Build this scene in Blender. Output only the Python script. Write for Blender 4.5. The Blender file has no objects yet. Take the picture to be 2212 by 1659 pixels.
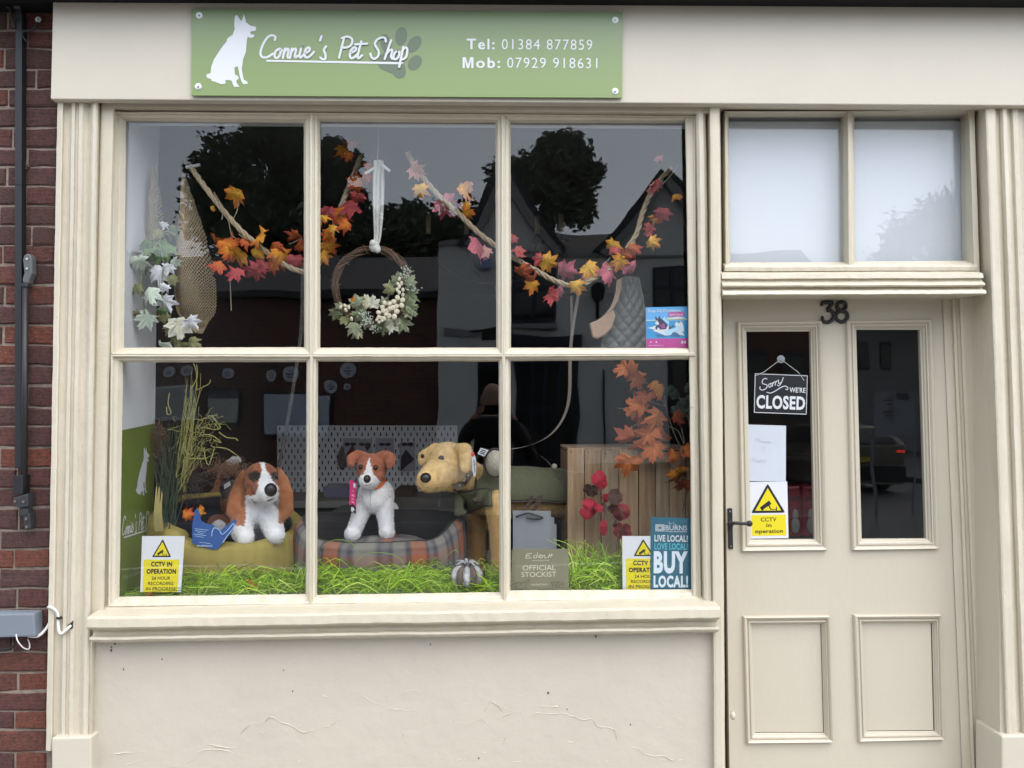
import bpy, bmesh, math, random
from mathutils import Vector, Matrix, noise
random.seed(7)
sc = bpy.context.scene
COL = sc.collection
PI = math.pi

# ------------------------------------------------------------------ camera, sky, sun, exposure
FPX, PW, PH = 1703.0, 2212.0, 1659.0          # focal length and size of the picture in picture units
DIST = 2.65                                    # camera to facade plane (y = 0)
EYE = Vector((0.0, -DIST, 1.55))
YAW, PITCH, ROLL = math.radians(1.35), math.radians(1.95), math.radians(-0.12)
CROT = Matrix.Rotation(-YAW, 3, 'Z') @ Matrix.Rotation(PI / 2 + PITCH, 3, 'X') @ Matrix.Rotation(ROLL, 3, 'Z')
cam_data = bpy.data.cameras.new('camera')
cam = bpy.data.objects.new('camera', cam_data)
COL.objects.link(cam)
cam.matrix_world = Matrix.Translation(EYE) @ CROT.to_4x4()
cam_data.sensor_fit = 'HORIZONTAL'
cam_data.sensor_width = 36
cam_data.lens = 36 * FPX / PW
cam_data.clip_start = 0.01
cam_data.clip_end = 500
sc.camera = cam

world = bpy.data.worlds.new('World')
sc.world = world
world.use_nodes = True
wn, wl = world.node_tree.nodes, world.node_tree.links
SUN_EL, SUN_AZ = math.radians(60), math.radians(150)
sky = wn.new('ShaderNodeTexSky')
sky.sky_type = 'NISHITA'
sky.sun_disc = False
sky.sun_elevation = SUN_EL
sky.sun_rotation = SUN_AZ
sky.air_density = 1.0
sky.dust_density = 1.5
sky.ozone_density = 1.0
hs = wn.new('ShaderNodeHueSaturation')
hs.inputs['Saturation'].default_value = 0.42
wl.new(sky.outputs[0], hs.inputs['Color'])
wl.new(hs.outputs[0], wn['Background'].inputs['Color'])
wn['Background'].inputs['Strength'].default_value = 0.15
sun_data = bpy.data.lights.new('sun', 'SUN')
sun_data.energy = 0.6
sun_data.angle = math.radians(70)
sun_data.color = (1.0, 0.96, 0.9)
sun = bpy.data.objects.new('sun', sun_data)
COL.objects.link(sun)
sd = Vector((math.sin(SUN_AZ) * math.cos(SUN_EL), math.cos(SUN_AZ) * math.cos(SUN_EL), math.sin(SUN_EL)))
sun.rotation_euler = sd.to_track_quat('Z', 'Y').to_euler()
sc.view_settings.view_transform = 'Standard'
sc.view_settings.look = 'None'
sc.view_settings.gamma = 1
sc.view_settings.use_curve_mapping = False
sc.view_settings.exposure = 1.70
sc.render.engine = 'CYCLES'
sc.cycles.use_denoising = True
sc.cycles.max_bounces = 10
sc.cycles.diffuse_bounces = 5
sc.cycles.glossy_bounces = 4
sc.cycles.transparent_max_bounces = 24
sc.cycles.caustics_reflective = False
sc.cycles.caustics_refractive = False

# ------------------------------------------------------------------ measuring helpers
def at(u, v, y):
    """The real point at depth y that is seen at (u, v) in the photograph."""
    d = CROT @ Vector(((u - PW / 2) / FPX, -(v - PH / 2) / FPX, -1))
    return EYE + d * ((y - EYE.y) / d.y)
def per(y):
    """Metres per picture unit at depth y."""
    return (y + DIST) / FPX
GLASS_Y = 0.07
def opp(u, v, d):
    """The point across the street, d metres from the glass, whose mirror image is seen at (u, v)."""
    p = at(u, v, GLASS_Y + d)
    return Vector((p.x, GLASS_Y - d, p.z))
def lin(c):
    c = c / 255.0
    return c / 12.92 if c <= 0.04045 else ((c + 0.055) / 1.055) ** 2.4
def rgb(r, g, b, k=1.0):
    return (min(lin(r) * k, .9), min(lin(g) * k, .9), min(lin(b) * k, .9), 1)

# ------------------------------------------------------------------ materials
MATS = {}
def mat(name, col, rough=0.6, var=0.0, vscale=6.0, bump=0.0, bscale=40.0, spec=0.5, metal=0.0, col2=None, coat=0.0,
        stretch=(1, 1, 1), sheen=0.0, attr=False, bdist=0.004, spots=0.0, streak=0.0):
    if name in MATS: return MATS[name]
    m = bpy.data.materials.new(name)
    m.use_nodes = True
    n, l = m.node_tree.nodes, m.node_tree.links
    b = n['Principled BSDF']
    b.inputs['Roughness'].default_value = rough
    b.inputs['Metallic'].default_value = metal
    b.inputs['Specular IOR Level'].default_value = spec
    b.inputs['Coat Weight'].default_value = coat
    b.inputs['Sheen Weight'].default_value = sheen
    b.inputs['Base Color'].default_value = tuple(col[:3]) + (1,)
    tc = n.new('ShaderNodeTexCoord')
    mp = n.new('ShaderNodeMapping')
    mp.inputs['Scale'].default_value = stretch
    l.new(tc.outputs['Object'], mp.inputs['Vector'])
    src = None
    if attr:
        a = n.new('ShaderNodeAttribute'); a.attribute_name = 'Col'
        src = a.outputs['Color']
        l.new(src, b.inputs['Base Color'])
    if var > 0 or col2 is not None:
        t = n.new('ShaderNodeTexNoise')
        t.inputs['Scale'].default_value = vscale
        t.inputs['Detail'].default_value = 6
        t.inputs['Roughness'].default_value = 0.65
        l.new(mp.outputs[0], t.inputs['Vector'])
        r = n.new('ShaderNodeValToRGB')
        r.color_ramp.elements[0].position = 0.3
        r.color_ramp.elements[1].position = 0.72
        l.new(t.outputs['Fac'], r.inputs['Fac'])
        if src is not None:
            r.color_ramp.elements[0].color = (1 - var,) * 3 + (1,)
            r.color_ramp.elements[1].color = (1, 1, 1, 1)
            mx = n.new('ShaderNodeMix'); mx.data_type = 'RGBA'; mx.blend_type = 'MULTIPLY'
            mx.inputs[0].default_value = 1
            l.new(src, mx.inputs[6]); l.new(r.outputs[0], mx.inputs[7])
            out = mx.outputs[2]
        else:
            c2 = col2 if col2 is not None else tuple(x * (1 - var) for x in col[:3])
            r.color_ramp.elements[0].color = tuple(c2[:3]) + (1,)
            r.color_ramp.elements[1].color = tuple(col[:3]) + (1,)
            out = r.outputs[0]
        if spots > 0:
            t3 = n.new('ShaderNodeTexNoise'); t3.inputs['Scale'].default_value = 55; t3.inputs['Detail'].default_value = 3
            l.new(tc.outputs['Object'], t3.inputs['Vector'])
            r3 = n.new('ShaderNodeValToRGB')
            r3.color_ramp.elements[0].position = 0.70; r3.color_ramp.elements[0].color = (1, 1, 1, 1)
            r3.color_ramp.elements[1].position = 0.78; r3.color_ramp.elements[1].color = (1 - spots,) * 3 + (1,)
            l.new(t3.outputs['Fac'], r3.inputs['Fac'])
            mx3 = n.new('ShaderNodeMix'); mx3.data_type = 'RGBA'; mx3.blend_type = 'MULTIPLY'; mx3.inputs[0].default_value = 1
            l.new(out, mx3.inputs[6]); l.new(r3.outputs[0], mx3.inputs[7])
            out = mx3.outputs[2]
        if streak > 0:
            m4 = n.new('ShaderNodeMapping'); m4.inputs['Scale'].default_value = (28, 28, 1.6)
            l.new(tc.outputs['Object'], m4.inputs['Vector'])
            t4 = n.new('ShaderNodeTexNoise'); t4.inputs['Scale'].default_value = 1; t4.inputs['Detail'].default_value = 5
            l.new(m4.outputs[0], t4.inputs['Vector'])
            r4 = n.new('ShaderNodeValToRGB')
            r4.color_ramp.elements[0].position = 0.34; r4.color_ramp.elements[0].color = (1 - streak, 1 - streak * 1.15, 1 - streak * 1.5, 1)
            r4.color_ramp.elements[1].position = 0.56; r4.color_ramp.elements[1].color = (1, 1, 1, 1)
            l.new(t4.outputs['Fac'], r4.inputs['Fac'])
            mx4 = n.new('ShaderNodeMix'); mx4.data_type = 'RGBA'; mx4.blend_type = 'MULTIPLY'; mx4.inputs[0].default_value = 1
            l.new(out, mx4.inputs[6]); l.new(r4.outputs[0], mx4.inputs[7])
            out = mx4.outputs[2]
        l.new(out, b.inputs['Base Color'])
    if bump > 0:
        t2 = n.new('ShaderNodeTexNoise')
        t2.inputs['Scale'].default_value = bscale
        t2.inputs['Detail'].default_value = 5
        l.new(mp.outputs[0], t2.inputs['Vector'])
        bp = n.new('ShaderNodeBump')
        bp.inputs['Strength'].default_value = bump
        bp.inputs['Distance'].default_value = bdist
        l.new(t2.outputs['Fac'], bp.inputs['Height'])
        l.new(bp.outputs[0], b.inputs['Normal'])
    MATS[name] = m
    return m

def glass_mat(name, f0, tint=(1, 1, 1), wave=0.0):
    m = bpy.data.materials.new(name); m.use_nodes = True
    n, l = m.node_tree.nodes, m.node_tree.links
    n.remove(n['Principled BSDF'])
    geo = n.new('ShaderNodeNewGeometry')
    dot = n.new('ShaderNodeVectorMath'); dot.operation = 'DOT_PRODUCT'
    l.new(geo.outputs['Normal'], dot.inputs[0]); l.new(geo.outputs['Incoming'], dot.inputs[1])
    ab = n.new('ShaderNodeMath'); ab.operation = 'ABSOLUTE'; l.new(dot.outputs['Value'], ab.inputs[0])
    om = n.new('ShaderNodeMath'); om.operation = 'SUBTRACT'; om.inputs[0].default_value = 1; l.new(ab.outputs[0], om.inputs[1])
    pw = n.new('ShaderNodeMath'); pw.operation = 'POWER'; pw.inputs[1].default_value = 5; l.new(om.outputs[0], pw.inputs[0])
    ma = n.new('ShaderNodeMath'); ma.operation = 'MULTIPLY_ADD'; ma.inputs[1].default_value = 1 - f0; ma.inputs[2].default_value = f0
    l.new(pw.outputs[0], ma.inputs[0])
    tr = n.new('ShaderNodeBsdfTransparent'); tr.inputs['Color'].default_value = tuple(tint) + (1,)
    gl = n.new('ShaderNodeBsdfGlossy'); gl.inputs['Roughness'].default_value = 0.0
    if wave > 0:
        tc = n.new('ShaderNodeTexCoord')
        t = n.new('ShaderNodeTexNoise'); t.inputs['Scale'].default_value = 3.0; t.inputs['Detail'].default_value = 1
        l.new(tc.outputs['Object'], t.inputs['Vector'])
        bp = n.new('ShaderNodeBump'); bp.inputs['Strength'].default_value = 1; bp.inputs['Distance'].default_value = wave
        l.new(t.outputs['Fac'], bp.inputs['Height']); l.new(bp.outputs[0], gl.inputs['Normal'])
    mix = n.new('ShaderNodeMixShader')
    l.new(ma.outputs[0], mix.inputs[0]); l.new(tr.outputs[0], mix.inputs[1]); l.new(gl.outputs[0], mix.inputs[2])
    l.new(mix.outputs[0], n['Material Output'].inputs['Surface'])
    return m

CREAM = (0.555, 0.503, 0.395)
cream = mat('cream_gloss_paint', CREAM, 0.38, var=0.07, vscale=9, bump=0.35, bscale=70, spots=0.14, bdist=0.003, streak=.035)
cream_old = mat('cream_brushed_old_paint', (0.58, 0.53, 0.425), 0.42, var=0.10, vscale=14, bump=0.7, bscale=55, spots=0.30, bdist=0.004, stretch=(1, 1, 0.35), streak=.08)
cream_flat = mat('cream_board_paint', (0.53, 0.487, 0.40), 0.45, var=0.05, vscale=4, bump=0.16, bscale=30)
cream_door = mat('cream_door_paint', (0.52, 0.472, 0.378), 0.36, var=0.06, vscale=5, bump=0.2, bscale=60, stretch=(1, 1, .4), spots=.06)
white_print = mat('white_print', (0.62, 0.635, 0.66), 0.35)
black_print = mat('black_print', (0.015, 0.014, 0.013), 0.4)
yellow_print = mat('yellow_print', (0.66, 0.56, 0.015), 0.35)
black_iron = mat('black_iron', (0.011, 0.011, 0.012), 0.5, bump=0.3, bscale=120)
dark_metal = mat('dark_painted_metal', (0.010, 0.011, 0.014), 0.5, var=0.3, vscale=30)
steel = mat('zinc_steel', (0.55, 0.56, 0.58), 0.3, metal=1.0, var=0.2, vscale=40)
leafm = mat('fabric_leaf', (0.5, 0.1, 0.05), 0.75, attr=True, var=0.15, vscale=60, spec=0.2)
plush = mat('plush_fabric', (0.5, 0.5, 0.5), 0.95, attr=True, var=0.07, vscale=90, bump=0.5, bscale=260, spec=0.05, sheen=0.3, bdist=0.003)
cloth = mat('printed_cloth', (0.5, 0.5, 0.5), 0.9, attr=True, var=0.10, vscale=50, bump=0.4, bscale=300, spec=0.1, bdist=0.001)
PANE = glass_mat('window_glass', 0.042, (0.985, 0.99, 0.985), wave=0.0012)

# ------------------------------------------------------------------ object helpers
WORLD0 = {}
def tag(o, label=None, cat=None, group=None, kind=None):
    if label: o['label'] = label
    if cat: o['category'] = cat
    if group: o['group'] = group
    if kind: o['kind'] = kind
    return o
def thing(name, loc, label, cat, group=None):
    o = bpy.data.objects.new(name, None)
    o.empty_display_size = 0.05
    COL.objects.link(o)
    o.location = loc
    WORLD0[o.name] = Vector(loc)
    return tag(o, label, cat, group)

class MB:
    """Collects shapes given in world coordinates; build() links them as one mesh object."""
    def __init__(s): s.v, s.f, s.c, s.cur = [], [], [], (1, 1, 1, 1)
    def add(s, vs, fs):
        k = len(s.v)
        s.v += [Vector(p) for p in vs]
        s.c += [s.cur] * len(vs)
        s.f += [tuple(i + k for i in f) for f in fs]
        return s
    def box(s, a, b):
        x0, y0, z0 = a; x1, y1, z1 = b
        return s.add([(x0, y0, z0), (x1, y0, z0), (x1, y1, z0), (x0, y1, z0), (x0, y0, z1), (x1, y0, z1), (x1, y1, z1), (x0, y1, z1)],
                     [(0, 3, 2, 1), (4, 5, 6, 7), (0, 1, 5, 4), (1, 2, 6, 5), (2, 3, 7, 6), (3, 0, 4, 7)])
    def prism(s, pts, off):
        """Extrude the polygon pts (list of points) by the vector off."""
        n = len(pts); off = Vector(off)
        vs = [Vector(p) for p in pts] + [Vector(p) + off for p in pts]
        fs = [tuple(range(n)), tuple(range(2 * n - 1, n - 1, -1))] + [(i, i + n, (i + 1) % n + n, (i + 1) % n) for i in range(n)]
        return s.add(vs, fs)
    def quad(s, us, y0, y1):
        """A slab whose front outline is the four picture points us at depth y0, y1 its back."""
        p = [at(u, v, y0) for u, v in us]
        return s.prism(p, (0, y1 - y0, 0))
    def tube(s, path, r, n=8, cap=True):
        path = [Vector(p) for p in path]
        rs = r if isinstance(r, (list, tuple)) else [r] * len(path)
        vs, fs = [], []
        t0 = (path[1] - path[0]).normalized()
        up = Vector((0, 0, 1)) if abs(t0.z) < 0.9 else Vector((1, 0, 0))
        nrm = t0.cross(up).normalized()
        for i, p in enumerate(path):
            a = path[max(i - 1, 0)]; b = path[min(i + 1, len(path) - 1)]
            t = (b - a).normalized() if (b - a).length > 1e-9 else t0
            nrm = (nrm - t * nrm.dot(t))
            nrm = nrm.normalized() if nrm.length > 1e-6 else t.orthogonal().normalized()
            bi = t.cross(nrm)
            for k in range(n):
                an = 2 * PI * k / n
                vs.append(p + (nrm * math.cos(an) + bi * math.sin(an)) * rs[i])
        for i in range(len(path) - 1):
            for k in range(n):
                k2 = (k + 1) % n
                fs.append((i * n + k, i * n + k2, (i + 1) * n + k2, (i + 1) * n + k))
        if cap and n > 2:
            fs.append(tuple(range(n - 1, -1, -1)))
            fs.append(tuple((len(path) - 1) * n + k for k in range(n)))
        return s.add(vs, fs)
    def strip(s, path, w, side):
        """A flat strap of width w along path, side = its width direction."""
        side = Vector(side).normalized()
        vs = []
        for i, p in enumerate(path):
            wi = w[i] if isinstance(w, (list, tuple)) else w
            vs += [Vector(p) - side * wi / 2, Vector(p) + side * wi / 2]
        return s.add(vs, [(2 * i, 2 * i + 1, 2 * i + 3, 2 * i + 2) for i in range(len(path) - 1)])
    def ball(s, c, r, rot=None, nu=16, nv=10):
        c = Vector(c); r = r if isinstance(r, (tuple, list)) else (r, r, r)
        vs = [Vector((0, 0, r[2]))]
        for j in range(1, nv):
            th = PI * j / nv
            for i in range(nu):
                ph = 2 * PI * i / nu
                vs.append(Vector((r[0] * math.sin(th) * math.cos(ph), r[1] * math.sin(th) * math.sin(ph), r[2] * math.cos(th))))
        vs.append(Vector((0, 0, -r[2])))
        if rot is not None: vs = [rot @ p for p in vs]
        fs = [(0, 1 + i, 1 + (i + 1) % nu) for i in range(nu)]
        for j in range(nv - 2):
            for i in range(nu):
                a = 1 + j * nu + i; b = 1 + j * nu + (i + 1) % nu
                fs.append((a, a + nu, b + nu, b))
        last = len(vs) - 1
        fs += [(last, last - nu + (i + 1) % nu, last - nu + i) for i in range(nu)]
        return s.add([c + p for p in vs], fs)
    def disc(s, c, r, y_back, n=24):
        """A round plate facing the street (normal -y) of radius r, from c back to c.y + y_back."""
        c = Vector(c)
        return s.prism([c + Vector((math.cos(2 * PI * k / n) * r, 0, math.sin(2 * PI * k / n) * r)) for k in range(n)], (0, y_back, 0))
    def lathe(s, c, prof, n=24, axis='Z'):
        c = Vector(c); vs = []; fs = []
        for (r, h) in prof:
            for k in range(n):
                an = 2 * PI * k / n
                p = Vector((r * math.cos(an), r * math.sin(an), h))
                if axis == 'Y': p = Vector((p.x, p.z, p.y))
                vs.append(c + p)
        for i in range(len(prof) - 1):
            for k in range(n):
                k2 = (k + 1) % n
                fs.append((i * n + k, i * n + k2, (i + 1) * n + k2, (i + 1) * n + k))
        return s.add(vs, fs)
    def grid(s, fn, nu, nv, wrap=False):
        vs = [fn(i / nu, j / nv) for j in range(nv + 1) for i in range(nu + (0 if wrap else 1))]
        w = nu if wrap else nu + 1
        fs = [(j * w + i, j * w + (i + 1) % w, (j + 1) * w + (i + 1) % w, (j + 1) * w + i) for j in range(nv) for i in range(nu)]
        return s.add(vs, fs)
    def mesh(s, name, smooth=False, colors=False, fix=True):
        me = bpy.data.meshes.new(name)
        me.from_pydata([tuple(p) for p in s.v], [], s.f)
        if colors:
            ca = me.color_attributes.new('Col', 'FLOAT_COLOR', 'POINT')
            flat = []
            for c in s.c: flat += list(c[:3]) + [1.0]
            ca.data.foreach_set('color', flat)
        if fix:
            bm = bmesh.new(); bm.from_mesh(me)
            bmesh.ops.recalc_face_normals(bm, faces=bm.faces)
            bm.to_mesh(me); bm.free()
        if smooth:
            me.polygons.foreach_set('use_smooth', [True] * len(me.polygons))
        me.update()
        return me
    def build(s, name, m, parent=None, smooth=False, colors=False, bevel=0.0, fix=True, segs=2, autosmooth=False):
        lo = Vector((min(p.x for p in s.v), min(p.y for p in s.v), min(p.z for p in s.v)))
        hi = Vector((max(p.x for p in s.v), max(p.y for p in s.v), max(p.z for p in s.v)))
        o0 = Vector(((lo.x + hi.x) / 2, (lo.y + hi.y) / 2, lo.z))
        s.v = [p - o0 for p in s.v]
        me = s.mesh(name, smooth, colors, fix)
        return link(name, me, m, parent, o0, bevel, segs)

def link(name, me, m, parent, o0, bevel=0.0, segs=2, rot=None):
    o = bpy.data.objects.new(name, me)
    COL.objects.link(o)
    if m is not None and len(me.materials) == 0: me.materials.append(m)
    WORLD0[o.name] = Vector(o0)
    if parent is not None:
        o.parent = parent
        o.location = Vector(o0) - WORLD0[parent.name]
    else:
        o.location = o0
    if rot is not None:
        o.rotation_euler = rot
    if bevel > 0:
        b = o.modifiers.new('bevel', 'BEVEL')
        b.width = bevel; b.segments = segs; b.limit_method = 'ANGLE'; b.angle_limit = math.radians(35)
        b.harden_normals = False
    return o

def wob(p, amp, sc_=6.0, seed=0.0):
    q = Vector(p) * sc_ + Vector((seed, seed * 1.7, -seed))
    return Vector((noise.noise(q), noise.noise(q + Vector((31, 7, 3))), noise.noise(q + Vector((5, 77, 13))))) * amp

def vprofile(name, pts, v0, v1, m, parent, n=60, amp=0.0007, back=None, top=None, lean=0.0):
    """A moulded upright: pts = [(u, y)...] across its face, running from picture height v0 to v1."""
    mb = MB()
    vs = []
    vm = (v0 + v1) / 2
    z0 = at(pts[0][0], v1, pts[0][1]).z if not isinstance(v1, complex) else v1.imag
    z1 = at(pts[0][0], v0, pts[0][1]).z
    prof = [Vector((at(u, vm, y).x, y)) for u, y in pts]
    k = len(prof)
    for j in range(n + 1):
        z = z0 + (z1 - z0) * j / n
        for q in prof:
            p = Vector((q.x + lean * (z - (z0 + z1) / 2), q.y, z))
            vs.append(p + (wob(p, amp, 9) + wob(p, amp * 0.6, 38)) * Vector((1, 1, 0)) if amp else p)
    fs = [(j * k + i, j * k + i + 1, (j + 1) * k + i + 1, (j + 1) * k + i) for j in range(n) for i in range(k - 1)]
    mb.add(vs, fs)
    return mb.build(name, m, parent)
def hprofile(name, pts, u0, u1, m, parent, n=90, amp=0.0012, dv=0.0, sub=1):
    """A moulded horizontal: pts = [(v, y)...] down its face at the middle, running from u0 to u1."""
    mb = MB(); vs = []
    um = (u0 + u1) / 2
    ym = min(q[1] for q in pts)
    x0 = at(u0, pts[0][0], ym).x; x1 = at(u1, pts[0][0], ym).x
    prof = [Vector((y, at(um, v, y).z)) for v, y in pts]
    k = len(prof)
    for j in range(n + 1):
        x = x0 + (x1 - x0) * j / n
        for q in prof:
            p = Vector((x, q.x, q.y + dv * (x - (x0 + x1) / 2)))
            vs.append(p + (wob(p, amp, 7) + wob(p, amp * 0.6, 34)) * Vector((0, 1, 1)) if amp else p)
    fs = [(j * k + i, j * k + i + 1, (j + 1) * k + i + 1, (j + 1) * k + i) for j in range(n) for i in range(k - 1)]
    # end caps
    fs += [tuple(range(k)), tuple(n * k + i for i in range(k - 1, -1, -1))]
    mb.add(vs, fs)
    return mb.build(name, m, parent)
def frame_mould(name, outer, inner, prof, m, parent, amp=0.0, n=14, y_at=None):
    """A mitred frame between two picture quads (TL, TR, BR, BL): prof = [(t, y)...], t 0 at outer, 1 at inner."""
    mb = MB()
    loops = []
    yr = prof[0][1] if y_at is None else y_at
    po = [at(u, v, yr) for u, v in outer]
    pin = [at(u, v, prof[-1][1]) for u, v in inner]
    vs = []
    for t, y in prof:
        c = [po[i].lerp(pin[i], t) for i in range(4)]
        for i in range(4):
            for j in range(n):
                p = c[i].lerp(c[(i + 1) % 4], j / n)
                p = Vector((p.x, y, p.z))
                if amp: p += (wob(p, amp, 12) + wob(p, amp * .7, 42)) * Vector((1, .6, 1))
                vs.append(p)
    k = 4 * n
    fs = [(a * k + i, a * k + (i + 1) % k, (a + 1) * k + (i + 1) % k, (a + 1) * k + i) for a in range(len(prof) - 1) for i in range(k)]
    mb.add(vs, fs)
    return mb.build(name, m, parent)

# ------------------------------------------------------------------ lettering
_TX = {}
def text2d(txt, bold=0.0, shear=0.0, space=1.0):
    key = (txt, bold, shear, space)
    if key in _TX: return _TX[key]
    cu = bpy.data.curves.new('lettering_curve', 'FONT')
    cu.body = txt; cu.offset = bold; cu.shear = shear; cu.space_character = space
    cu.resolution_u = 3
    ob = bpy.data.objects.new('lettering_curve', cu)
    COL.objects.link(ob)
    dg = bpy.context.evaluated_depsgraph_get()
    me = bpy.data.meshes.new_from_object(ob.evaluated_get(dg))
    vs = [(p.co.x, p.co.y) for p in me.vertices]
    fs = [tuple(p.vertices) for p in me.polygons]
    bpy.data.meshes.remove(me); bpy.data.objects.remove(ob); bpy.data.curves.remove(cu)
    x0 = min(p[0] for p in vs); x1 = max(p[0] for p in vs); y0 = min(p[1] for p in vs); y1 = max(p[1] for p in vs)
    vs = [((x - x0) / (x1 - x0), (y - y0) / (y1 - y0)) for x, y in vs]
    _TX[key] = (vs, fs)
    return _TX[key]
class Sheet:
    """A flat printed sheet: corners TL, TR, BR, BL in the world; print is laid on it in (s, t) with t down, both 0..1."""
    def __init__(s, corners, normal):
        s.c = [Vector(p) for p in corners]; s.n = Vector(normal).normalized()
        s.w = (s.c[1] - s.c[0]).length; s.h = (s.c[3] - s.c[0]).length
    def p(s, a, b, lift=0.0):
        top = s.c[0].lerp(s.c[1], a); bot = s.c[3].lerp(s.c[2], a)
        return top.lerp(bot, b) + s.n * lift
    def board(s, name, m, parent, thick=0.002):
        return MB().prism(s.c, -s.n * thick).build(name, m, parent)
    def text(s, mb, txt, box, lift=0.0006, bold=0.0, shear=0.0, space=1.0):
        vs, fs = text2d(txt, bold, shear, space + max(0, bold) * 2.4)
        a0, b0, a1, b1 = box
        mb.add([s.p(a0 + (a1 - a0) * x, b1 + (b0 - b1) * y, lift) for x, y in vs], fs)
    def poly(s, mb, pts, lift=0.0006):
        mb.add([s.p(a, b, lift) for a, b in pts], [tuple(range(len(pts)))])
    def ell(s, mb, c, rx, ry, rot=0, lift=0.0006, n=20):
        asp = s.w / s.h
        pts = []
        for k in range(n):
            t = 2 * PI * k / n
            x, y = rx * math.cos(t), ry * math.sin(t)
            pts.append((c[0] + (x * math.cos(rot) - y * math.sin(rot)), c[1] + (x * math.sin(rot) + y * math.cos(rot)) * asp))
        s.poly(mb, pts, lift)
    def stroke(s, mb, pts, wd, lift=0.0008, smooth=True):
        """A pen line of width wd (metres) through pts."""
        s.k = getattr(s, 'k', 0) + 1
        lift += .00016 * s.k
        P = [s.p(a, b, lift) for a, b in pts]
        if smooth and len(P) > 2: P = curve(P, 5)
        vs, fs = [], []
        for i, p in enumerate(P):
            t = (P[min(i + 1, len(P) - 1)] - P[max(i - 1, 0)])
            if t.length < 1e-9: t = Vector((1, 0, 0))
            sd_ = t.normalized().cross(s.n)
            vs += [p - sd_ * wd / 2, p + sd_ * wd / 2]
        k = len(P)
        fs = [(2 * i, 2 * i + 1, 2 * i + 3, 2 * i + 2) for i in range(k - 1)]
        mb.add(vs, fs)
        for p in (P[0], P[-1]):
            t1 = s.n.orthogonal().normalized(); t2 = s.n.cross(t1)
            mb.add([p + s.n * .00008 + (t1 * math.cos(2 * PI * q / 8) + t2 * math.sin(2 * PI * q / 8)) * wd / 2 for q in range(8)], [tuple(range(8))])
def curve(P, k=6):
    """Catmull-Rom through the points."""
    P = [Vector(p) for p in P]
    out = []
    for i in range(len(P) - 1):
        a = P[max(i - 1, 0)]; b = P[i]; c = P[i + 1]; d = P[min(i + 2, len(P) - 1)]
        for j in range(k):
            t = j / k
            out.append(0.5 * ((2 * b) + (c - a) * t + (2 * a - 5 * b + 4 * c - d) * t * t + (3 * b - a - 3 * c + d) * t ** 3))
    out.append(P[-1])
    return out
def front_sheet(us, y):
    return Sheet([at(u, v, y) for u, v in us], (0, -1, 0))
# ================================================================== THE SETTING
def structure(name, mb, m, **k):
    o = mb.build(name, m, **k); o['kind'] = 'structure'; return o
asphalt = mat('asphalt', (0.15, 0.152, 0.158), 0.36, var=0.35, vscale=3, bump=0.6, bscale=150)
paving = mat('paving_stone', (0.32, 0.31, 0.29), 0.75, var=0.25, vscale=4, bump=0.4, bscale=60)
kerbm = mat('kerb_stone', (0.26, 0.25, 0.24), 0.8, var=0.25, vscale=8)
linem = mat('road_paint', (0.7, 0.7, 0.66), 0.7, var=0.3, vscale=20)
structure('ground', MB().add([(-150, -160, -0.16), (150, -160, -0.16), (150, 60, -0.16), (-150, 60, -0.16)], [(0, 1, 2, 3)]), mat('earth', (0.10, 0.10, 0.07), 0.95, var=0.4, vscale=1))
structure('road', MB().box((-60, -8.2, -0.3), (60, -3.3, -0.12)).box((5.0, -40, -0.31), (9.6, -8.2, -0.125)), asphalt)
pv = MB()
structure('pavement', MB().box((-60, -3.16, -0.3), (60, 0.3, -0.006)), paving)
structure('far_pavement', MB().box((-60, -9.9, -0.3), (4.9, -8.34, -0.006)).box((9.7, -40, -0.3), (60, -8.34, -0.006)), mat('tarmac_footway', (0.10, 0.10, 0.10), .8, var=.3, vscale=5))
structure('kerb', MB().box((-60, -3.3, -0.3), (60, -3.163, 0.0)).box((-60, -8.337, -0.3), (4.9, -8.2, 0.0)).box((9.7, -8.337, -0.3), (60, -8.2, 0.0)), kerbm)
lm = MB()
for i in range(-6, 7):
    lm.box((i * 4.0, -5.82, -0.119), (i * 4.0 + 2.0, -5.72, -0.116))
structure('road_markings', lm, linem)

# ================================================================== THE SHOP
SHOP = thing('shop_building', (0, 0, 0), 'cream painted shop front with six pane display window and panelled door', 'shop')
# solid carcass: the floors above, and the room behind the glass
brick_far = mat('upper_brickwork', (0.16, 0.07, 0.05), 0.9, var=0.4, vscale=25, bump=0.4, bscale=40)
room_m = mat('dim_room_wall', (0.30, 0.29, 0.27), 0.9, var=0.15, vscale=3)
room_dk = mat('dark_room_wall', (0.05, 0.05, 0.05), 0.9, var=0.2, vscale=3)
XL, XR = at(112, 800, 0).x, at(2420, 800, 0).x
WL, WR = at(230, 780, .05).x, at(1520, 780, .05).x           # display window opening
DL, DR = at(1562, 900, .10).x, at(2112, 900, .10).x           # doorway opening
ZF = at(1106, 222, 0).z                                        # underside of the fascia
ZTOP = at(1106, 12, -.03).z                                    # top of the fascia
ZS = at(800, 1312, 0.0).z                                      # window sill
MB().box((XL, .16, ZTOP), (XR, 6.2, 4.4)).build('upper_wall', brick_far, SHOP)
rm = MB()
RX0, RX1, RY1, RZ1 = XL + .02, XR - .02, 5.2, ZF + .12
rm.box((RX0 - .1, RY1, -.05), (RX1 + .1, RY1 + .1, RZ1 + .1))
rm.box((RX0 - .1, .2, -.05), (RX0, RY1, RZ1 + .1)); rm.box((RX1, .2, -.05), (RX1 + .1, RY1, RZ1 + .1))
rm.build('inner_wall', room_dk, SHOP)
MB().box((RX0 - .1, .16, RZ1), (RX1 + .1, RY1, RZ1 + .08)).build('ceiling', room_dk, SHOP)
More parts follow.
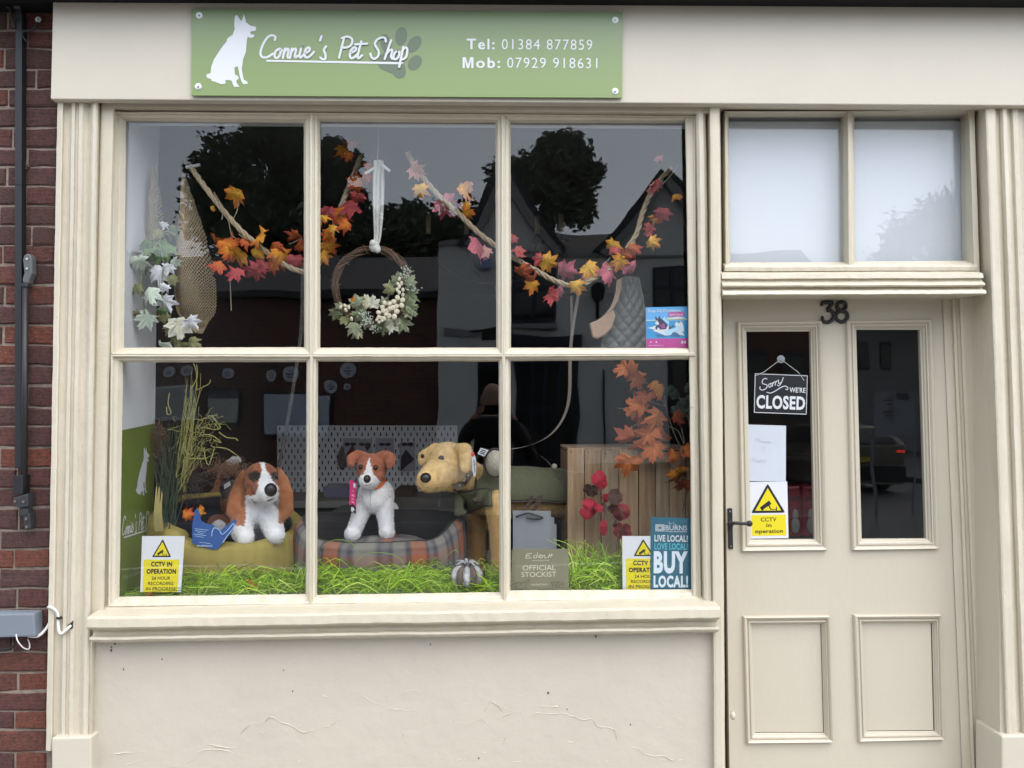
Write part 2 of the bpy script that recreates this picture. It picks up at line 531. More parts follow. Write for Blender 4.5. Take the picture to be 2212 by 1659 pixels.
MB().box((RX0 - .1, .2, -.1), (RX1 + .1, RY1, .03)).build('shop_floor', mat('shop_floor', (0.13, 0.115, 0.10), 0.6, var=0.3, vscale=4), SHOP)
# wall pieces round the openings (behind the joinery)
wp = MB()
wp.box((XL, .055, -.1), (WL - .004, .2, ZF + .14)); wp.box((WR + .004, .055, -.1), (DL - .03, .2, ZF + .14)); wp.box((DR + .05, .13, -.1), (XR, .2, ZF + .14))
wp.box((WL - .004, .035, -.1), (WR + .004, .2, ZS - .05))
wp.box((XL, .0, ZF + .004), (XR, .2, ZF + .14))
wp.build('wall', cream_flat, SHOP)

# --- fascia board with its weathered top edge and the black gutter over it
fb = MB()
pts = [at(114, 4, -.035), at(2440, 16, -.035), at(2440, 229.5, -.035), at(109, 214, -.035)]
fb.prism(pts, (0, .035, 0))
fb.build('fascia_board', cream_flat, SHOP, bevel=.003)
g = MB()
ga, gb = at(-260, 3, -.034), at(2440, 20, -.034)
g.prism([ga, gb, gb + Vector((0, 0, .13)), ga + Vector((0, 0, .13))], (0, -.11, 0))
g.prism([p_ + Vector((0, .0, .002)) for p_ in (ga, gb, gb + Vector((0, 0, .12)), ga + Vector((0, 0, .12)))], (0, .08, 0))
g.build('gutter', mat('black_gutter', (0.006, 0.0055, 0.007), 0.6, var=0.3, vscale=12, spec=.25), SHOP, bevel=.006)
# soffit strips under the fascia, stepping back to the frames
hprofile('soffit_strip', [(214, -.033), (221, -.002), (224, .012), (238, .012), (241, .030), (247, .05)], 205, 1540, cream, SHOP, amp=.0008, dv=-.003)
hprofile('soffit_strip', [(224, -.033), (229, -.002), (231, .020), (238, .045)], 1562, 2150, cream, SHOP, amp=.0005)

# --- pilasters and plinth blocks
PIL = [(112, .09), (112, -.012), (121, -.016), (124, -.013), (127, .006), (137, .010), (141, .008), (144, -.006), (151, -.008), (153, .002), (158, .002), (160, -.008),
       (168, -.009), (171, -.002), (174, .004), (180, .012), (184, .010), (187, -.004), (191, -.014), (197, -.014), (201, -.006), (203, .016), (208, .03)]
PIL = [(u, y if i in (0, len(PIL) - 1) else y * .75 - .002) for i, (u, y) in enumerate(PIL)]
vprofile('pilaster', PIL, 212, 1594, cream_old, SHOP, n=130, amp=.0011)
MB().quad([(111, 1594), (197, 1592), (198, 2100), (112, 2100)], -.028, .09).build('plinth_block', cream_flat, SHOP, bevel=.005)
PILR = [(2166, .14), (2152, -.012), (2156, -.016), (2172, -.016), (2175, .002), (2181, .008), (2185, -.004), (2190, -.016), (2198, -.014), (2201, .004), (2206, .008),
        (2212, -.006), (2222, -.008), (2226, .004), (2240, .004), (2244, -.012), (2262, -.014), (2266, .01), (2280, .012), (2284, -.012), (2300, -.014), (2304, .06)]
PILR[0] = (2106, .145)
PILR = [(u, y if i in (0, len(PILR) - 1) else y * .75 - .002) for i, (u, y) in enumerate(PILR)]
vprofile('pilaster', PILR, 228, 1592, cream_old, SHOP, n=130, amp=.0010, lean=-.012)
MB().quad([(2164, 1590), (2310, 1586), (2312, 2150), (2168, 2150)], -.026, .12).build('plinth_block', cream_flat, SHOP, bevel=.006)
# reveal of the doorway on its right, flat boarded
MB().prism([at(2163, 1800, .002), at(2146, 236, .002), at(2146, 236, .002) + Vector((.02, 0, 0)), at(2163, 1800, .002) + Vector((.02, 0, 0))], (0, .14, 0)).build('door_reveal', cream_door, SHOP)
# wide flat post between window and door
POST = [(1533, .05), (1538, .012), (1540, -.004), (1545, -.006), (1557, -.006), (1561, -.002), (1563, .05), (1563, .17)]
vprofile('door_post', POST, 228, 2100, cream, SHOP, n=120, amp=.0009, lean=.004)
vprofile('corner_bead', [(1508, .05), (1512, .018), (1518, .010), (1527, .012), (1532, .022), (1535, .05)], 232, 1300, cream_old, SHOP, n=110, amp=.0012, lean=-.006)

# --- stall riser with old cracks under the paint
MB().quad([(188, 1360), (1550, 1360), (1550, 2110), (188, 2110)], .02, .12).build('stall_riser', mat('painted_render', (0.515, 0.47, 0.39), 0.5, var=0.09, vscale=2.6, bump=0.6, bscale=16, bdist=.006, spots=.10), SHOP)
vprofile('stall_riser_edge', [(186, -.002), (193, -.006), (197, .004), (200, .02)], 1376, 2100, cream_old, SHOP, n=60, amp=.002)
def crack(pts, name='paint_crack', h=.0014):
    mb = MB()
    P = curve([at(u, v, .0195) for u, v in pts], 8)
    P = [p + wob(p, .0045, 40) * Vector((1, 0, 1)) for p in P]
    vs = []
    for i, p in enumerate(P):
        w = .0022 * (0.4 + abs(noise.noise(p * 60)))
        vs += [p + Vector((0, .0004, w)), p + Vector((0, -h * max(0, .42 + 1.5 * noise.noise(p * 23)), -w * .2)), p + Vector((0, .0004, -w * .5))]
    mb.add(vs, [(3 * i + a, 3 * i + a + 1, 3 * i + a + 4, 3 * i + a + 3) for i in range(len(P) - 1) for a in (0, 1)])
    return mb
cr = MB()
def sc4(x, y): return (96 + x * .3906, 1248 + y * .3906)
def sc5(x, y): return (864 + x * .3472, 1248 + y * .3472)
for line in [
    [sc4(1085, 865), sc4(1130, 815), sc4(1200, 800), sc4(1250, 775), sc4(1300, 795), sc4(1370, 820), sc4(1440, 850), sc4(1520, 835), sc4(1600, 805), sc4(1650, 770)],
    [sc4(1690, 665), sc4(1720, 625), sc4(1790, 675), sc4(1850, 700), sc4(1940, 728), sc4(2030, 732)],
    [sc4(1975, 690), sc4(1985, 640), sc4(2030, 622), sc4(2085, 632)],
    [sc5(310, 890), sc5(350, 900), sc5(430, 905), sc5(510, 885), sc5(560, 912)],
    [sc5(605, 880), sc5(660, 850), sc5(750, 835), sc5(780, 860), sc5(850, 845), sc5(940, 850), sc5(1030, 845), sc5(1090, 870), sc5(1150, 885), sc5(1200, 880), sc5(1240, 925), sc5(1320, 938), sc5(1345, 970), sc5(1350, 1010), sc5(1400, 1045), sc5(1480, 1065), sc5(1540, 1100), sc5(1640, 1110), sc5(1700, 1130)],
    [sc5(530, 830), sc5(560, 780), sc5(600, 785), sc5(640, 830)],
    [sc4(840, 970), sc4(900, 950), sc4(980, 952), sc4(1050, 970)],
    [sc4(910, 920), sc4(960, 930), sc4(1020, 942)],
    [sc4(300, 985), sc4(420, 970), sc4(560, 965)], [sc4(700, 1045), sc4(780, 1030), sc4(830, 1000)], [sc4(430, 1050), sc4(520, 1010), sc4(640, 1000)],
    [sc5(570, 1000), sc5(590, 1030), sc5(640, 1030), sc5(660, 1000)], [sc5(140, 880), sc5(160, 860), sc5(190, 870), sc5(190, 895), sc5(150, 900)],
    [sc5(20, 575), sc5(70, 590), sc5(130, 585)], [sc5(880, 800), sc5(980, 802)],
]:
    cc = crack(line, h=.0020); cr.add(cc.v, cc.f)
rnd = random.Random(5)
for _ in range(60):
    u = rnd.uniform(300, 1480); v = rnd.uniform(1440, 1650)
    L = rnd.uniform(3, 14)
    cc = crack([(u, v), (u + L * .5, v + rnd.uniform(-2, 2)), (u + L, v + rnd.uniform(-3, 3))], h=.0009); cr.add(cc.v, cc.f)
o = cr.build('paint_cracks', mat('painted_render', CREAM), SHOP); o['kind'] = 'stuff'
sp = MB()
for u, v, r in [(1184, 1497, 2.2), (267, 1446, 1.6), (240, 1398, 1.5), (350, 1424, 1.4), (632, 1493, 1.3), (612, 1448, 1.2), (930, 1392, 1.4), (1362, 1565, 1.4), (1225, 1532, 1.2), (1287, 1375, 2), (1442, 1366, 2.2), (1034, 1638, 1.6), (240, 1405, 2.2), (248, 1391, 1.8), (197, 1425, 2.5)]:
    sp.ball(at(u, v, .019), (r * .0016, .0008, r * .0022), nu=7, nv=5)
o = sp.build('paint_chips', mat('chipped_paint', (0.09, 0.08, 0.065), 0.9), SHOP); o['kind'] = 'stuff'

# --- the display window
WIN = thing('display_window', (0, GLASS_Y, ZS), None, None)
WIN.parent = SHOP; 
WORLD0[WIN.name] = Vector((0, GLASS_Y, ZS))
SILL = [(1293, .060), (1300, .040), (1306, .020), (1311, -.010), (1321, -.052), (1327, -.062), (1345, -.064), (1348, -.058), (1350, -.030), (1354, -.020), (1361, -.022), (1363, -.030), (1366, -.044), (1371, -.046), (1375, -.038), (1377, -.004), (1378, .018)]
sill = hprofile('sill', SILL, 188, 1556, cream, SHOP, n=160, amp=.0022, dv=.008)
FR = .046
vprofile('stile', [(203, .035), (207, .014), (210, .012), (233, .014), (236, .020), (238, FR), (248, FR)], 226, 1331, cream, WIN, n=110, amp=.0009, lean=.006)
vprofile('stile', [(1488, FR), (1490, FR - .004), (1505, FR - .006), (1508, .05)], 238, 1300, cream_old, WIN, n=90, amp=.0012, lean=-.006)
def inset(q, d): return q
OUT = {}
xs = [(241, 674, 1087, 1503), (238, 673.5, 1087, 1504), (233, 671, 1090.5, 1509)]
vsn = [(241, 243, 246, 250), (767, 768, 768, 766), (1311, 1306, 1300, 1294)]
PANES = [((272, 262), (656, 266), (657, 750), (268, 751)), ((692, 263), (1070, 266), (1072, 751), (692, 751)), ((1103, 266), (1482, 266), (1487, 752), (1104, 751)),
         ((266, 783), (662, 782), (660, 1283), (258, 1289)), ((687, 781), (1077, 781), (1079, 1279), (685, 1285)), ((1103, 780), (1490, 777), (1493, 1273), (1103, 1275))]
BARPROF = [(0, .100), (0, .036), (.14, .034), (.26, .037), (.36, .046), (.62, .049), (.70, .050), (1.0, GLASS_Y - .003)]
for i, q in enumerate(PANES):
    r, c = divmod(i, 3)
    outq = [(xs[r][c], vsn[r][c]), (xs[r][c + 1], vsn[r][c + 1]), (xs[r + 1][c + 1], vsn[r + 1][c + 1]), (xs[r + 1][c], vsn[r + 1][c])]
    frame_mould('glazing_bar', outq, q, BARPROF, cream_old if i > 2 else cream, WIN, amp=.0009, n=40, y_at=.036)
    mid = [((a[0] * .35 + b[0] * .65), (a[1] * .35 + b[1] * .65)) for a, b in zip(outq, q)]
    MB().quad(mid, GLASS_Y, GLASS_Y + .004).build('pane', PANE, WIN)
# deep inner lining of the window, seen through the top of the glass
lin_ = MB()
zt = at(800, 250, .08).z
lin_.box((WL - .02, .078, zt), (WR + .02, .19, zt + .05))
lin_.box((WL - .05, .078, ZS - .1), (WL, .19, zt)); lin_.box((WR, .078, ZS - .1), (WR + .03, .19, zt))
lin_.build('inner_lining', mat('lining_paint', (0.5, 0.5, 0.5), 0.6), WIN)
ZFL = at(258, 1289, GLASS_Y + .01).z - .004             # top of the display bed behind the glass
MB().box((WL - .1, .078, ZFL - .06), (WR + .03, .95, ZFL)).build('display_shelf', mat('display_shelf', (0.35, 0.33, 0.29), 0.7, var=.2), SHOP)
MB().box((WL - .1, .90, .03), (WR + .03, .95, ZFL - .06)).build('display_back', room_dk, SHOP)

# --- fanlight over the door
FAN = thing('fanlight', (DL, .09, at(1800, 585, .05).z), None, None); FAN.parent = SHOP
fq = [((1574, 252), (1820, 252), (1823, 566), (1578, 567)), ((1845, 250), (2086, 248), (2089, 563), (1848, 565))]
fo = [((1566, 240), (1832, 240), (1834, 578), (1568, 580)), ((1832, 240), (2098, 238), (2102, 575), (1834, 578))]
for a, b in zip(fo, fq):
    frame_mould('glazing_bar', a, b, [(0, .11), (0, .046), (.25, .045), (.45, .05), (.6, .062), (1, .082)], cream, FAN, amp=.0008, n=24, y_at=.046)
    MB().quad([((p[0] * .4 + q[0] * .6), (p[1] * .4 + q[1] * .6)) for p, q in zip(a, b)], .084, .088).build('pane', PANE, FAN)
hprofile('bottom_rail', [(569, .06), (573, .034), (577, .032), (585, .034), (588, .05)], 1566, 2112, cream_old, FAN, n=70, amp=.0012, dv=.004)
vprofile('stile', [(2096, .05), (2099, .040), (2110, .038), (2113, .10)], 236, 590, cream, FAN, n=30, amp=.0006, lean=-.01)
blind = MB().quad([(1560, 263), (2108, 262), (2110, 580), (1560, 580)], .115, .119)
blind.build('white_blind', mat('white_film', (0.53, 0.56, 0.61), 0.5), FAN)
MB().quad([(1555, 238), (2110, 238), (2110, 263), (1555, 263)], .128, .14).build('blind_rail', mat('grey_rail', (0.35, 0.35, 0.35), 0.6), FAN)
hprofile('door_lintel', [(586, .05), (589, .012), (592, -.004), (601, -.006), (604, .006), (608, .004), (611, -.008), (616, -.016), (619, -.012), (621, .004), (625, .002), (628, -.016), (635, -.020), (638, -.010), (640, .03), (646, .145)], 1562, 2130, cream, SHOP, n=90, amp=.0012, dv=.005)

# --- the door
DY = .150
DOOR = thing('door', at(1830, 1900, DY), None, None); DOOR.parent = SHOP
DOOR.location = WORLD0[DOOR.name]
def slab(us): return us
UL = [(1590, 695.5), (1773, 693), (1785, 1188.5), (1600, 1191)]; ULi = [(1609, 717), (1747, 716.5), (1756, 1163.6), (1619, 1164)]
UR = [(1826, 692.7), (2009.5, 690), (2025, 1185.7), (1838, 1188.6)]; URi = [(1845, 713), (1982, 713), (1995.6, 1162), (1857, 1163)]
LL = [(1603.5, 1329.7), (1789, 1328), (1797, 1601.6), (1611, 1603.7)]; LLi = [(1622.6, 1348), (1770, 1347), (1776, 1579), (1628, 1579)]
LR = [(1841.7, 1327), (2029.6, 1325.7), (2036.4, 1595.5), (1852, 1600)]; LRi = [(1860.7, 1345), (2008, 1344), (2013.8, 1575), (1867.7, 1576)]
edge = [(1562, 644), (2062, 644), (2088, 1935), (1580, 1935)]
# door face: built of stiles and rails round the four openings
def piece(name, us): return MB().quad(us, DY, DY + .045).build(name, cream_door, DOOR)
def lerp2(a, b, t): return (a[0] + (b[0] - a[0]) * t, a[1] + (b[1] - a[1]) * t)
def on_edge(e0, e1, v): return lerp2(e0, e1, (v - e0[1]) / (e1[1] - e0[1]))
def dl(v): return on_edge(edge[0], edge[3], v)
def dr(v): return on_edge(edge[1], edge[2], v)
piece('top_rail', [edge[0], edge[1], dr(690), UR[1], UR[0], UL[1], UL[0], dl(695.5)])
piece('stile', [dl(695.5), UL[0], UL[3], LL[0], LL[3], dl(1604)])
piece('stile', [UR[1], dr(690), dr(1595), LR[2], LR[1], UR[2]])
piece('muntin', [UL[1], UR[0], UR[3], LR[0], LR[3], LL[2], LL[1], UL[2]])
piece('lock_rail', [UL[3], UL[2], LL[1], LL[0]])
piece('lock_rail', [UR[3], UR[2], LR[1], LR[0]])
piece('bottom_rail', [dl(1604), LL[3], LL[2], LR[3], LR[2], dr(1595), edge[2], edge[3]])
MP = [(0, DY + .02), (0, DY - .001), (.04, DY - .012), (.12, DY - .015), (.28, DY - .011), (.42, DY - .003), (.46, DY - .002), (.5, DY - .006), (.62, DY - .006), (.66, DY + .002), (.80, DY + .006), (.86, DY + .012), (1.0, DY + .014), (1.0, DY + .03)]
for a, b, glz in ((UL, ULi, 1), (UR, URi, 1), (LL, LLi, 0), (LR, LRi, 0)):
    frame_mould('panel_moulding', a, b, MP, cream_door, DOOR, n=6, y_at=DY)
    if glz:
        MB().quad(b, DY + .018, DY + .022).build('pane', PANE, DOOR)
    else:
        MB().quad([lerp2(p, q, .9) for p, q in zip(a, b)], DY + .013, DY + .03).build('panel', cream_door, DOOR)
# numerals 38
num = MB()
sh = front_sheet([(1771, 652), (1831, 650), (1832, 698), (1772, 699)], DY - .001)
sh3 = MB()
def numeral(paths):
    mb = MB()
    for P, w in paths:
        Q = curve([sh.p(a, b, .004) for a, b in P], 8)
        mb.tube(Q, w, n=8)
    return mb
w = .0068
numeral([([(.04, .07), (.26, .04), (.46, .06)], w), ([(.46, .06), (.34, .24), (.24, .40)], w), ([(.24, .40), (.40, .44), (.47, .62), (.42, .84), (.26, .95), (.10, .90), (.05, .78)], w), ([(.05, .76), (.09, .74)], .0085), ([(.05, .08), (.05, .2)], .0055)]).build('house_number', black_iron, DOOR, smooth=True)
numeral([([(.76, .05), (.90, .12), (.90, .32), (.76, .42), (.62, .32), (.62, .12), (.76, .05)], w), ([(.76, .44), (.94, .55), (.95, .80), (.76, .95), (.57, .80), (.58, .55), (.76, .44)], w)]).build('house_number', black_iron, DOOR, smooth=True)
# lever handle
hd = MB().quad([(1572, 1098), (1582, 1098), (1584, 1186), (1574, 1186)], DY - .006, DY).build('handle', black_iron, DOOR, bevel=.0015)
lv = MB()
lv.tube(curve([at(1578, 1132, DY - .004), at(1579, 1131, DY - .03), at(1588, 1130, DY - .045), at(1605, 1131, DY - .047), at(1616, 1131, DY - .047)], 5), [.006] * 21, n=10)
lv.ball(at(1619, 1131, DY - .047), (.011, .010, .011)); lv.ball(at(1578, 1132, DY - .008), (.012, .006, .012))
lv.build('lever', black_iron, DOOR, smooth=True)
for v in (1105, 1180): MB().disc(at(1577.5 + (v - 1105) * .02, v, DY - .0075), .003, .003, 10).build('screw', steel, DOOR)
MB().ball(at(1583, 1546, .02), (.009, .012, .014)).build('door_stop', cream_door, SHOP, smooth=True)
# door frame right jamb
vprofile('door_frame', [(2063, DY - .004), (2075, DY - .006), (2082, DY - .006), (2084, DY - .016), (2090, DY - .018), (2092, DY - .010), (2098, DY - .012), (2100, DY - .02), (2106, DY - .022), (2118, DY - .022), (2134, DY - .022)], 640, 1940, cream, SHOP, n=80, amp=.0008, lean=-.021)
MB().quad([(1560, 1935), (2100, 1935), (2110, 1990), (1560, 1990)], .02, .25).build('door_step', kerbm, SHOP)
MB().quad([(1560, 620), (2112, 620), (2112, 646), (1560, 646)], DY - .02, DY + .05).build('door_head', cream_door, SHOP)
# ================================================================== THE NEIGHBOUR'S BRICK WALL
BW = thing('brick_wall', (XL - .5, .2, 0), 'old red brick wall to the left of the cream shop front', 'wall')
mortar = mat('lime_mortar', (0.29, 0.23, 0.185), 0.95, var=0.45, vscale=30, bump=0.8, bscale=90, bdist=.006)
bl = at(-520, 800, .035).x
MB().box((bl, .0395, -.1), (XL + .02, .25, 4.4)).build('mortar', mortar, BW)
brick_cols = [((0.115, 0.047, 0.038), (0.055, 0.030, 0.028)), ((0.095, 0.040, 0.034), (0.05, 0.032, 0.03)), ((0.135, 0.052, 0.036), (0.07, 0.034, 0.028)), ((0.088, 0.046, 0.040), (0.045, 0.028, 0.026)),
              ((0.10, 0.048, 0.042), (0.045, 0.03, 0.03)), ((0.175, 0.062, 0.036), (0.08, 0.036, 0.028))]
brick_m = [mat('brick_face_%s' % w_, tuple(w__ * q for q, w__ in zip(c1, (1.75, 1.45, 1.4))), 0.9, col2=tuple(.8 * q for q in c2), vscale=vs_ * .35, bump=1.0, bscale=30, bdist=.012) for w_, (c1, c2), vs_ in zip(('red', 'dull_red', 'warm', 'purple', 'brown', 'orange'), brick_cols, (22, 30, 26, 40, 18, 24))]
rnd = random.Random(11)
brick_me = []
for i in range(24):
    m_ = brick_m[i % 6]
    r1 = random.Random(i)
    j = lambda a=.02: r1.uniform(-a, a)
    F, B = 0.0, 1.0
    o_ = [(j(.008), .06, j(.05)), (1 + j(.008), .06, j(.05)), (1 + j(.008), .06, 1 + j(.05)), (j(.008), .06, 1 + j(.05))]
    mid = [(.5 + j(), .0 + j(.02), .02 + j(.03)), (.5 + j(), j(.02), .97 + j(.03))]
    f_ = [(.03 + j(.01), j(.03), .09 + j(.04)), (.97 + j(.01), j(.03), .09 + j(.04)), (.97 + j(.01), j(.03), .91 + j(.04)), (.03 + j(.01), j(.03), .91 + j(.04))]
    b_ = [(0, 1, 0), (1, 1, 0), (1, 1, 1), (0, 1, 1)]
    mbk = MB()
    # front ring with a mid vertex on the long edges so that arrises wander
    vs = o_ + f_ + b_ + [(.5, .06 + j(.02), j(.06)), (.5, .06 + j(.02), 1 + j(.06)), (.5 + j(.05), j(.02) - .01, .09 + j(.05)), (.5 + j(.05), j(.02) - .01, .91 + j(.05))]
    fs = [(4, 14, 15, 7), (14, 5, 6, 15), (0, 12, 14, 4), (12, 1, 5, 14), (1, 2, 6, 5), (2, 13, 15, 6), (13, 3, 7, 15), (3, 0, 4, 7),
          (8, 9, 1, 12, 0), (9, 10, 2, 1), (10, 11, 3, 13, 2), (11, 8, 0, 3)]
    mbk.add(vs, fs)
    me = mbk.mesh('brick'); me.materials.append(m_)
    brick_me.append(me)
JV = [-104, -62, -20, 23, 66, 105, 149, 192, 232, 276, 320, 360, 403, 445, 488, 531, 571, 617, 660, 702, 745, 790, 833, 879, 920, 966, 1011, 1055, 1097, 1145, 1187, 1229, 1271, 1314, 1358, 1408, 1453, 1495, 1537, 1577, 1625, 1668, 1711, 1754, 1797, 1840, 1883, 1926]
for k in range(len(JV) - 1):
    v0, v1 = JV[k], JV[k + 1]
    z1 = at(60, v0 + 2.6, .035).z; z0 = at(60, v1 - 2.6, .035).z
    if k % 2: us = [-470, -330, -238, -100, -3 + rnd.uniform(-8, 10), 116]
    else: us = [-500, -400, -262, -168, -42, 46 + rnd.uniform(-9, 9), 116]
    if k in (6, 9, 14, 22, 29): us[-2] += 14
    for a, b in zip(us[:-1], us[1:]):
        xa, xb = at(a + 2.6, 800, .035).x, at(b - 2.6, 800, .035).x
        q = rnd.choice([0, 0, 1, 1, 2, 3, 3, 4, 4, 5]) if v0 < 1300 else rnd.choice([0, 0, 1, 2, 2, 4, 5, 3])
        me = brick_me[q + 6 * rnd.randrange(4)]
        o = bpy.data.objects.new('brick', me); COL.objects.link(o)
        o.parent = BW
        dy = rnd.uniform(-.0055, .0008)
        o.location = Vector((xa, .036 + dy, z0 + rnd.uniform(-.0015, .0015))) - WORLD0[BW.name]
        o.scale = (xb - xa, .06, z1 - z0)
        o.rotation_euler = (0, rnd.uniform(-.006, .006), rnd.uniform(-.004, .004))

# ================================================================== AWNING ARM, JUNCTION BOX, HOOKS ON THE BRICK WALL
AW = thing('awning_arm', at(45, 1190, .02), 'black folded awning arm with grey end bracket fixed upright on the brick wall', 'awning arm')
a = MB()
px = [at(33, -30, -.02), at(33, 8, -.01), at(38, 20, .0), at(40, 40, .004), at(39, 400, .004), at(39, 1012, .002)]
for i in range(len(px) - 1):
    w = Vector((.0112, 0, 0)); d = Vector((0, .028, 0))
    a.prism([px[i] - w, px[i] + w, px[i + 1] + w, px[i + 1] - w], d)
a.build('post', dark_metal, AW, bevel=.002)
a = MB().tube([at(55, 618, .0), at(52, 1075, -.002)], .0095, n=14)
a.build('arm_tube', black_iron, AW, smooth=True)
gb_ = mat('grey_bracket', (0.10, 0.105, 0.11), 0.5, var=.2, vscale=30)
a = MB().prism([at(u, v, -.006) for u, v in [(49, 562), (51, 552), (58, 547), (65, 550), (68, 558), (69, 590), (62, 606), (61, 612), (49, 612), (48, 602), (52, 590)]], (0, .03, 0))
tb = a.build('bracket', gb_, AW, bevel=.004)
a = MB()
for v in (559, 580): a.disc(at(58, v, -.009), .0045, .004, 12)
for q in (559, 580): MB().disc(at(58, q, -.009), .0045, .004, 12).build('screw', steel, tb)
MB().tube([at(55, 612, .0), at(55, 620, .0)], .0115, n=14).build('collar', black_iron, AW)
jt = MB()
jt.quad([(27, 1028), (50, 1026), (49, 1068), (27, 1068)], -.012, .03)
jt.build('sleeve', dark_metal, AW, bevel=.002)
jt = MB()
jt.quad([(28, 1076), (60, 1066), (60, 1094), (42, 1098), (30, 1092)], -.016, .026)
jt.quad([(40, 1098), (60, 1098), (60, 1112), (40, 1116)], -.01, .02)
jt.quad([(49, 1112), (63, 1108), (66, 1142), (59, 1146), (52, 1142)], -.008, .03)
jb = jt.build('lower_joint', mat('dark_bracket', (0.025, 0.026, 0.028), .5), AW, bevel=.003)
for u, v in ((50, 1084), (32, 1083), (56, 1121), (57, 1138)):
    MB().disc(at(u, v, -.019), .0045, .006, 12).build('screw', steel, jb)

JB = thing('junction_box', at(37, 1378, .03), 'light grey plastic box on the brick wall with white cables below', 'junction box')
greyp = mat('grey_plastic', (0.17, 0.195, 0.23), 0.45, var=.06)
MB().quad([(-40, 1327), (73, 1325), (76, 1376), (-40, 1379)], -.018, .03).build('case', greyp, JB, bevel=.006, segs=3)
MB().quad([(-40, 1323), (78, 1323), (80, 1376), (-40, 1374)], -.006, .032).build('back_plate', greyp, JB, bevel=.004)
wcab = mat('white_cable', (0.72, 0.72, 0.70), 0.45)
MB().tube(curve([at(62, 1374, .01), at(82, 1374, .005), at(98, 1360, .02), at(108, 1344, .04)], 8), .0048, n=8).build('cable', wcab, JB, smooth=True)
MB().tube(curve([at(35, 1370, -.032), at(38, 1384, -.034), at(50, 1399, -.02), at(62, 1402, .0), at(64, 1392, .015), at(60, 1380, .02)], 6), .002, n=6).build('cable', wcab, JB, smooth=True)
MB().tube(curve([at(104, 1312, .03), at(107, 1311, -.018), at(116, 1315, -.022), at(125, 1327, -.012), at(126, 1350, -.010), at(128, 1364, -.012), at(134, 1368, -.014), at(146, 1358, -.013), at(156, 1349, -.004)], 8), .0046, n=8).build('cable', wcab, JB, smooth=True)
MB().quad([(121, 1333), (130, 1334), (130, 1339), (121, 1338)], -.018, -.004).build('cable_clip', black_iron, JB, bevel=.001)
MB().prism([at(u, v, -.0095) for u, v in [(146, 1350), (152, 1346), (158, 1340), (157, 1357), (152, 1360), (147, 1358)]], (0, .002, 0)).build('cable_hole', mat('hole_dark', (0.03, 0.028, 0.025), 0.9), SHOP)
bc = MB()
bc.tube(curve([at(-30, 1398, .0), at(10, 1402, .0), at(26, 1398, .0), at(30, 1385, .01), at(27, 1372, .02)], 6), .0028, n=6)
bc.tube(curve([at(-30, 1414, .01), at(0, 1407, .0), at(20, 1404, .004), at(34, 1392, .01)], 6), .002, n=6)
bc.build('cable', black_iron, JB, smooth=True)

def washer(u, v, y, parent, k=1.0):
    o = MB().lathe(at(u, v, y), [(0, -.0045 * k), (.0035 * k, -.0042 * k), (.0037 * k, -.0022 * k), (.0085 * k, -.0018 * k), (.0098 * k, 0), (.0098 * k, .002)], 18, 'Y').build('washer', mat('white_washer', (0.75, 0.76, 0.78), 0.35), parent)
    MB().disc(at(u, v, y - .0055 * k), .0022 * k, .0022, 10).build('screw_head', mat('dark_steel', (0.12, 0.12, 0.16), 0.3, metal=.8), o)
    return o
WH = thing('wire_fixing', at(82, 42, .03), 'white washer on the brick wall holding a knotted black wire', 'wall fixing')
washer(82, 42, .022, WH)
b_ = MB()
b_.tube(curve([at(82, 48, .018), at(74, 60, .015), at(62, 68, .015), at(50, 69, .01), at(49, 78, .01), at(56, 88, .012), at(52, 92, .02)], 6), .0035, n=6)
b_.tube(curve([at(78, 52, .02), at(68, 66, .013), at(52, 66, .008), at(44, 62, .0)], 6), .003, n=6)
b_.tube(curve([at(16, -10, .0), at(20, 16, -.006), at(24, 30, -.004), at(27, 48, -.004), at(30, 60, .0)], 6), .004, n=6)
b_.tube(curve([at(8, -10, .0), at(14, 14, -.006), at(22, 20, -.004), at(32, 60, .0)], 6), .003, n=6)
b_.build('wire', black_iron, WH, smooth=True)
HK = thing('iron_hook', at(53, 370, .03), 'small rusty iron eye in the brick wall beside the black post', 'hook')
mb = MB(); mb.tube(curve([at(53 + 5 * math.cos(t_ * .7), 360 + 7 * math.sin(t_ * .7), .028) for t_ in range(10)], 3), .0028, n=6); mb.tube([at(56, 360, .028), at(65, 360, .034)], .004, n=6)
mb.build('eye', mat('rust_iron', (0.05, 0.03, 0.025), .8), HK, smooth=True)

# ================================================================== THE FASCIA SIGN
FS = thing('shop_sign', at(880, 208, -.04), 'long green sign reading Connie\'s Pet Shop with white dog and phone numbers', 'sign')
SY = -.047
S = front_sheet([(414, 19), (1345, 27), (1344, 211), (413.5, 206)], SY)
green = bpy.data.materials.new('green_sign_face'); green.use_nodes = True
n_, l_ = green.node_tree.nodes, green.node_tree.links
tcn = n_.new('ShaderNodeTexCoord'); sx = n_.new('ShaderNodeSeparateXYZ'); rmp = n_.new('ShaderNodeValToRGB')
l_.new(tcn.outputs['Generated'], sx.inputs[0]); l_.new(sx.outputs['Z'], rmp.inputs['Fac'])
rmp.color_ramp.elements[0].color = rgb(134, 154, 97, .85); rmp.color_ramp.elements[1].color = rgb(127, 146, 108, .85)  # green turns slightly greyer and darker towards the top of the panel
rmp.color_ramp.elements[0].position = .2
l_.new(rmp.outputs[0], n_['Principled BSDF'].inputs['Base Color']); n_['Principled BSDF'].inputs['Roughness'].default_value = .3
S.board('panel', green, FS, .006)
def cq(x, y):                                   # a point on the sign from the enlarged crop of its left half
    u = (420 + x / 3.8138) / 1.04158; v = (y / 3.8138) / 1.04158
    yl = 19 + (u - 414) * (8 / 931.); yb = 206 + (u - 414) * (5 / 931.)
    return ((u - 414) / 931.0, (v - yl) / (yb - yl))
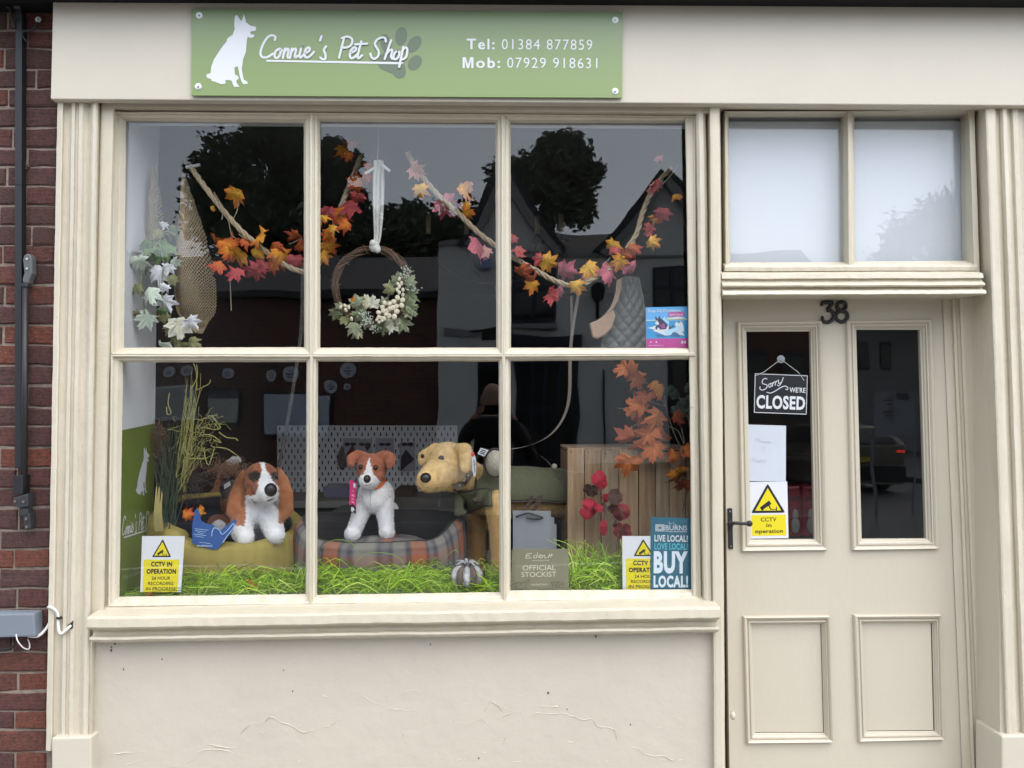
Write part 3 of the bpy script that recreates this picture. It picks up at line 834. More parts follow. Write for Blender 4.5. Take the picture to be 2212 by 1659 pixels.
dog = [(407, 170), (410, 145), (420, 130), (435, 138), (450, 165), (465, 182), (475, 165), (485, 122), (500, 165), (503, 190), (530, 212), (540, 222), (585, 230), (592, 250), (585, 265), (545, 272), (540, 285), (552, 298), (578, 300), (572, 318), (550, 328), (520, 318), (513, 345), (505, 440), (500, 460), (482, 505), (475, 560), (470, 590), (478, 640), (487, 685), (515, 700), (524, 720), (485, 724), (470, 705), (452, 650), (443, 600), (435, 570), (408, 582), (412, 640), (440, 655), (446, 676), (425, 690), (425, 710), (452, 745), (405, 747), (395, 725), (385, 695), (360, 688), (330, 690), (335, 718), (300, 725), (260, 710), (215, 695), (208, 680), (180, 672), (168, 655), (175, 638), (205, 630), (212, 570), (235, 510), (280, 440), (310, 395), (340, 360), (345, 335), (375, 310), (390, 305), (410, 250), (405, 215)]
mb = MB(); S.poly(mb, [cq(*p) for p in dog], .0010); mb.build('dog_emblem', white_print, FS, fix=False)
paw = MB()
pg_ = mat('sign_paw_print', rgb(92, 106, 84), .3)
for c_, rx, ry, ro in [((1697, 372), 46, 80, -.22), ((1830, 312), 51, 82, .14), ((1942, 380), 52, 80, .62), ((1948, 540), 53, 72, .66)]:
    S.poly(paw, [cq(c_[0] + rx * math.cos(t) * math.cos(ro) - ry * math.sin(t) * math.sin(ro), c_[1] + rx * math.cos(t) * math.sin(ro) + ry * math.sin(t) * math.cos(ro)) for t in [2 * PI * k / 24 for k in range(24)]], .0005)
S.poly(paw, [cq(*p) for p in [(1628, 555), (1632, 520), (1650, 480), (1700, 440), (1760, 425), (1815, 450), (1845, 510), (1866, 575), (1872, 630), (1855, 665), (1820, 678), (1785, 665), (1755, 632), (1700, 612), (1650, 590)]], .0005)
paw.build('paw_emblem', pg_, FS, fix=False)
CONNIE = [[(750, 345), (755, 318), (725, 305), (690, 322), (655, 375), (632, 435), (632, 475), (655, 495), (692, 490), (735, 462)],
    [(792, 420), (760, 440), (749, 480), (764, 500), (788, 485), (801, 447), (792, 421), (815, 437)],
    [(838, 420), (820, 500)], [(825, 462), (850, 426), (868, 428), (860, 480), (864, 498)], [(897, 420), (880, 500)], [(886, 460), (914, 424), (932, 428), (922, 480), (928, 497), (948, 480)],
    [(975, 420), (962, 480), (972, 497), (994, 476)], [(986, 397), (988, 393)], [(1003, 466), (1042, 442), (1050, 418), (1030, 412), (1010, 440), (1006, 478), (1025, 498), (1055, 482), (1086, 448)],
    [(1150, 315), (1137, 352)], [(1190, 402), (1170, 432), (1183, 470), (1182, 508), (1160, 512), (1140, 498)],
    [(1341, 335), (1300, 500)], [(1322, 332), (1370, 318), (1410, 340), (1405, 385), (1370, 410), (1318, 412)], [(1395, 462), (1436, 440), (1445, 417), (1425, 412), (1402, 440), (1392, 480), (1405, 505), (1435, 492), (1455, 470)],
    [(1490, 360), (1460, 480), (1468, 505), (1497, 478)], [(1436, 386), (1540, 379)], [(1700, 362), (1694, 335), (1668, 326), (1627, 345), (1606, 380), (1622, 415), (1640, 450), (1632, 488), (1602, 510), (1577, 495), (1568, 465)],
    [(1745, 350), (1690, 512)], [(1702, 470), (1733, 437), (1755, 437), (1745, 488), (1757, 511)], [(1800, 441), (1775, 462), (1766, 500), (1782, 515), (1805, 498), (1816, 460), (1803, 441)],
    [(1850, 408), (1815, 580)], [(1835, 452), (1863, 416), (1884, 428), (1876, 488), (1846, 515), (1828, 502)]]
lt = MB()
for p in CONNIE: S.stroke(lt, [cq(*q) for q in p], .0074, .0012)
S.poly(lt, [cq(*p) for p in [(680, 515), (1855, 535), (1838, 554), (680, 531)]], .0011)
lt.build('lettering', white_print, FS, fix=False)
def rq(x, y):
    u = (1000 + x / 3.6867) / 1.04158; v = (y / 3.6867) / 1.04158
    yl = 19 + (u - 414) * (8 / 931.); yb = 206 + (u - 414) * (5 / 931.)
    return ((u - 414) / 931.0, (v - yl) / (yb - yl))
def signtext(mb, sheet, txt, x0, y0, x1, y1, q, bold, space=1.0):
    a0, b0 = q(x0, y0); a1, b1 = q(x1, y1)
    sheet.text(mb, txt, (a0, b0, a1, b1), .0010, bold, 0, space)
lt = MB()
signtext(lt, S, 'Tel:', 175, 322, 408, 413, rq, .020, 1.15); signtext(lt, S, '01384 877859', 468, 325, 1225, 416, rq, -.004, 1.15)
signtext(lt, S, 'ob:', 254, 477, 455, 567, rq, .020, 1.15); S.poly(lt, [rq(*p) for p in [(142, 567), (142, 477), (168, 477), (187, 540), (206, 477), (232, 477), (232, 567), (214, 567), (214, 497), (195, 567), (178, 567), (160, 497), (160, 567)]], .0010); signtext(lt, S, '07929 918631', 513, 478, 1268, 569, rq, -.004, 1.15)
lt.build('lettering', white_print, FS, fix=False)
for u, v in ((430, 33), (428, 187), (1329, 43), (1329, 197)): washer(u, v, SY - .001, FS, 1.15)
# ================================================================== IN THE WINDOW
from mathutils.bvhtree import BVHTree
def proj(p):
    d = CROT.transposed() @ (Vector(p) - EYE)
    return PW / 2 + FPX * d.x / -d.z, PH / 2 - FPX * d.y / -d.z
K2, K1 = .32411, .31262
def c4(x, y): return 249.62 + x * K2, 758.46 + y * K2
def c5(x, y): return 662.45 + x * K2, 758.46 + y * K2
def c6(x, y): return 1075.28 + x * K2, 758.46 + y * K2
def p1(x, y): return 249.62 + x * K1, 240.02 + y * K1
def p2(x, y): return 662.45 + x * K1, 240.02 + y * K1
def p3(x, y): return 1075.28 + x * K1, 240.02 + y * K1

# --- soft toy dogs: one continuous body each, grown from overlapping volumes
class Plush:
    def __init__(s, crop, y): s.crop, s.y, s.mb = crop, y, MB()
    def P(s, x, y, dy=0.0): return at(*s.crop(x, y), s.y + dy)
    def m(s, px, dy=0.0): return px * K2 * per(s.y + dy)
    def b(s, x, y, dy, rx, rz=None, ry=None, rot=0.0):
        rz = rx if rz is None else rz; ry = (rx + rz) / 2 if ry is None else ry
        s.mb.ball(s.P(x, y, dy), (s.m(rx, dy), s.m(ry, dy), s.m(rz, dy)), Matrix.Rotation(rot, 3, 'Y'), 20, 14)
        return s
    def chain(s, pts, flat=1.0, n=6):
        """pts = [(x, y, dy, r)...]"""
        for a, b in zip(pts[:-1], pts[1:]):
            for k in range(n + 1):
                t = k / n
                q = [a[i] + (b[i] - a[i]) * t for i in range(4)]
                s.b(q[0], q[1], q[2], q[3], q[3], q[3] * flat)
        return s
    def grow(s, name, voxel, colour, parent, smooth=4, fur=0, furlen=.004, m=None, bare=()):
        me = s.mb.mesh('tmp', fix=False)
        ob = bpy.data.objects.new('tmp', me); COL.objects.link(ob)
        r = ob.modifiers.new('r', 'REMESH'); r.mode = 'VOXEL'; r.voxel_size = voxel
        sm = ob.modifiers.new('s', 'SMOOTH'); sm.factor = .5; sm.iterations = smooth
        dg = bpy.context.evaluated_depsgraph_get()
        me2 = bpy.data.meshes.new_from_object(ob.evaluated_get(dg))
        bpy.data.objects.remove(ob); bpy.data.meshes.remove(me)
        me2.name = name
        vs = [v.co.copy() for v in me2.vertices]
        fs = [tuple(p.vertices) for p in me2.polygons]
        s.bvh = BVHTree.FromPolygons(vs, fs)
        cols = [colour(s, p) for p in vs]
        ca = me2.color_attributes.new('Col', 'FLOAT_COLOR', 'POINT')
        ca.data.foreach_set('color', [x for c in cols for x in (c[0], c[1], c[2], 1.0)])
        me2.polygons.foreach_set('use_smooth', [True] * len(fs))
        lo = Vector((min(p.x for p in vs), min(p.y for p in vs), min(p.z for p in vs))); hi = Vector((max(p.x for p in vs), max(p.y for p in vs), max(p.z for p in vs)))
        o0 = Vector(((lo.x + hi.x) / 2, (lo.y + hi.y) / 2, lo.z))
        me2.transform(Matrix.Translation(-o0))
        me2.materials.clear()
        o = link(name, me2, m or plush, parent, o0)
        if fur:
            rr = random.Random(3); fb = MB()
            nrm = [p.normal.copy() for p in me2.polygons]
            for _ in range(fur):
                i = rr.randrange(len(fs))
                p = sum((vs[q] * w for q, w in zip(fs[i], [rr.random() for _ in fs[i]])), Vector()) 
                ws = [rr.random() + .05 for _ in fs[i]]; t = sum(ws)
                p = sum((vs[q] * (w / t) for q, w in zip(fs[i], ws)), Vector())
                nn = nrm[i]
                if nn.y > .45: continue
                if bare:
                    px_, py_ = s.inv(p)
                    if any((px_ - bx) ** 2 + (py_ - by) ** 2 < br * br for bx, by, br in bare): continue
                dr_ = (nn + Vector((rr.gauss(0, .45), rr.gauss(0, .45), rr.gauss(-.25, .45)))).normalized()
                sdv = dr_.orthogonal().normalized() * furlen * .11
                c0 = cols[fs[i][0]]; kk = rr.uniform(.8, 1.15)
                fb.cur = (c0[0] * kk, c0[1] * kk, c0[2] * kk, 1)
                L = furlen * rr.uniform(.5, 1.2)
                fb.add([p - sdv, p + sdv, p + dr_ * L + Vector((0, 0, -L * .3))], [(0, 1, 2)])
            f = fb.build('fur', m or plush, o, colors=True, fix=False); f['kind'] = 'stuff'
        return o
    def hit(s, x, y):
        p = at(*s.crop(x, y), 0.0)
        d = (p - EYE).normalized()
        loc, n, i, _ = s.bvh.ray_cast(EYE, d)
        if loc is None: return s.P(x, y), Vector((0, -1, 0))
        return loc, (n if n.dot(d) < 0 else -n)
    def inv(s, p):
        u, v = proj(p)
        o = s.crop(0, 0)
        return (u - o[0]) / K2, (v - o[1]) / K2
eye_m = mat('toy_eye', (0.014, 0.007, 0.004), 0.18, spec=.5)
nose_m = mat('toy_nose', (0.012, 0.012, 0.013), 0.35)
def mixc(a, b, t):
    t = max(0, min(1, t)); return tuple(a[i] + (b[i] - a[i]) * t for i in range(3))
def nz(p, s_=30): return noise.noise(Vector(p) * s_)

# Jack Russell
WHT = (0.80, 0.79, 0.80); BRN = (0.34, 0.115, 0.065); TAN = (0.55, 0.36, 0.13)
J = Plush(c5, .42)
DOGJ = thing('plush_terrier', J.P(430, 1210, .05), 'white soft toy terrier with brown head standing in the tartan bed', 'soft toy', 'soft toy dogs in the shop window')
J.chain([(455, 965, -.01, 108), (462, 955, .10, 112), (470, 970, .2, 108)]).b(450, 985, -.02, 100, 92)
J.chain([(452, 915, .0, 82), (440, 850, -.01, 78)])
J.b(433, 772, -.02, 99, 90, 92).b(432, 825, -.03, 88, 74, 85)
J.chain([(420, 855, -.08, 62), (405, 862, -.12, 48)]).b(404, 885, -.10, 44, 28, 44)
for sx_ in (1, -1):
    pass
J.chain([(385, 700, -.02, 30), (340, 692, -.03, 34), (300, 715, -.045, 33), (292, 745, -.055, 24), (300, 762, -.06, 12)], .45)
J.chain([(490, 698, -.02, 30), (530, 695, -.03, 36), (560, 715, -.045, 36), (556, 750, -.055, 30), (548, 772, -.06, 14)], .45)
J.chain([(382, 1030, -.02, 62), (345, 1120, -.03, 50), (318, 1190, -.035, 48), (306, 1215, -.045, 50)])
J.chain([(515, 1030, -.02, 62), (527, 1120, -.03, 50), (533, 1180, -.035, 47), (535, 1205, -.045, 49)])
J.chain([(395, 1060, .2, 60), (395, 1180, .2, 42)]).chain([(550, 1060, .2, 60), (565, 1170, .19, 40)])
J.chain([(475, 900, .28, 22), (480, 850, .32, 14)])
def jc(s, p):
    x, y = s.inv(p)
    if p.y > .42 + .06 and y > 880: return WHT
    y += nz(p, 90) * 8; x += nz(p + Vector((3, 3, 3)), 90) * 6
    if y > 905: return WHT
    if 715 < y < 835 and abs(x - 415) < (y - 712) * .26 + 2: return WHT
    if ((x - 405) / 78) ** 2 + ((y - 880) / 62) ** 2 < 1: return WHT
    if y > 872 and abs(x - 460) < 110: return WHT if x > 520 or x < 360 else mixc(WHT, BRN, .15)
    return mixc(BRN, (0.42, 0.16, 0.09), nz(p, 60) + .4)
J.grow('body', .0045, jc, DOGJ, 3, fur=26000, furlen=.0065, bare=((361, 773, 26), (459, 776, 26), (404, 850, 34)))
for x, y in ((361, 773), (459, 776)):
    p, n = J.hit(x, y); MB().ball(p + n * .001, J.m(17), nu=12, nv=8).build('eye', eye_m, DOGJ, smooth=True)
p, n = J.hit(404, 850); MB().ball(p - n * .004, (J.m(24), .016, J.m(26))).build('nose', nose_m, DOGJ, smooth=True)
p, n = J.hit(398, 893); mth = MB().tube(curve([J.hit(372, 885)[0], J.hit(385, 896)[0], p, J.hit(415, 893)[0], J.hit(432, 882)[0]], 4), .0014, n=6); mth.build('mouth', nose_m, DOGJ)
col_ = MB()
cpts = [J.hit(x, y)[0] + Vector((0, -.003, 0)) for x, y in [(448, 912), (470, 905), (490, 892), (508, 872), (520, 845)]]
col_.strip([q_ + Vector((0, -.004, 0)) for q_ in curve(cpts, 6)], .019, (-.68, 0, .73)); col_.build('collar', mat('orange_webbing', (0.55, 0.11, 0.025), .7), DOGJ)
seam = MB().tube([J.hit(424, y)[0] for y in range(930, 1045, 10)], .0009, n=5); seam.build('seam', mat('seam', (.3, .3, .3), .9), DOGJ)
TG = thing('pink_tag', J.P(305, 1085, -.05), 'tall pink and black card tag hanging beside the white terrier', 'tag')
Sg = Sheet([J.P(287, 858, -.09), J.P(333, 868, -.085), J.P(328, 1085, -.085), J.P(283, 1070, -.09)], (-.1, -1, 0))
Sg.board('card', mat('pink_card', (0.50, 0.03, 0.16), .4), TG, .001)
t = MB(); Sg.poly(t, [(0, .80), (.5, .72), (1, .80), (1, 1), (0, 1)]); t.build('black_end', black_print, TG, fix=False)
t = MB(); Sg.poly(t, [(.55, .06), (.9, .08), (.88, .22), (.55, .2)], .0009); Sg.poly(t, [(.3, .84), (.6, .82), (.85, .9), (.5, .93), (.75, .98), (.3, .96)], .0009); t.build('print', white_print, TG, fix=False)
t = MB()
for a_, b_ in ((.3, .34), (.42, .5), (.55, .6), (.64, .7)): Sg.poly(t, [(.35, a_), (.75, a_ + .02), (.7, b_), (.3, b_ - .02)])
t.build('print', mat('pale_pink', (.75, .3, .42), .4), TG, fix=False)
MB().tube([J.P(320, 862, -.092), J.P(345, 880, -.085), J.hit(352, 905)[0]], .0015, n=6).build('tag_loop', black_iron, TG)

# Basset hound
B = Plush(c4, .40)
DOGB = thing('plush_basset', B.P(930, 1250, .1), 'soft toy basset hound with long tan ears lying in the mustard bed', 'soft toy', 'soft toy dogs in the shop window')
B.b(970, 835, -.03, 104, 92, 95).b(965, 875, -.04, 98, 84, 90)
B.chain([(1000, 905, -.09, 82), (1022, 935, -.14, 72)]).b(1000, 965, -.11, 80, 42, 70).b(925, 955, -.06, 55, 55)
B.chain([(960, 980, .02, 110), (950, 1080, .03, 128), (930, 1130, .06, 120)])
B.chain([(950, 1050, .06, 140), (860, 1010, .22, 140), (770, 1010, .36, 150)])
B.chain([(850, 1120, -.03, 80), (840, 1195, -.09, 66), (862, 1240, -.15, 58)])
B.chain([(1030, 1100, -.02, 78), (1050, 1180, -.08, 64), (1068, 1225, -.14, 56)])
B.chain([(690, 1040, .34, 105), (650, 1120, .26, 70), (700, 1170, .14, 60)])
B.chain([(700, 900, .42, 42), (735, 770, .45, 30), (790, 725, .45, 25), (818, 725, .44, 20)])
B.chain([(858, 815, .03, 28), (822, 885, .0, 36), (798, 985, -.03, 48), (788, 1070, -.05, 53), (806, 1122, -.05, 34)], .32)
B.chain([(1085, 800, .03, 28), (1118, 865, .0, 38), (1138, 965, -.03, 50), (1138, 1050, -.04, 50), (1114, 1108, -.04, 28)], .32)
def bc_(s, p):
    x, y = s.inv(p); x += nz(p, 70) * 10; y += nz(p + Vector((9, 1, 4)), 70) * 10
    ear = (p.y < .40 + .07) and ((x < 866 and 780 < y < 1165) or (x > 1086 and 785 < y < 1150))
    T = (0.43, 0.19, 0.095)
    if ear: return mixc(T, (0.36, 0.13, 0.06), .5 + nz(p, 40))
    if y < 1030 and x > 860 and p.y < .40 + .04 and y < 1015:
        if ((x - 928) / 40) ** 2 + ((y - 832) / 34) ** 2 < 1 or ((x - 1062) / 26) ** 2 + ((y - 832) / 34) ** 2 < 1: return (0.035, 0.025, 0.022)
        if abs(x - (985 + (y - 770) * .22)) < 15 + max(0, y - 790) * .46: return WHT
        if ((x - 1020) / 85) ** 2 + ((y - 960) / 62) ** 2 < 1: return mixc(WHT, (.05, .04, .04), 1 if nz(p, 160) > .42 else 0)
        if y > 960: return WHT
        return mixc((0.36, 0.135, 0.065), (0.24, 0.08, 0.04), .5 + nz(p, 50))
    if y < 762 and x > 745: return WHT
    if p.y > .40 + .12 and x < 870:
        if y > 985 or x < 700: return (0.33, 0.12, 0.06)
        if y < 800: return (0.20, 0.12, 0.07)
        return (0.03, 0.028, 0.028)
    return WHT
B.grow('body', .005, bc_, DOGB, 3, fur=26000, furlen=.007, bare=((948, 851, 26), (1068, 842, 18), (1036, 922, 52)))
for x, y, r_ in ((948, 851, 16), (1068, 842, 10)):
    p, n = B.hit(x, y); MB().ball(p + n * .001, B.m(r_), nu=12, nv=8).build('eye', eye_m, DOGB, smooth=True)
p, n = B.hit(1036, 922); MB().ball(p - n * .006, (B.m(40), .022, B.m(43))).build('nose', nose_m, DOGB, smooth=True)
MB().tube(curve([B.hit(x, y)[0] for x, y in [(905, 985), (930, 1008), (970, 1008), (1010, 1000), (1045, 985), (1062, 975)]], 4), .0022, n=6).build('mouth', nose_m, DOGB)
TG = thing('price_tag', B.P(742, 930, .1), 'black swing tag with white label on the back of the basset', 'tag')
Sg = Sheet([B.P(690, 905, .06), B.P(765, 860, .06), B.P(775, 900, .06), B.P(695, 950, .06)], (-.2, -1, .1)); Sg.board('card', black_print, TG, .001)
t = MB(); Sg.poly(t, [(.4, .1), (.95, .1), (.95, .8), (.4, .8)]); t.build('print', white_print, TG, fix=False)

# Labrador with its tweed coat
L = Plush(c5, .34)
DOGL = thing('plush_labrador', L.P(1250, 1480, 0), 'large golden soft toy labrador in a green tweed coat with brown trim', 'soft toy', 'soft toy dogs in the shop window')
L.b(945, 735, -.05, 142, 130, 120).b(935, 790, -.07, 128, 105, 115)
L.chain([(870, 825, -.13, 105), (812, 858, -.17, 78)]).b(835, 890, -.13, 98, 42, 80).b(960, 860, -.06, 100, 70, 90)
L.chain([(1010, 640, -.10, 28), (1055, 655, -.11, 46), (1068, 720, -.135, 52), (1058, 780, -.15, 34)], .45)
L.chain([(860, 650, .06, 40), (780, 700, .05, 40), (768, 740, .04, 26)], .5)
L.chain([(1030, 800, .0, 105), (1110, 880, .05, 128), (1190, 930, .08, 150)])
L.chain([(1190, 940, .09, 155), (1450, 950, .12, 158), (1750, 950, .16, 158), (1950, 960, .18, 140)])
L.chain([(1270, 1010, -.02, 85), (1278, 1200, -.03, 60), (1285, 1420, -.03, 55), (1270, 1500, -.06, 62)])
L.chain([(1135, 1000, .14, 85), (1132, 1200, .15, 62), (1135, 1430, .15, 58), (1120, 1500, .12, 60)])
L.chain([(1850, 1010, .1, 85), (1870, 1250, .1, 55), (1860, 1500, .06, 60)]).chain([(1830, 1010, .26, 85), (1830, 1500, .26, 55)])
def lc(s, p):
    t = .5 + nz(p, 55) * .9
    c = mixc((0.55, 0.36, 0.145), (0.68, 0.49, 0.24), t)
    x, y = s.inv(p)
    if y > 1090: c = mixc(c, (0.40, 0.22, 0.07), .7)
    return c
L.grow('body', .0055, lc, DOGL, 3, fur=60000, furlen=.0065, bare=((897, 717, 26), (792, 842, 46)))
p, n = L.hit(897, 717); MB().ball(p + n * .003, L.m(18), nu=14, nv=10).build('eye', eye_m, DOGL, smooth=True)
p, n = L.hit(772, 690); MB().ball(L.P(772, 700, -.02), L.m(14), nu=10, nv=8).build('eye', eye_m, DOGL, smooth=True)
p, n = L.hit(792, 842); MB().ball(p - n * .006, (L.m(36), .022, L.m(32)), Matrix.Rotation(-.15, 3, 'Y')).build('nose', nose_m, DOGL, smooth=True)
MB().tube(curve([L.hit(x, y)[0] for x, y in [(800, 905), (850, 912), (900, 905), (950, 880)]], 4), .0015, n=6).build('mouth', mat('mouth_line', (.22, .12, .05), .9), DOGL)
cpts = [L.hit(x, y)[0] + Vector((0, -.007, 0)) for x, y in [(985, 905), (1010, 897), (1035, 882), (1062, 850), (1085, 815), (1095, 795)]]
brn_l = mat('brown_leather', (0.075, 0.045, 0.03), .5, var=.3)
cl_ = MB().strip([q_ + Vector((0, -.003, 0)) for q_ in curve(cpts, 6)], .030, (-.68, 0, .73)).build('collar', brn_l, DOGL)
st = MB()
for x, y in ((1048, 862), (1075, 828), (1020, 893)):
    p, n = L.hit(x, y); MB().ball(p + Vector((0, -.011, 0)), .0045, nu=8, nv=6).build('stud', steel, cl_)
# coat
CT = thing('dog_coat', L.P(1500, 1000, 0), 'green tweed dog coat with dark trim worn by the golden toy labrador', 'dog coat')
tweed = mat('green_tweed', (0.125, 0.130, 0.075), 0.95, var=.35, vscale=160, bump=.7, bscale=350, bdist=.002)
ct = MB()
def coat_pt(x, ang, grow=1.0):
    t = max(0.0, min(1.0, (x - 1130) / 820.0))
    cy = 925 + 30 * t; dy = .06 + .12 * t
    r = L.m(172 - 8 * t, dy) * grow
    c = L.P(x, cy, dy)
    return c + Vector((0, -math.cos(ang) * r, math.sin(ang) * r)) + wob(c + Vector((ang * .1, 0, 0)), .004, 14)
def coat_fn(a, b):
    x = 1150 + 830 * a
    lo_ = math.radians(-26 + 10 * math.sin(a * 3))
    return coat_pt(x - (1 - b) * 20 * (1 - a), lo_ + (math.radians(165) - lo_) * b)
ct.grid(coat_fn, 44, 26)
o = ct.build('cover', tweed, CT, smooth=True); sm_ = o.modifiers.new('thick', 'SOLIDIFY'); sm_.thickness = .006
piping = mat('dark_brown_piping', (0.035, 0.022, 0.018), .6)
MB().tube([coat_fn(i / 60, 0) + Vector((0, -.002, 0)) for i in range(61)], .0042, n=8).build('piping', piping, CT, smooth=True)
MB().tube([coat_fn(0, i / 30) + Vector((-.003, -.003, 0)) for i in range(31)], .0045, n=8).build('piping', piping, CT, smooth=True)
fl = MB(); 
def patch(cx, cy, rx, ry, dyy, n=26):
    c = L.P(cx, cy, dyy)
    return [c + Vector((L.m(rx) * math.cos(2 * PI * k / n), -.012 * math.sin(2 * PI * k / n) , L.m(ry) * math.sin(2 * PI * k / n))) for k in range(n)]
pp = patch(1255, 745, 68, 92, -.085)
pc = sum(pp, Vector()) / len(pp)
fl.add(pp + [pc + Vector((0, -.018, 0))] + [q + Vector((0, .03, 0)) for q in pp], [(k, (k + 1) % 26, 26) for k in range(26)] + [(k, (k + 1) % 26, 27 + (k + 1) % 26, 27 + k) for k in range(26)])
fl.build('fleece_panel', mat('cream_fleece', (0.60, 0.56, 0.46), .95, var=.25, vscale=120, bump=1, bscale=160, bdist=.006), CT, smooth=True)
MB().tube(pp + [pp[0]], .0045, n=8).build('piping', piping, CT, smooth=True)
ch = MB()
def chest(a, b):
    x = 985 + a * 250; y = 925 + b * (165 - 60 * a) + 12 * math.sin(a * 6)
    p = L.hit(min(x, 1270), y)[0]
    return p + Vector((0, -.014, 0))
ch.grid(chest, 14, 8); o = ch.build('chest_strap', tweed, CT, smooth=True); q_ = o.modifiers.new('thick', 'SOLIDIFY'); q_.thickness = .005
MB().tube([chest(i / 14, 0) + Vector((0, -.003, 0)) for i in range(15)], .0038, n=8).build('piping', piping, CT, smooth=True)
MB().tube([chest(i / 14, 1) + Vector((0, -.003, 0)) for i in range(15)], .0038, n=8).build('piping', piping, CT, smooth=True)
MB().prism([L.P(1105, 985, -.16), L.P(1165, 955, -.16), L.P(1175, 985, -.16), L.P(1120, 1010, -.16)], (0, .012, 0)).build('buckle_strap', brn_l, CT, bevel=.002)
bp_ = L.P(380 + 1273.7, 770, -.045); 
MB().lathe(L.P(1650, 768, -.045), [(0, -.006), (.009, -.006), (.0105, -.003), (.0105, .006)], 16, 'Y').build('button', mat('horn_button', (.22, .2, .14), .35), CT, smooth=True)
MB().tube(curve([L.P(x, y, dyy) for x, y, dyy in [(1560, 700, -.02), (1610, 740, -.04), (1650, 800, -.05), (1680, 850, -.055), (1710, 840, -.05)]], 6), .002, n=6).build('flap_seam', piping, CT)
bs = MB(); bs.strip(curve([L.P(x, y, -.02) for x, y in [(1560, 960), (1535, 1030), (1500, 1070)]], 5), .022, (1, 0, .2)); bs.strip(curve([L.P(x, y, -.03) for x, y in [(1500, 965), (1470, 1040), (1400, 1090)]], 5), .016, (1, 0, .2)); bs.build('belly_strap', brn_l, CT)
TG = thing('size_tag', L.P(1165, 690, -.12), 'black swing tag with white printed label on top of the labrador coat', 'tag')
Sg = Sheet([L.P(1160, 638, -.13), L.P(1222, 656, -.13), L.P(1182, 712, -.13), L.P(1132, 690, -.13)], (0, -1, .2)); Sg.board('card', black_print, TG, .0012)
t = MB(); Sg.poly(t, [(.06, .1), (.92, .1), (.92, .86), (.06, .86)]); t.build('label', white_print, TG, fix=False)
t = MB(); [Sg.poly(t, [(.2, q), (.8, q), (.8, q + .1), (.2, q + .1)], .0012) for q in (.25, .45, .62)]; t.build('print', black_print, TG, fix=False)
MB().prism([L.P(1125, 690, -.125), L.P(1150, 700, -.125), L.P(1128, 738, -.125), L.P(1108, 720, -.125)], (0, .002, 0)).build('tag_loop', black_print, TG)
TG = thing('ear_tag', L.P(1118, 830, -.14), 'long oval white and red paper tag hanging from the ear of the labrador', 'tag')
Sg = Sheet([L.P(1085, 668, -.165), L.P(1140, 668, -.165), L.P(1140, 840, -.165), L.P(1100, 840, -.165)], (-.3, -1, 0))
t = MB(); Sg.ell(t, (.48, .5), .36, .165, 0, .0); 
t.prism([Sg.p(.5 + .3 * math.cos(q * PI / 10), .55 + .45 * math.sin(q * PI / 10), 0) for q in range(20)], (0, .0012, 0)); t.build('card', white_print, TG, fix=False)
t = MB(); Sg.poly(t, [(.42, .3), (.6, .35), (.66, .8), (.52, .85)], .0015); t.build('print', mat('grey_print', (.25, .25, .27), .4), TG, fix=False)
t = MB(); t.ball(L.P(1107, 688, -.168), (.007, .002, .008)); t.build('badge', mat('red_print', (.5, .05, .05), .4), TG)

# --- the beds
def bed(name, label, cat, cx, cy, a_, b_, h_of, col_of, thick, m, cushion, group):
    T = thing(name, (cx, cy, ZFL), label, cat, group)
    mb = MB(); NU = 200
    prof = [(-.5, .0), (-.56, .25), (-.54, .7), (-.42, .93), (-.15, 1.02), (.15, 1.02), (.42, .93), (.52, .7), (.5, .25), (.45, 0)]
    # finer rows for the woven pattern
    rows = []
    for (p, q) in zip(prof[:-1], prof[1:]):
        for k in range(3): rows.append((p[0] + (q[0] - p[0]) * k / 3, p[1] + (q[1] - p[1]) * k / 3))
    rows.append(prof[-1])
    vs, cs = [], []
    for r_, hh in rows:
        for i in range(NU):
            t = 2 * PI * i / NU
            ex = 2.6
            ct_, st_ = math.cos(t), math.sin(t)
            sx_ = abs(ct_) ** (2 / ex) * (1 if ct_ > 0 else -1); sy_ = abs(st_) ** (2 / ex) * (1 if st_ > 0 else -1)
            H = h_of(t)
            out = 1.0
            x = cx + sx_ * (a_ - r_ * -thick * 0) ; y = cy + sy_ * b_
            nx_, ny_ = sx_ / a_, sy_ / b_; ln = math.hypot(nx_, ny_) or 1
            p = Vector((x - nx_ / ln * thick * (r_ + .5), y - ny_ / ln * thick * (r_ + .5), ZFL + H * hh))
            p += wob(p, .006, 9)
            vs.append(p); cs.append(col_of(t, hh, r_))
    n = len(rows)
    mb.add(vs, [(j * NU + i, j * NU + (i + 1) % NU, (j + 1) * NU + (i + 1) % NU, (j + 1) * NU + i) for j in range(n - 1) for i in range(NU)])
    mb.c = cs
    mb.build('bolster', m, T, smooth=True, colors=True)
    cb = MB()
    def cf(u, v):
        t = 2 * PI * u
        ct_, st_ = math.cos(t), math.sin(t); ex = 2.6
        sx_ = abs(ct_) ** (2 / ex) * (1 if ct_ > 0 else -1); sy_ = abs(st_) ** (2 / ex) * (1 if st_ > 0 else -1)
        r = v * .93
        p = Vector((cx + sx_ * (a_ - thick) * r, cy + sy_ * (b_ - thick) * r, ZFL + cushion[0] * (1 - .45 * v ** 4)))
        return p + wob(p, .008, 12)
    cb.grid(cf, 60, 8, wrap=True)
    cc = []
    for j in range(9):
        for i in range(60): cc.append(cushion[1](cb.v[j * 60 + i]))
    cb.c = cc
    cb.build('cushion', m, T, smooth=True, colors=True)
    return T
OLIVE = (0.34, 0.275, 0.085)
yb0 = at(350, 1235, .50).x; yb1 = at(655, 1235, .42).x
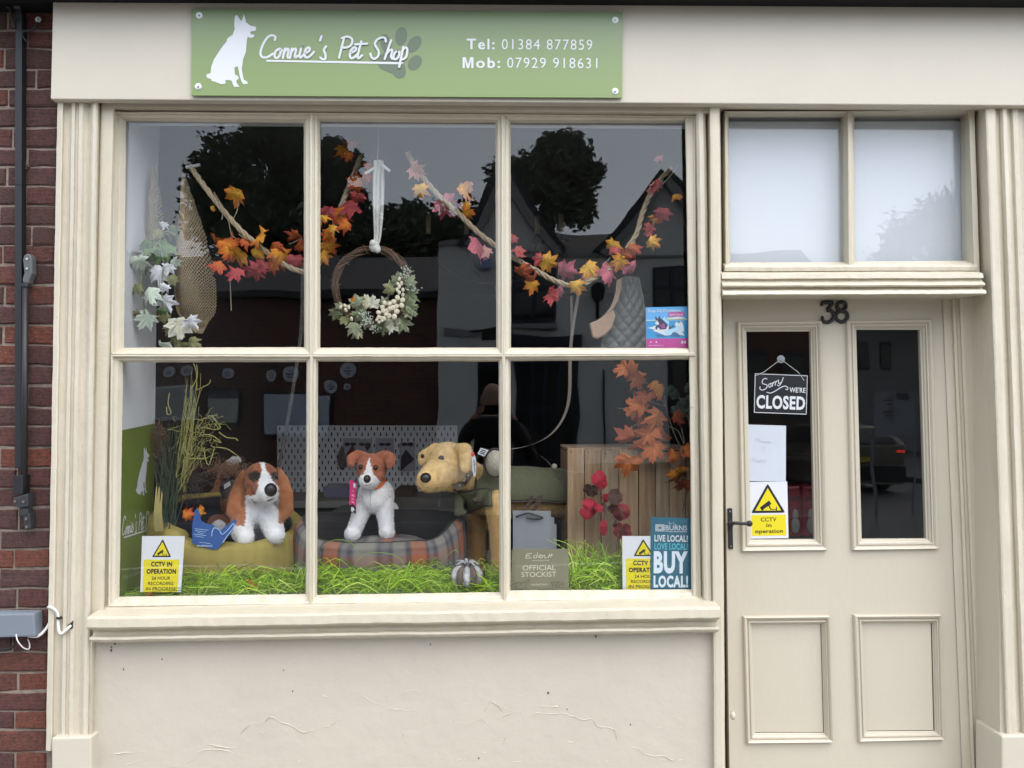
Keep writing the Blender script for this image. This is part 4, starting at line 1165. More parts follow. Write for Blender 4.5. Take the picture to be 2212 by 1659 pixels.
def yh(t):
    s_ = math.sin(t); c_ = math.cos(t)
    base = .215 + .035 * c_ * -1 + .05 * max(0, s_)
    dip = math.exp(-((((t + PI / 2 + PI) % (2 * PI)) - PI) / .9) ** 2)      # front
    return base - .055 * dip + .02 * (c_ < -.3)
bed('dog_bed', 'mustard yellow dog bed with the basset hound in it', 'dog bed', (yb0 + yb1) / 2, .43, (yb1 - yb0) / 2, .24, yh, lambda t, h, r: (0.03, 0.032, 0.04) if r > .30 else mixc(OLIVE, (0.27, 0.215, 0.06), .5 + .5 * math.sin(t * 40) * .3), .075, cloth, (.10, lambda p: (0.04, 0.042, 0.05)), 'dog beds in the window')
tb0 = at(640, 1220, .42).x; tb1 = at(1006, 1220, .42).x
def th(t):
    c_ = math.cos(t)
    d_ = abs((((t + PI / 2 + PI) % (2 * PI)) - PI))
    k = 1 / (1 + math.exp(-(d_ - .95) * 7))
    return .150 + .075 * k
STR = [(0.0, (0.25, 0.235, 0.22)), (.16, (0.06, 0.06, 0.07)), (.22, (0.42, 0.135, 0.06)), (.45, (0.06, 0.06, 0.07)), (.50, (0.20, 0.19, 0.20)), (.58, (0.09, 0.085, 0.10)), (.63, (0.30, 0.28, 0.25)), (.82, (0.07, 0.07, 0.085)), (.88, (0.16, 0.155, 0.17)), (.94, (0.06, 0.06, 0.07))]
def stripe(q):
    q %= 1.0; c = STR[0][1]
    for a, k in STR:
        if q >= a: c = k
    return c
def tcol(t, h, r):
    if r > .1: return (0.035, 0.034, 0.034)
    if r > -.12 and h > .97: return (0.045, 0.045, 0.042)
    s1 = stripe(t * 1.9 / PI * 2.0 + .12)
    s2 = stripe(h * 1.15 + .62)
    c = mixc(s1, s2, .34)
    return tuple(x * .72 for x in c)
def tcush(p):
    return tuple(.8 * x for x in mixc(stripe(p.x * 4.4 + .1), stripe(p.y * 4 + .3), .3))
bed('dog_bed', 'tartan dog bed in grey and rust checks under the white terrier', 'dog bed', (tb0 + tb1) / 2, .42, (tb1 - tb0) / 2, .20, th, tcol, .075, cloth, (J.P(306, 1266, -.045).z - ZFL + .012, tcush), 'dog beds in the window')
CU = thing('dark_cushion', at(870, 1110, .74), 'large dark grey pet cushion behind the tartan bed and white terrier', 'cushion')
MB().ball(at(885, 1112, .76), (.34, .12, .075), nu=28, nv=12).build('cover', mat('charcoal_cloth', (0.055, 0.055, 0.052), .95, var=.2, bump=.4, bscale=200), CU, smooth=True)
# blue crown shaped card on the mustard bed
CD = thing('crown_card', at(460, 1186, .19), 'blue crown shaped card leaning on the front of the mustard bed', 'card')
cpx = [(510, 1280), (512, 1150), (530, 1060), (545, 1048), (560, 1080), (570, 1130), (600, 1150), (650, 1160), (700, 1195), (735, 1165), (800, 1118), (808, 1135), (780, 1200), (720, 1270), (675, 1322), (650, 1322)]
cb_ = MB().prism([at(*c4(*p), .185) for p in cpx], (0, .0015, 0)).build('card', mat('blue_card', (0.028, 0.085, 0.28), .45), CD)
t = MB(); Sg = front_sheet([c4(510, 1050), c4(810, 1050), c4(810, 1322), c4(510, 1322)], .184)
def cc4(x, y): return ((x - 510) / 300., (y - 1050) / 272.)
Sg.stroke(t, [cc4(*p) for p in [(642, 1232), (645, 1200), (660, 1178), (690, 1190), (710, 1220), (745, 1195), (785, 1150), (788, 1175), (750, 1225), (715, 1275)]], .0025)
Sg.text(t, 'www.petmate.co.uk', cc4(540, 1288) + cc4(646, 1308), .0006, .02)
for k, (a, b) in enumerate(((528, 620), (530, 600), (545, 585), (520, 605), (530, 588), (558, 632))): 
    yy = (1182, 1194, 1206, 1218, 1230, 1272)[k]
    Sg.poly(t, [cc4(a, yy), cc4(b, yy + 10), cc4(b, yy + 13), cc4(a, yy + 3)])
t.build('print', mat('pale_blue_print', (.45, .6, .8), .4), CD, fix=False)
# ================================================================== LEAVES
OUTL = [(0, 1.0), (7, .80), (14, .84), (20, .58), (30, .66), (38, .72), (47, .98), (54, .74), (62, .72), (70, .48), (80, .58), (92, .78), (104, .58), (118, .50), (132, .58), (148, .36), (166, .22), (180, .14)]
def leaf_mesh(name, c0, c1, seed, fold=.30, curl=.42, outl=OUTL, veins=True, rnd_amt=.1):
    r = random.Random(seed)
    mb = MB(); ring = [(a, q * (1 + r.uniform(-rnd_amt, rnd_amt))) for a, q in outl]
    ring2 = [(-a, q * (1 + r.uniform(-rnd_amt, rnd_amt))) for a, q in reversed(outl[1:-1])]
    allr = ring + ring2
    n = len(allr)
    vs = [Vector((0, 0, 0))]; cs = [c0]
    ks = (.34, .68, 1.0)
    for k in ks:
        for a, q in allr:
            an = math.radians(a); q2 = q if k == 1 else k * (.45 * .8 + .55 * q)
            x, z = math.sin(an) * q2, math.cos(an) * q2
            y = fold * abs(math.sin(an * 2.2)) * q2 * k + curl * (x * x + z * z) * (1 if seed % 2 else -1) * .6 + r.uniform(-.05, .05) + curl * .6 * z * abs(z) + .12 * math.sin(x * 5 + seed)
            vs.append(Vector((x, y, z)))
            t = (k ** 1.4) * (.5 + .5 * q) + r.uniform(-.22, .22)
            c = mixc(c0, c1, t)
            if veins and min(abs(a), abs(abs(a) - 47), abs(abs(a) - 92)) < 3 and k < 1: c = mixc(c, (c[0] * .55, c[1] * .5, c[2] * .5), .7)
            cs.append(c)
    fs = [(0, 1 + i, 1 + (i + 1) % n) for i in range(n)]
    for j in range(2):
        for i in range(n):
            fs.append((1 + j * n + i, 1 + (j + 1) * n + i, 1 + (j + 1) * n + (i + 1) % n, 1 + j * n + (i + 1) % n))
    mb.add(vs, fs); mb.c = cs
    me = mb.mesh(name, smooth=True, colors=True, fix=False)
    me.materials.append(leafm)
    return me
PAL = {'orange': ((0.60, 0.28, 0.03), (0.40, 0.065, 0.015)), 'orange_y': ((0.66, 0.36, 0.04), (0.46, 0.09, 0.015)), 'yellow': ((0.68, 0.42, 0.06), (0.52, 0.17, 0.02)), 'red': ((0.44, 0.12, 0.03), (0.30, 0.025, 0.02)),
       'redorange': ((0.52, 0.17, 0.02), (0.34, 0.03, 0.018)), 'pinkred': ((0.36, 0.07, 0.07), (0.30, 0.03, 0.045)), 'pink': ((0.50, 0.15, 0.19), (0.38, 0.07, 0.11)), 'redpink': ((0.42, 0.09, 0.08), (0.32, 0.04, 0.05)), 'palepink': ((0.6, .3, .24), (0.50, .24, .22)),
       'mint': ((0.48, 0.56, 0.46), (0.56, 0.63, 0.56)), 'white': ((0.66, 0.68, 0.72), (0.72, 0.74, 0.78)), 'cream': ((0.55, 0.54, 0.42), (0.62, 0.62, 0.52)), 'green': ((0.10, 0.17, 0.06), (0.12, 0.19, 0.08)), 'dgreen': ((0.07, 0.12, 0.05), (0.09, 0.14, 0.07)), 'olive': ((0.20, 0.21, 0.09), (0.25, 0.25, 0.13)),
       'rust': ((0.55, 0.17, 0.045), (0.46, 0.11, 0.03)), 'dkrust': ((0.34, 0.085, 0.03), (0.30, 0.06, 0.03)), 'sage': ((0.22, 0.25, 0.15), (0.30, 0.33, 0.22)), 'paper': ((0.42, 0.40, 0.26), (0.50, 0.48, 0.34)), 'grn2': ((0.14, 0.17, 0.09), (0.20, 0.23, 0.13))}
LEAF = {}
lr = random.Random(21)
def leaf(parent, u, v, y, size, pal, rot=None, tilt=.5, name='leaf', kind='maple'):
    key = (pal, kind, lr.randrange(3))
    if key not in LEAF:
        c0, c1 = PAL[pal]
        outl = OUTL if kind == 'maple' else [(0, 1.0), (15, .82), (30, .62), (50, .48), (75, .40), (105, .36), (140, .42), (165, .55), (180, .62)] if kind == 'oval' else [(0, .92), (20, 1.0), (45, .98), (70, 1.0), (95, .96), (120, 1.0), (150, .95), (172, .8), (180, .45)]
        LEAF[key] = leaf_mesh('leaf', c0, c1, key[2] + hash(pal) % 7 * 0 + len(LEAF), outl=outl, veins=True)
    me = LEAF[key]
    o = bpy.data.objects.new(name, me); COL.objects.link(o)
    p = at(u, v, y)
    WORLD0[o.name] = p
    o.parent = parent; o.location = p - WORLD0[parent.name]
    s = size * .5 * per(y)
    o.scale = (s, s, s)
    a = lr.uniform(0, 2 * PI) if rot is None else math.radians(rot)
    e = Matrix.Rotation(lr.uniform(-tilt, tilt), 3, 'Z') @ Matrix.Rotation(lr.uniform(-tilt, tilt), 3, 'X') @ Matrix.Rotation(a, 3, 'Y')
    o.rotation_euler = e.to_euler()
    return o
rope_m = mat('natural_rope', (0.42, 0.33, 0.22), .9, var=.3, vscale=120, bump=.6, bscale=300, bdist=.002)
def rope(parent, pts, r, name='rope', m=None, twist=150, pale=False):
    P = curve([at(*q) for q in pts], 14)
    # even steps
    Q = [P[0]]; step = r * .55
    for a, b in zip(P[:-1], P[1:]):
        while (b - Q[-1]).length > step: Q.append(Q[-1] + (b - Q[-1]).normalized() * step)
    mb = MB()
    for k in range(3):
        path = []
        for i, p in enumerate(Q):
            t = (Q[min(i + 1, len(Q) - 1)] - Q[max(i - 1, 0)]).normalized()
            s1 = t.cross(Vector((0, 1, 0))).normalized(); s2 = t.cross(s1)
            an = i * step * .62 / r + k * 2 * PI / 3
            path.append(p + (s1 * math.cos(an) + s2 * math.sin(an)) * r * .52)
        mb.tube(path, r * .56, n=6)
    o = mb.build(name, m or rope_m, parent, smooth=True, fix=False)
    return o
GY = .17
G1 = thing('leaf_garland', at(560, 540, GY), 'thick rope swag with orange and red maple leaves in the left and middle panes', 'garland', 'autumn rope garlands')
rope(G1, [(410, 358, GY + .03), (440, 400, GY), (480, 452, GY), (520, 497, GY), (560, 532, GY), (600, 562, GY), (645, 585, GY), (680, 580, GY + .01), (705, 530, GY + .03), (728, 470, GY + .06), (745, 425, GY + .09), (765, 375, GY + .12), (780, 335, GY + .15)], .0098)
MB().tube([at(402, 362, GY + .02), at(432, 356, GY + .02)], .006, n=8).build('hook', mat('clear_hook', (.4, .4, .4), .3), G1)
for c_ in [p1(830, 570) + (54, 'orange_y'), p1(665, 665) + (15, 'yellow'), p1(760, 910) + (62, 'redorange'), p1(700, 880) + (36, 'redorange'), p1(850, 990) + (58, 'orange_y'), p1(800, 950) + (44, 'orange'), p1(720, 1065) + (44, 'red'), p1(840, 1110) + (46, 'pinkred'), p1(1010, 860) + (58, 'orange_y'), p1(980, 1100) + (50, 'pinkred'), p1(1020, 1060) + (36, 'pinkred'), p1(1140, 980) + (60, 'orange'), p1(1100, 930) + (36, 'red'), p1(1250, 860) + (40, 'red'), p1(1240, 1020) + (42, 'pinkred'), p1(960, 970) + (38, 'yellow'), p1(1090, 1060) + (38, 'redorange'), p1(890, 900) + (36, 'red'), p1(1270, 930) + (34, 'red'),
           p2(250, 260) + (36, 'orange'), p2(310, 230) + (36, 'red'), p2(290, 300) + (28, 'redorange'), p2(360, 490) + (46, 'redorange'), p2(400, 440) + (34, 'red'), p2(330, 650) + (54, 'pinkred'), p2(350, 590) + (40, 'pinkred'), p2(240, 700) + (54, 'redorange'), p2(140, 690) + (46, 'pinkred'), p2(180, 800) + (36, 'yellow'), p2(140, 930) + (52, 'orange'), p2(110, 1000) + (40, 'orange_y'), p2(105, 730) + (32, 'yellow'), p2(420, 370) + (32, 'red'), p2(500, 350) + (26, 'red'), p2(270, 780) + (38, 'redorange'), p2(150, 850) + (36, 'redorange')]:
    leaf(G1, c_[0], c_[1], GY - .02 + lr.uniform(-.02, .04) + (.08 if c_[0] > 700 and c_[1] < 420 else 0), c_[2] * 1.32, c_[3], rot=180 + lr.uniform(-75, 75), tilt=.8)
tw = MB()
for q in [[p1(680, 560), p1(740, 660), p1(770, 720), p1(750, 700)], [p1(740, 690), p1(780, 760), p1(800, 850), p1(830, 880)], [p1(850, 620), p1(840, 690), p1(815, 740)], [p1(940, 890), p1(900, 880), p1(850, 850)], [p1(1200, 920), p1(1290, 880)], [p1(735, 750), p1(742, 690)], [p1(790, 1150), p1(795, 1260), p1(800, 1380)]]:
    tw.tube(curve([at(u, v, GY - .015) for u, v in q], 5), .0016, n=5)
tw.build('stem', mat('dry_stem', (.25, .2, .13), .8), G1)
G2 = thing('leaf_garland', at(1200, 600, GY), 'rope swag with pink and yellow maple leaves across the right hand panes', 'garland', 'autumn rope garlands')
rope(G2, [(880, 330, GY + .06), (905, 372, GY + .03), (950, 425, GY), (990, 460, GY), (1030, 500, GY), (1070, 530, GY), (1103, 553, GY), (1150, 580, GY), (1195, 605, GY), (1235, 619, GY)], .0098)
rope(G2, [(1262, 614, GY), (1290, 596, GY), (1322, 575, GY), (1352, 540, GY + .02), (1375, 505, GY + .03), (1385, 470, GY + .04), (1400, 430, GY + .05), (1425, 390, GY + .06), (1452, 362, GY + .07)], .0098)
for c_ in [p2(780, 530) + (40, 'yellow'), p2(950, 640) + (66, 'pink'), p2(1080, 540) + (52, 'orange_y'), p2(1120, 510) + (30, 'palepink'), p2(1110, 690) + (38, 'orange'), p2(1100, 640) + (26, 'orange_y'), p2(1170, 915) + (68, 'pink'), p2(740, 400) + (46, 'palepink'), p2(1240, 960) + (34, 'palepink'),
           p3(130, 960) + (40, 'redpink'), p3(110, 870) + (24, 'redpink'), p3(160, 1100) + (50, 'red'), p3(335, 1045) + (48, 'yellow'), p3(300, 1020) + (36, 'redpink'), p3(240, 1190) + (40, 'orange_y'), p3(240, 1150) + (34, 'red'), p3(455, 1100) + (54, 'pink'), p3(360, 1265) + (46, 'redpink'), p3(430, 1250) + (42, 'pink'), p3(540, 1200) + (42, 'yellow'), p3(620, 1075) + (50, 'yellow'), p3(610, 1120) + (34, 'pink'), p3(770, 1105) + (56, 'pink'), p3(850, 1030) + (50, 'orange_y'), p3(870, 990) + (36, 'red'), p3(790, 920) + (44, 'yellow'), p3(810, 950) + (30, 'redpink'), p3(920, 945) + (38, 'red'), p3(915, 1085) + (42, 'pink'), p3(1060, 540) + (32, 'palepink'), p3(1110, 510) + (36, 'redpink'), p3(1140, 700) + (44, 'pinkred'), p3(1080, 740) + (28, 'orange_y'), p3(1050, 800) + (32, 'redpink'), p3(1060, 900) + (36, 'yellow'), p3(1030, 840) + (22, 'redpink'), p3(1235, 585) + (30, 'orange_y'), p3(1120, 310) + (24, 'pink')]:
    leaf(G2, c_[0], c_[1], GY - .02 + lr.uniform(-.02, .03), c_[2] * 1.32, c_[3], rot=180 + lr.uniform(-75, 75), tilt=.8)
tw = MB()
for q in [[p3(780, 1010), p3(720, 1080), p3(690, 1150)], [p3(500, 1180), p3(590, 1170), p3(640, 1150)], [p3(1250, 370), p3(1190, 450), p3(1120, 520)]]: tw.tube(curve([at(u, v, GY - .01) for u, v in q], 5), .0018, n=5)
tw.build('stem', mat('dry_stem', (.25, .2, .13), .8), G2)

# pale leaf trail at the left end
G3 = thing('ivy_trail', at(345, 700, .15), 'trailing spray of white and green maple leaves beside the jute net at far left', 'artificial leaves')
for c_ in [p1(150, 1030) + (54, 'mint'), p1(300, 1095) + (62, 'white'), p1(370, 1075) + (34, 'white'), p1(335, 780) + (24, 'white'), p1(210, 920) + (48, 'dgreen'), p1(340, 930) + (72, 'green'), p1(250, 970) + (44, 'green'), p1(245, 1240) + (52, 'mint'), p1(345, 1210) + (26, 'white'), p1(335, 1310) + (52, 'white'), p1(225, 1415) + (52, 'mint'), p1(430, 1470) + (64, 'cream'), p1(515, 1450) + (44, 'white'), p1(330, 1620) + (44, 'mint'), p1(150, 1210) + (36, 'olive'), p1(160, 1395) + (28, 'olive'), p1(390, 1150) + (32, 'olive'), p1(400, 1040) + (32, 'mint'), p1(330, 1420) + (32, 'olive'), p1(400, 1590) + (56, 'olive'), p1(520, 1590) + (44, 'olive'), p1(290, 830) + (32, 'olive'), p1(380, 820) + (40, 'dgreen'), p1(200, 1070) + (30, 'dgreen'), p1(320, 1380) + (30, 'dgreen'), p1(370, 1480) + (34, 'olive')]:
    leaf(G3, c_[0], c_[1], .14 + lr.uniform(-.025, .035), c_[2] * 1.2, c_[3], rot=180 + lr.uniform(-45, 45), tilt=.55)
for c_ in [p1(480, 1260) + (44, 'green'), p1(520, 1290) + (38, 'dgreen')]: leaf(G3, c_[0], c_[1], .30, c_[2] * 1.2, c_[3])
tw = MB()
for q in [[p1(410, 860), p1(350, 830), p1(300, 900), p1(230, 1000), p1(190, 1080), p1(175, 1180), p1(190, 1300), p1(200, 1400)], [p1(300, 900), p1(330, 1050), p1(320, 1200), p1(330, 1330), p1(370, 1420), p1(420, 1520), p1(440, 1620)]]:
    tw.tube(curve([at(u, v, .155) for u, v in q], 5), .0022, n=5)
tw.build('stem', mat('green_stem', (.16, .19, .10), .8), G3)

# --- hanging jute net sacks
jute = mat('jute_twine', (0.36, 0.28, 0.18), .95, var=.35, vscale=90, bump=.4, bscale=200)
def net(label, left, right, y0, bulge, rows, cols, edge_r, parent_name='net_sack', close=True):
    T = thing(parent_name, at(left[0][0], left[0][1], y0), label, 'net bag', 'hanging jute nets')
    Lc = curve([at(u, v, y0) for u, v in left], 12); Rc = curve([at(u, v, y0) for u, v in right], 12)
    def pick(C, t):
        f = t * (len(C) - 1); i = min(int(f), len(C) - 2); return C[i].lerp(C[i + 1], f - i)
    def pt(s, t):
        a = pick(Lc, t); b = pick(Rc, t)
        p = a.lerp(b, s); p.y -= bulge * math.sin(PI * s) * math.sin(PI * min(1, t * 1.05)) ** .7
        return p + wob(p, .004, 20)
    mb = MB()
    for sgn in (1, -1):
        for k in range(-rows, cols + rows):
            path = []
            for j in range(rows * 2 + 1):
                t = j / (rows * 2); s = (k + sgn * j * .5 + .25 * math.sin(j * PI)) / cols
                if 0 <= s <= 1: path.append(pt(s + .10 / cols * (1 if j % 2 else -1) * sgn, t))
                elif len(path) > 1:
                    mb.tube(path, .0017, n=4, cap=False); path = []
                else: path = []
            if len(path) > 1: mb.tube(path, .0017, n=4, cap=False)
    o = mb.build('net', jute, T, fix=False); o['kind'] = 'stuff'
    er = MB()
    for k in range(3):
        er.tube([p + Vector((math.cos(i * 1.1 + k * 2.1), -abs(math.sin(i * 1.1 + k * 2.1)), 0)) * edge_r * .6 for i, p in enumerate(curve(Lc, 2))], edge_r * .7, n=5)
    er.build('braided_edge', jute, T, smooth=True, fix=False)
    return T
net('jute net sack hanging by its braided edge in the left pane', [p1(470, 440), p1(465, 560), p1(447, 760), p1(432, 950), p1(417, 1150), p1(425, 1300), p1(450, 1410), p1(560, 1530)], [p1(478, 440), p1(530, 600), p1(600, 780), p1(640, 950), p1(680, 1120), p1(695, 1250), p1(690, 1380), p1(600, 1535)], .24, .09, 44, 17, .0062)
net('pale jute net hanging behind the white leaves close to the left wall', [p1(265, 380), p1(250, 520), p1(228, 680), p1(217, 850), p1(215, 1000)], [p1(272, 380), p1(300, 520), p1(325, 680), p1(335, 850), p1(330, 1000)], .26, .04, 26, 7, .003)

# --- wreath
WY = .20
W = thing('wreath', at(806, 720, WY), 'round twig wreath with white flowers hanging from a white ribbon', 'wreath')
wc = at(804, 618, WY); R0 = 80 * per(WY)
twig = mat('brown_twig', (0.15, 0.085, 0.055), .9, var=.5, vscale=70)
mb = MB(); wr = random.Random(4)
for k in range(46):
    a0 = wr.uniform(0, 2 * PI); span = wr.uniform(2.5, 5.5); rr_, tt_, ph = wr.uniform(.002, .016), wr.choice([2, 3, 4]), wr.uniform(0, 6)
    path = []
    for i in range(40):
        a = a0 + span * i / 39
        q = rr_ * (.8 + .3 * math.sin(a * 3 + ph)); an = ph + a * tt_
        r = R0 + q * math.cos(an)
        path.append(wc + Vector((r * math.cos(a), q * math.sin(an), r * math.sin(a) * 1.02)))
    mb.tube(path, wr.uniform(.0014, .0026), n=5)
for k in range(9):
    a = k * .7 + .2
    mb.tube([wc + Vector(((R0 + .019 * math.cos(q)) * math.cos(a + q * .03), .019 * math.sin(q), (R0 + .019 * math.cos(q)) * math.sin(a + q * .03))) for q in [i * .5 for i in range(14)]], .0016, n=5)
mb.build('twig_ring', twig, W, smooth=True, fix=False)
def wl(c_, pal, size, kind='maple', rot=None): leaf(W, c_[0], c_[1], WY - .035 + lr.uniform(-.012, .012), size * 1.1, pal, rot, .45, kind=kind)
for x, y, pal, sz, rot in [(200, 1390, 'grn2', 36, 200), (240, 1360, 'sage', 32, 250), (260, 1430, 'olive', 34, 160), (330, 1480, 'sage', 46, 170), (350, 1520, 'paper', 34, 180), (350, 1330, 'sage', 46, 350), (380, 1400, 'grn2', 52, 270), (430, 1330, 'paper', 48, 330), (460, 1340, 'cream', 40, 0), (520, 1480, 'grn2', 46, 180), (540, 1330, 'sage', 34, 20), (590, 1460, 'cream', 50, 190), (650, 1450, 'sage', 54, 140), (700, 1270, 'grn2', 54, 70), (690, 1340, 'grn2', 54, 100), (700, 1380, 'sage', 44, 110), (590, 1230, 'olive', 44, 300), (630, 1180, 'grn2', 44, 0), (700, 1190, 'sage', 44, 40), (420, 1450, 'sage', 36, 200), (320, 1310, 'orange', 16, 0)]:
    wl(p2(x, y), pal, sz, rot=rot)
petal = mat('cream_petal', (0.62, 0.57, 0.43), .85, var=.12, vscale=60)
def flower(x, y, r, dy=-.05):
    mb = MB(); c = at(*p2(x, y), WY + dy); k = r * K1 * per(WY)
    ph = lr.uniform(0, 1)
    for i in range(5):
        a = i * 2 * PI / 5 + ph
        mb.ball(c + Vector((math.cos(a) * k * .6, -.003, math.sin(a) * k * .6)), (k * .40, .003, k * .34), Matrix.Rotation(-a, 3, 'Y'), 8, 5)
    f = mb.build('flower', petal, W, smooth=True)
    MB().ball(c + Vector((0, -.007, 0)), (k * .16, .003, k * .16), nu=8, nv=5).build('flower_centre', mat('flower_eye', (.12, .08, .03), .9), f)
for x, y, r in [(634, 1322, 52), (552, 1352, 46), (590, 1392, 54), (522, 1408, 46), (505, 1440, 30)]: flower(x, y, r, -.05 - lr.uniform(0, .012))
bud = MB()
for x, y in [(640, 1160), (655, 1190), (630, 1195), (625, 1235), (640, 1255), (665, 1270), (665, 1235), (235, 1355), (265, 1345), (290, 1355), (270, 1375), (310, 1435), (640, 1215)]:
    bud.ball(at(*p2(x, y), WY - .05), (.006, .005, .0085), Matrix.Rotation(lr.uniform(-.6, .6), 3, 'Y'), 8, 6)
o = bud.build('buds', petal, W, smooth=True); o['kind'] = 'stuff'
sprg = MB()
for cx, cy, n_ in [(680, 1120, 26), (700, 1100, 16), (440, 1440, 30), (460, 1500, 22), (400, 1460, 20), (740, 1230, 14), (400, 1400, 30)]:
    for _ in range(n_):
        p = at(*p2(cx + lr.gauss(0, 22), cy + lr.gauss(0, 16)), WY - .045); sprg.ball(p, lr.uniform(.0018, .0036), nu=5, nv=4)
o = sprg.build('berry_sprigs', mat('frosted_green', (.38, .42, .36), .9), W); o['kind'] = 'stuff'
ribm = mat('sheer_white_ribbon', (0.62, 0.62, 0.58), .7, var=.2, vscale=40, bump=.5, bscale=50)
def ribbon(pts, ws, name, dy):
    P = curve([at(*p2(x, y), WY + d) for x, y, d in pts], 8)
    n = len(P); mb = MB()
    ww = [ws[0] + (ws[1] - ws[0]) * i / (n - 1) for i in range(n)]
    vs = []
    for i, p in enumerate(P):
        for k in range(7):
            s = k / 6 - .5
            vs.append(p + Vector((s * ww[i], .006 * math.cos(k * 2.2 + i * .02) + dy, 0)))
    mb.add(vs, [(7 * i + k, 7 * i + k + 1, 7 * i + k + 8, 7 * i + k + 7) for i in range(n - 1) for k in range(6)])
    o = mb.build(name, ribm, W, smooth=True); q = o.modifiers.new('t', 'SOLIDIFY'); q.thickness = .0012
ribbon([(490, 340, 0), (480, 500, 0), (478, 700, 0), (480, 860, 0), (470, 920, -.02)], (.030, .012), 'ribbon', 0)
ribbon([(500, 340, .012), (510, 500, .012), (508, 700, .012), (495, 880, .012), (480, 930, -.01)], (.032, .012), 'ribbon', 0)
mb = MB(); mb.ball(at(*p2(468, 935), WY - .02), (.019, .018, .022), nu=14, nv=8); mb.ball(at(*p2(458, 915), WY - .03), (.012, .012, .014)); mb.ball(at(*p2(490, 955), WY - .03), (.012, .01, .014))
mb.build('knot', ribm, W, smooth=True)
mb = MB(); mb.tube([at(*p2(405, 432), WY - .01), at(*p2(465, 395), WY - .012)], .0055, n=8); mb.tube([at(*p2(520, 370), WY - .012), at(*p2(575, 415), WY - .01)], .0055, n=8)
mb.build('ribbon_stick', mat('pale_stick', (.6, .6, .58), .5), W)
mb = MB().tube(curve([at(*p2(490, 340), WY), at(*p2(495, 230), WY), at(*p2(498, 60), WY)], 4), .0012, n=5).build('thread', mat('clear_hook', (.4, .4, .4), .3), W)

# --- leads, quilted coat, hanging strap
strapm = mat('grey_brown_webbing', (0.20, 0.165, 0.14), .8, var=.25, vscale=80)
LD = thing('dog_lead', at(1240, 700, .25), 'looped brown dog lead hanging in a long curve above the labrador', 'dog lead')
mb = MB(); P_ = curve([at(u, v, y) for u, v, y in [(1252, 622, .22), (1240, 690, .24), (1232, 760, .26), (1230, 850, .27), (1218, 900, .28), (1190, 938, .28), (1150, 960, .28), (1105, 970, .28), (1050, 972, .28)]], 10)
for dy in (0, .004): mb.strip([p + Vector((0, dy, 0)) for p in P_], .0125, (1, 0, .35))
o = mb.build('strap', strapm, LD); o.modifiers.new('t', 'SOLIDIFY').thickness = .002
mb = MB().strip(curve([at(u, v, y) for u, v, y in [(1234, 640, .22), (1235, 700, .25), (1233, 752, .262)]], 8), .009, (1, 0, 0)).build('strap', strapm, LD)
BL_ = thing('dog_lead', at(645, 760, .32), 'speckled dark grey braided lead hanging behind the first mullion', 'dog lead')
spk = mat('speckled_braid', (0.12, 0.12, 0.11), .8, col2=(0.015, 0.015, 0.016), vscale=130)
rope(BL_, [(654, 570, .30), (653, 640, .30), (650, 720, .32), (642, 784, .34), (633, 840, .36), (625, 888, .38), (614, 950, .40), (602, 1008, .42)], .0068, name='braid', m=spk)
QC = thing('quilted_coat', at(1340, 750, .26), 'grey quilted dog coat hanging with a beige pocket under the right garland', 'dog coat')
mb = MB()
def qf(a, b):
    top = (1342 + 36 * a, 600); bot = (1290 + 118 * a, 775)
    u = top[0] + (bot[0] - top[0]) * (b ** .8); v = top[1] + 175 * b
    p = at(u, v, .30)
    d = abs(math.sin((a * 100 + b * 165) / 26.0 * PI)) * abs(math.sin((a * 100 - b * 165) / 26.0 * PI))
    return p + Vector((0, -.03 * math.sin(PI * a) - .012 * d ** .5, 0))
mb.grid(qf, 50, 70); o = mb.build('quilted_panel', mat('grey_quilt', (0.17, 0.175, 0.17), .8, var=.15), QC, smooth=True)
MB().tube([qf(1, i / 20) for i in range(21)], .0025, n=6).build('edge_piping', mat('green_grey_piping', (.22, .24, .19), .8), QC)
beige = mat('beige_cloth', (0.42, 0.29, 0.21), .9, var=.2, vscale=50, bump=.4, bscale=120)
mb = MB().strip(curve([at(*p3(x, y), .245) for x, y in [(840, 1160), (830, 1250), (800, 1340), (740, 1410), (680, 1450), (640, 1465)]], 6), [.022 - .0 * i for i in range(31)], (.9, 0, .45)); o = mb.build('beige_strap', beige, QC); o.modifiers.new('t', 'SOLIDIFY').thickness = .005
MB().prism([at(*p3(x, y), .235) for x, y in [(636, 1468), (700, 1440), (760, 1400), (800, 1370), (815, 1420), (790, 1500), (740, 1550), (690, 1575), (655, 1560)]], (0, .02, 0)).build('pocket', beige, QC, bevel=.006)
# --- side wall of the window bed, with the green shop board
sx0, sx1 = at(260, 900, .085), at(335, 900, .36)
def side(u, v, t): 
    y = .085 + (.36 - .085) * t; return Vector((sx0.x + (sx1.x - sx0.x) * t, y, at(u, v, y).z))
white_wall = mat('white_side_wall', (0.68, 0.69, 0.72), .7, var=.08)
nrm_ = Vector((sx1.y - sx0.y, -(sx1.x - sx0.x), 0)).normalized()
MB().prism([side(260, 170, 0), side(335, 240, 1), side(335, 1240, 1), side(260, 1289, 0)], -nrm_ * .03).build('side_wall', white_wall, SHOP)
GB = thing('green_board', side(262, 1285, .5), 'green printed board with white dog emblem standing at the left side of the window', 'sign')
Sg = Sheet([side(262, 930, .005) + nrm_ * .004, side(332, 915, .97) + nrm_ * .004, side(335, 1262, .97) + nrm_ * .004, side(258, 1291, .005) + nrm_ * .004], nrm_)
Sg.board('panel', mat('green_board_print', (0.155, 0.205, 0.045), .4), GB, .003)
xs_ = [p[0] for p in dog]; ys_ = [p[1] for p in dog]
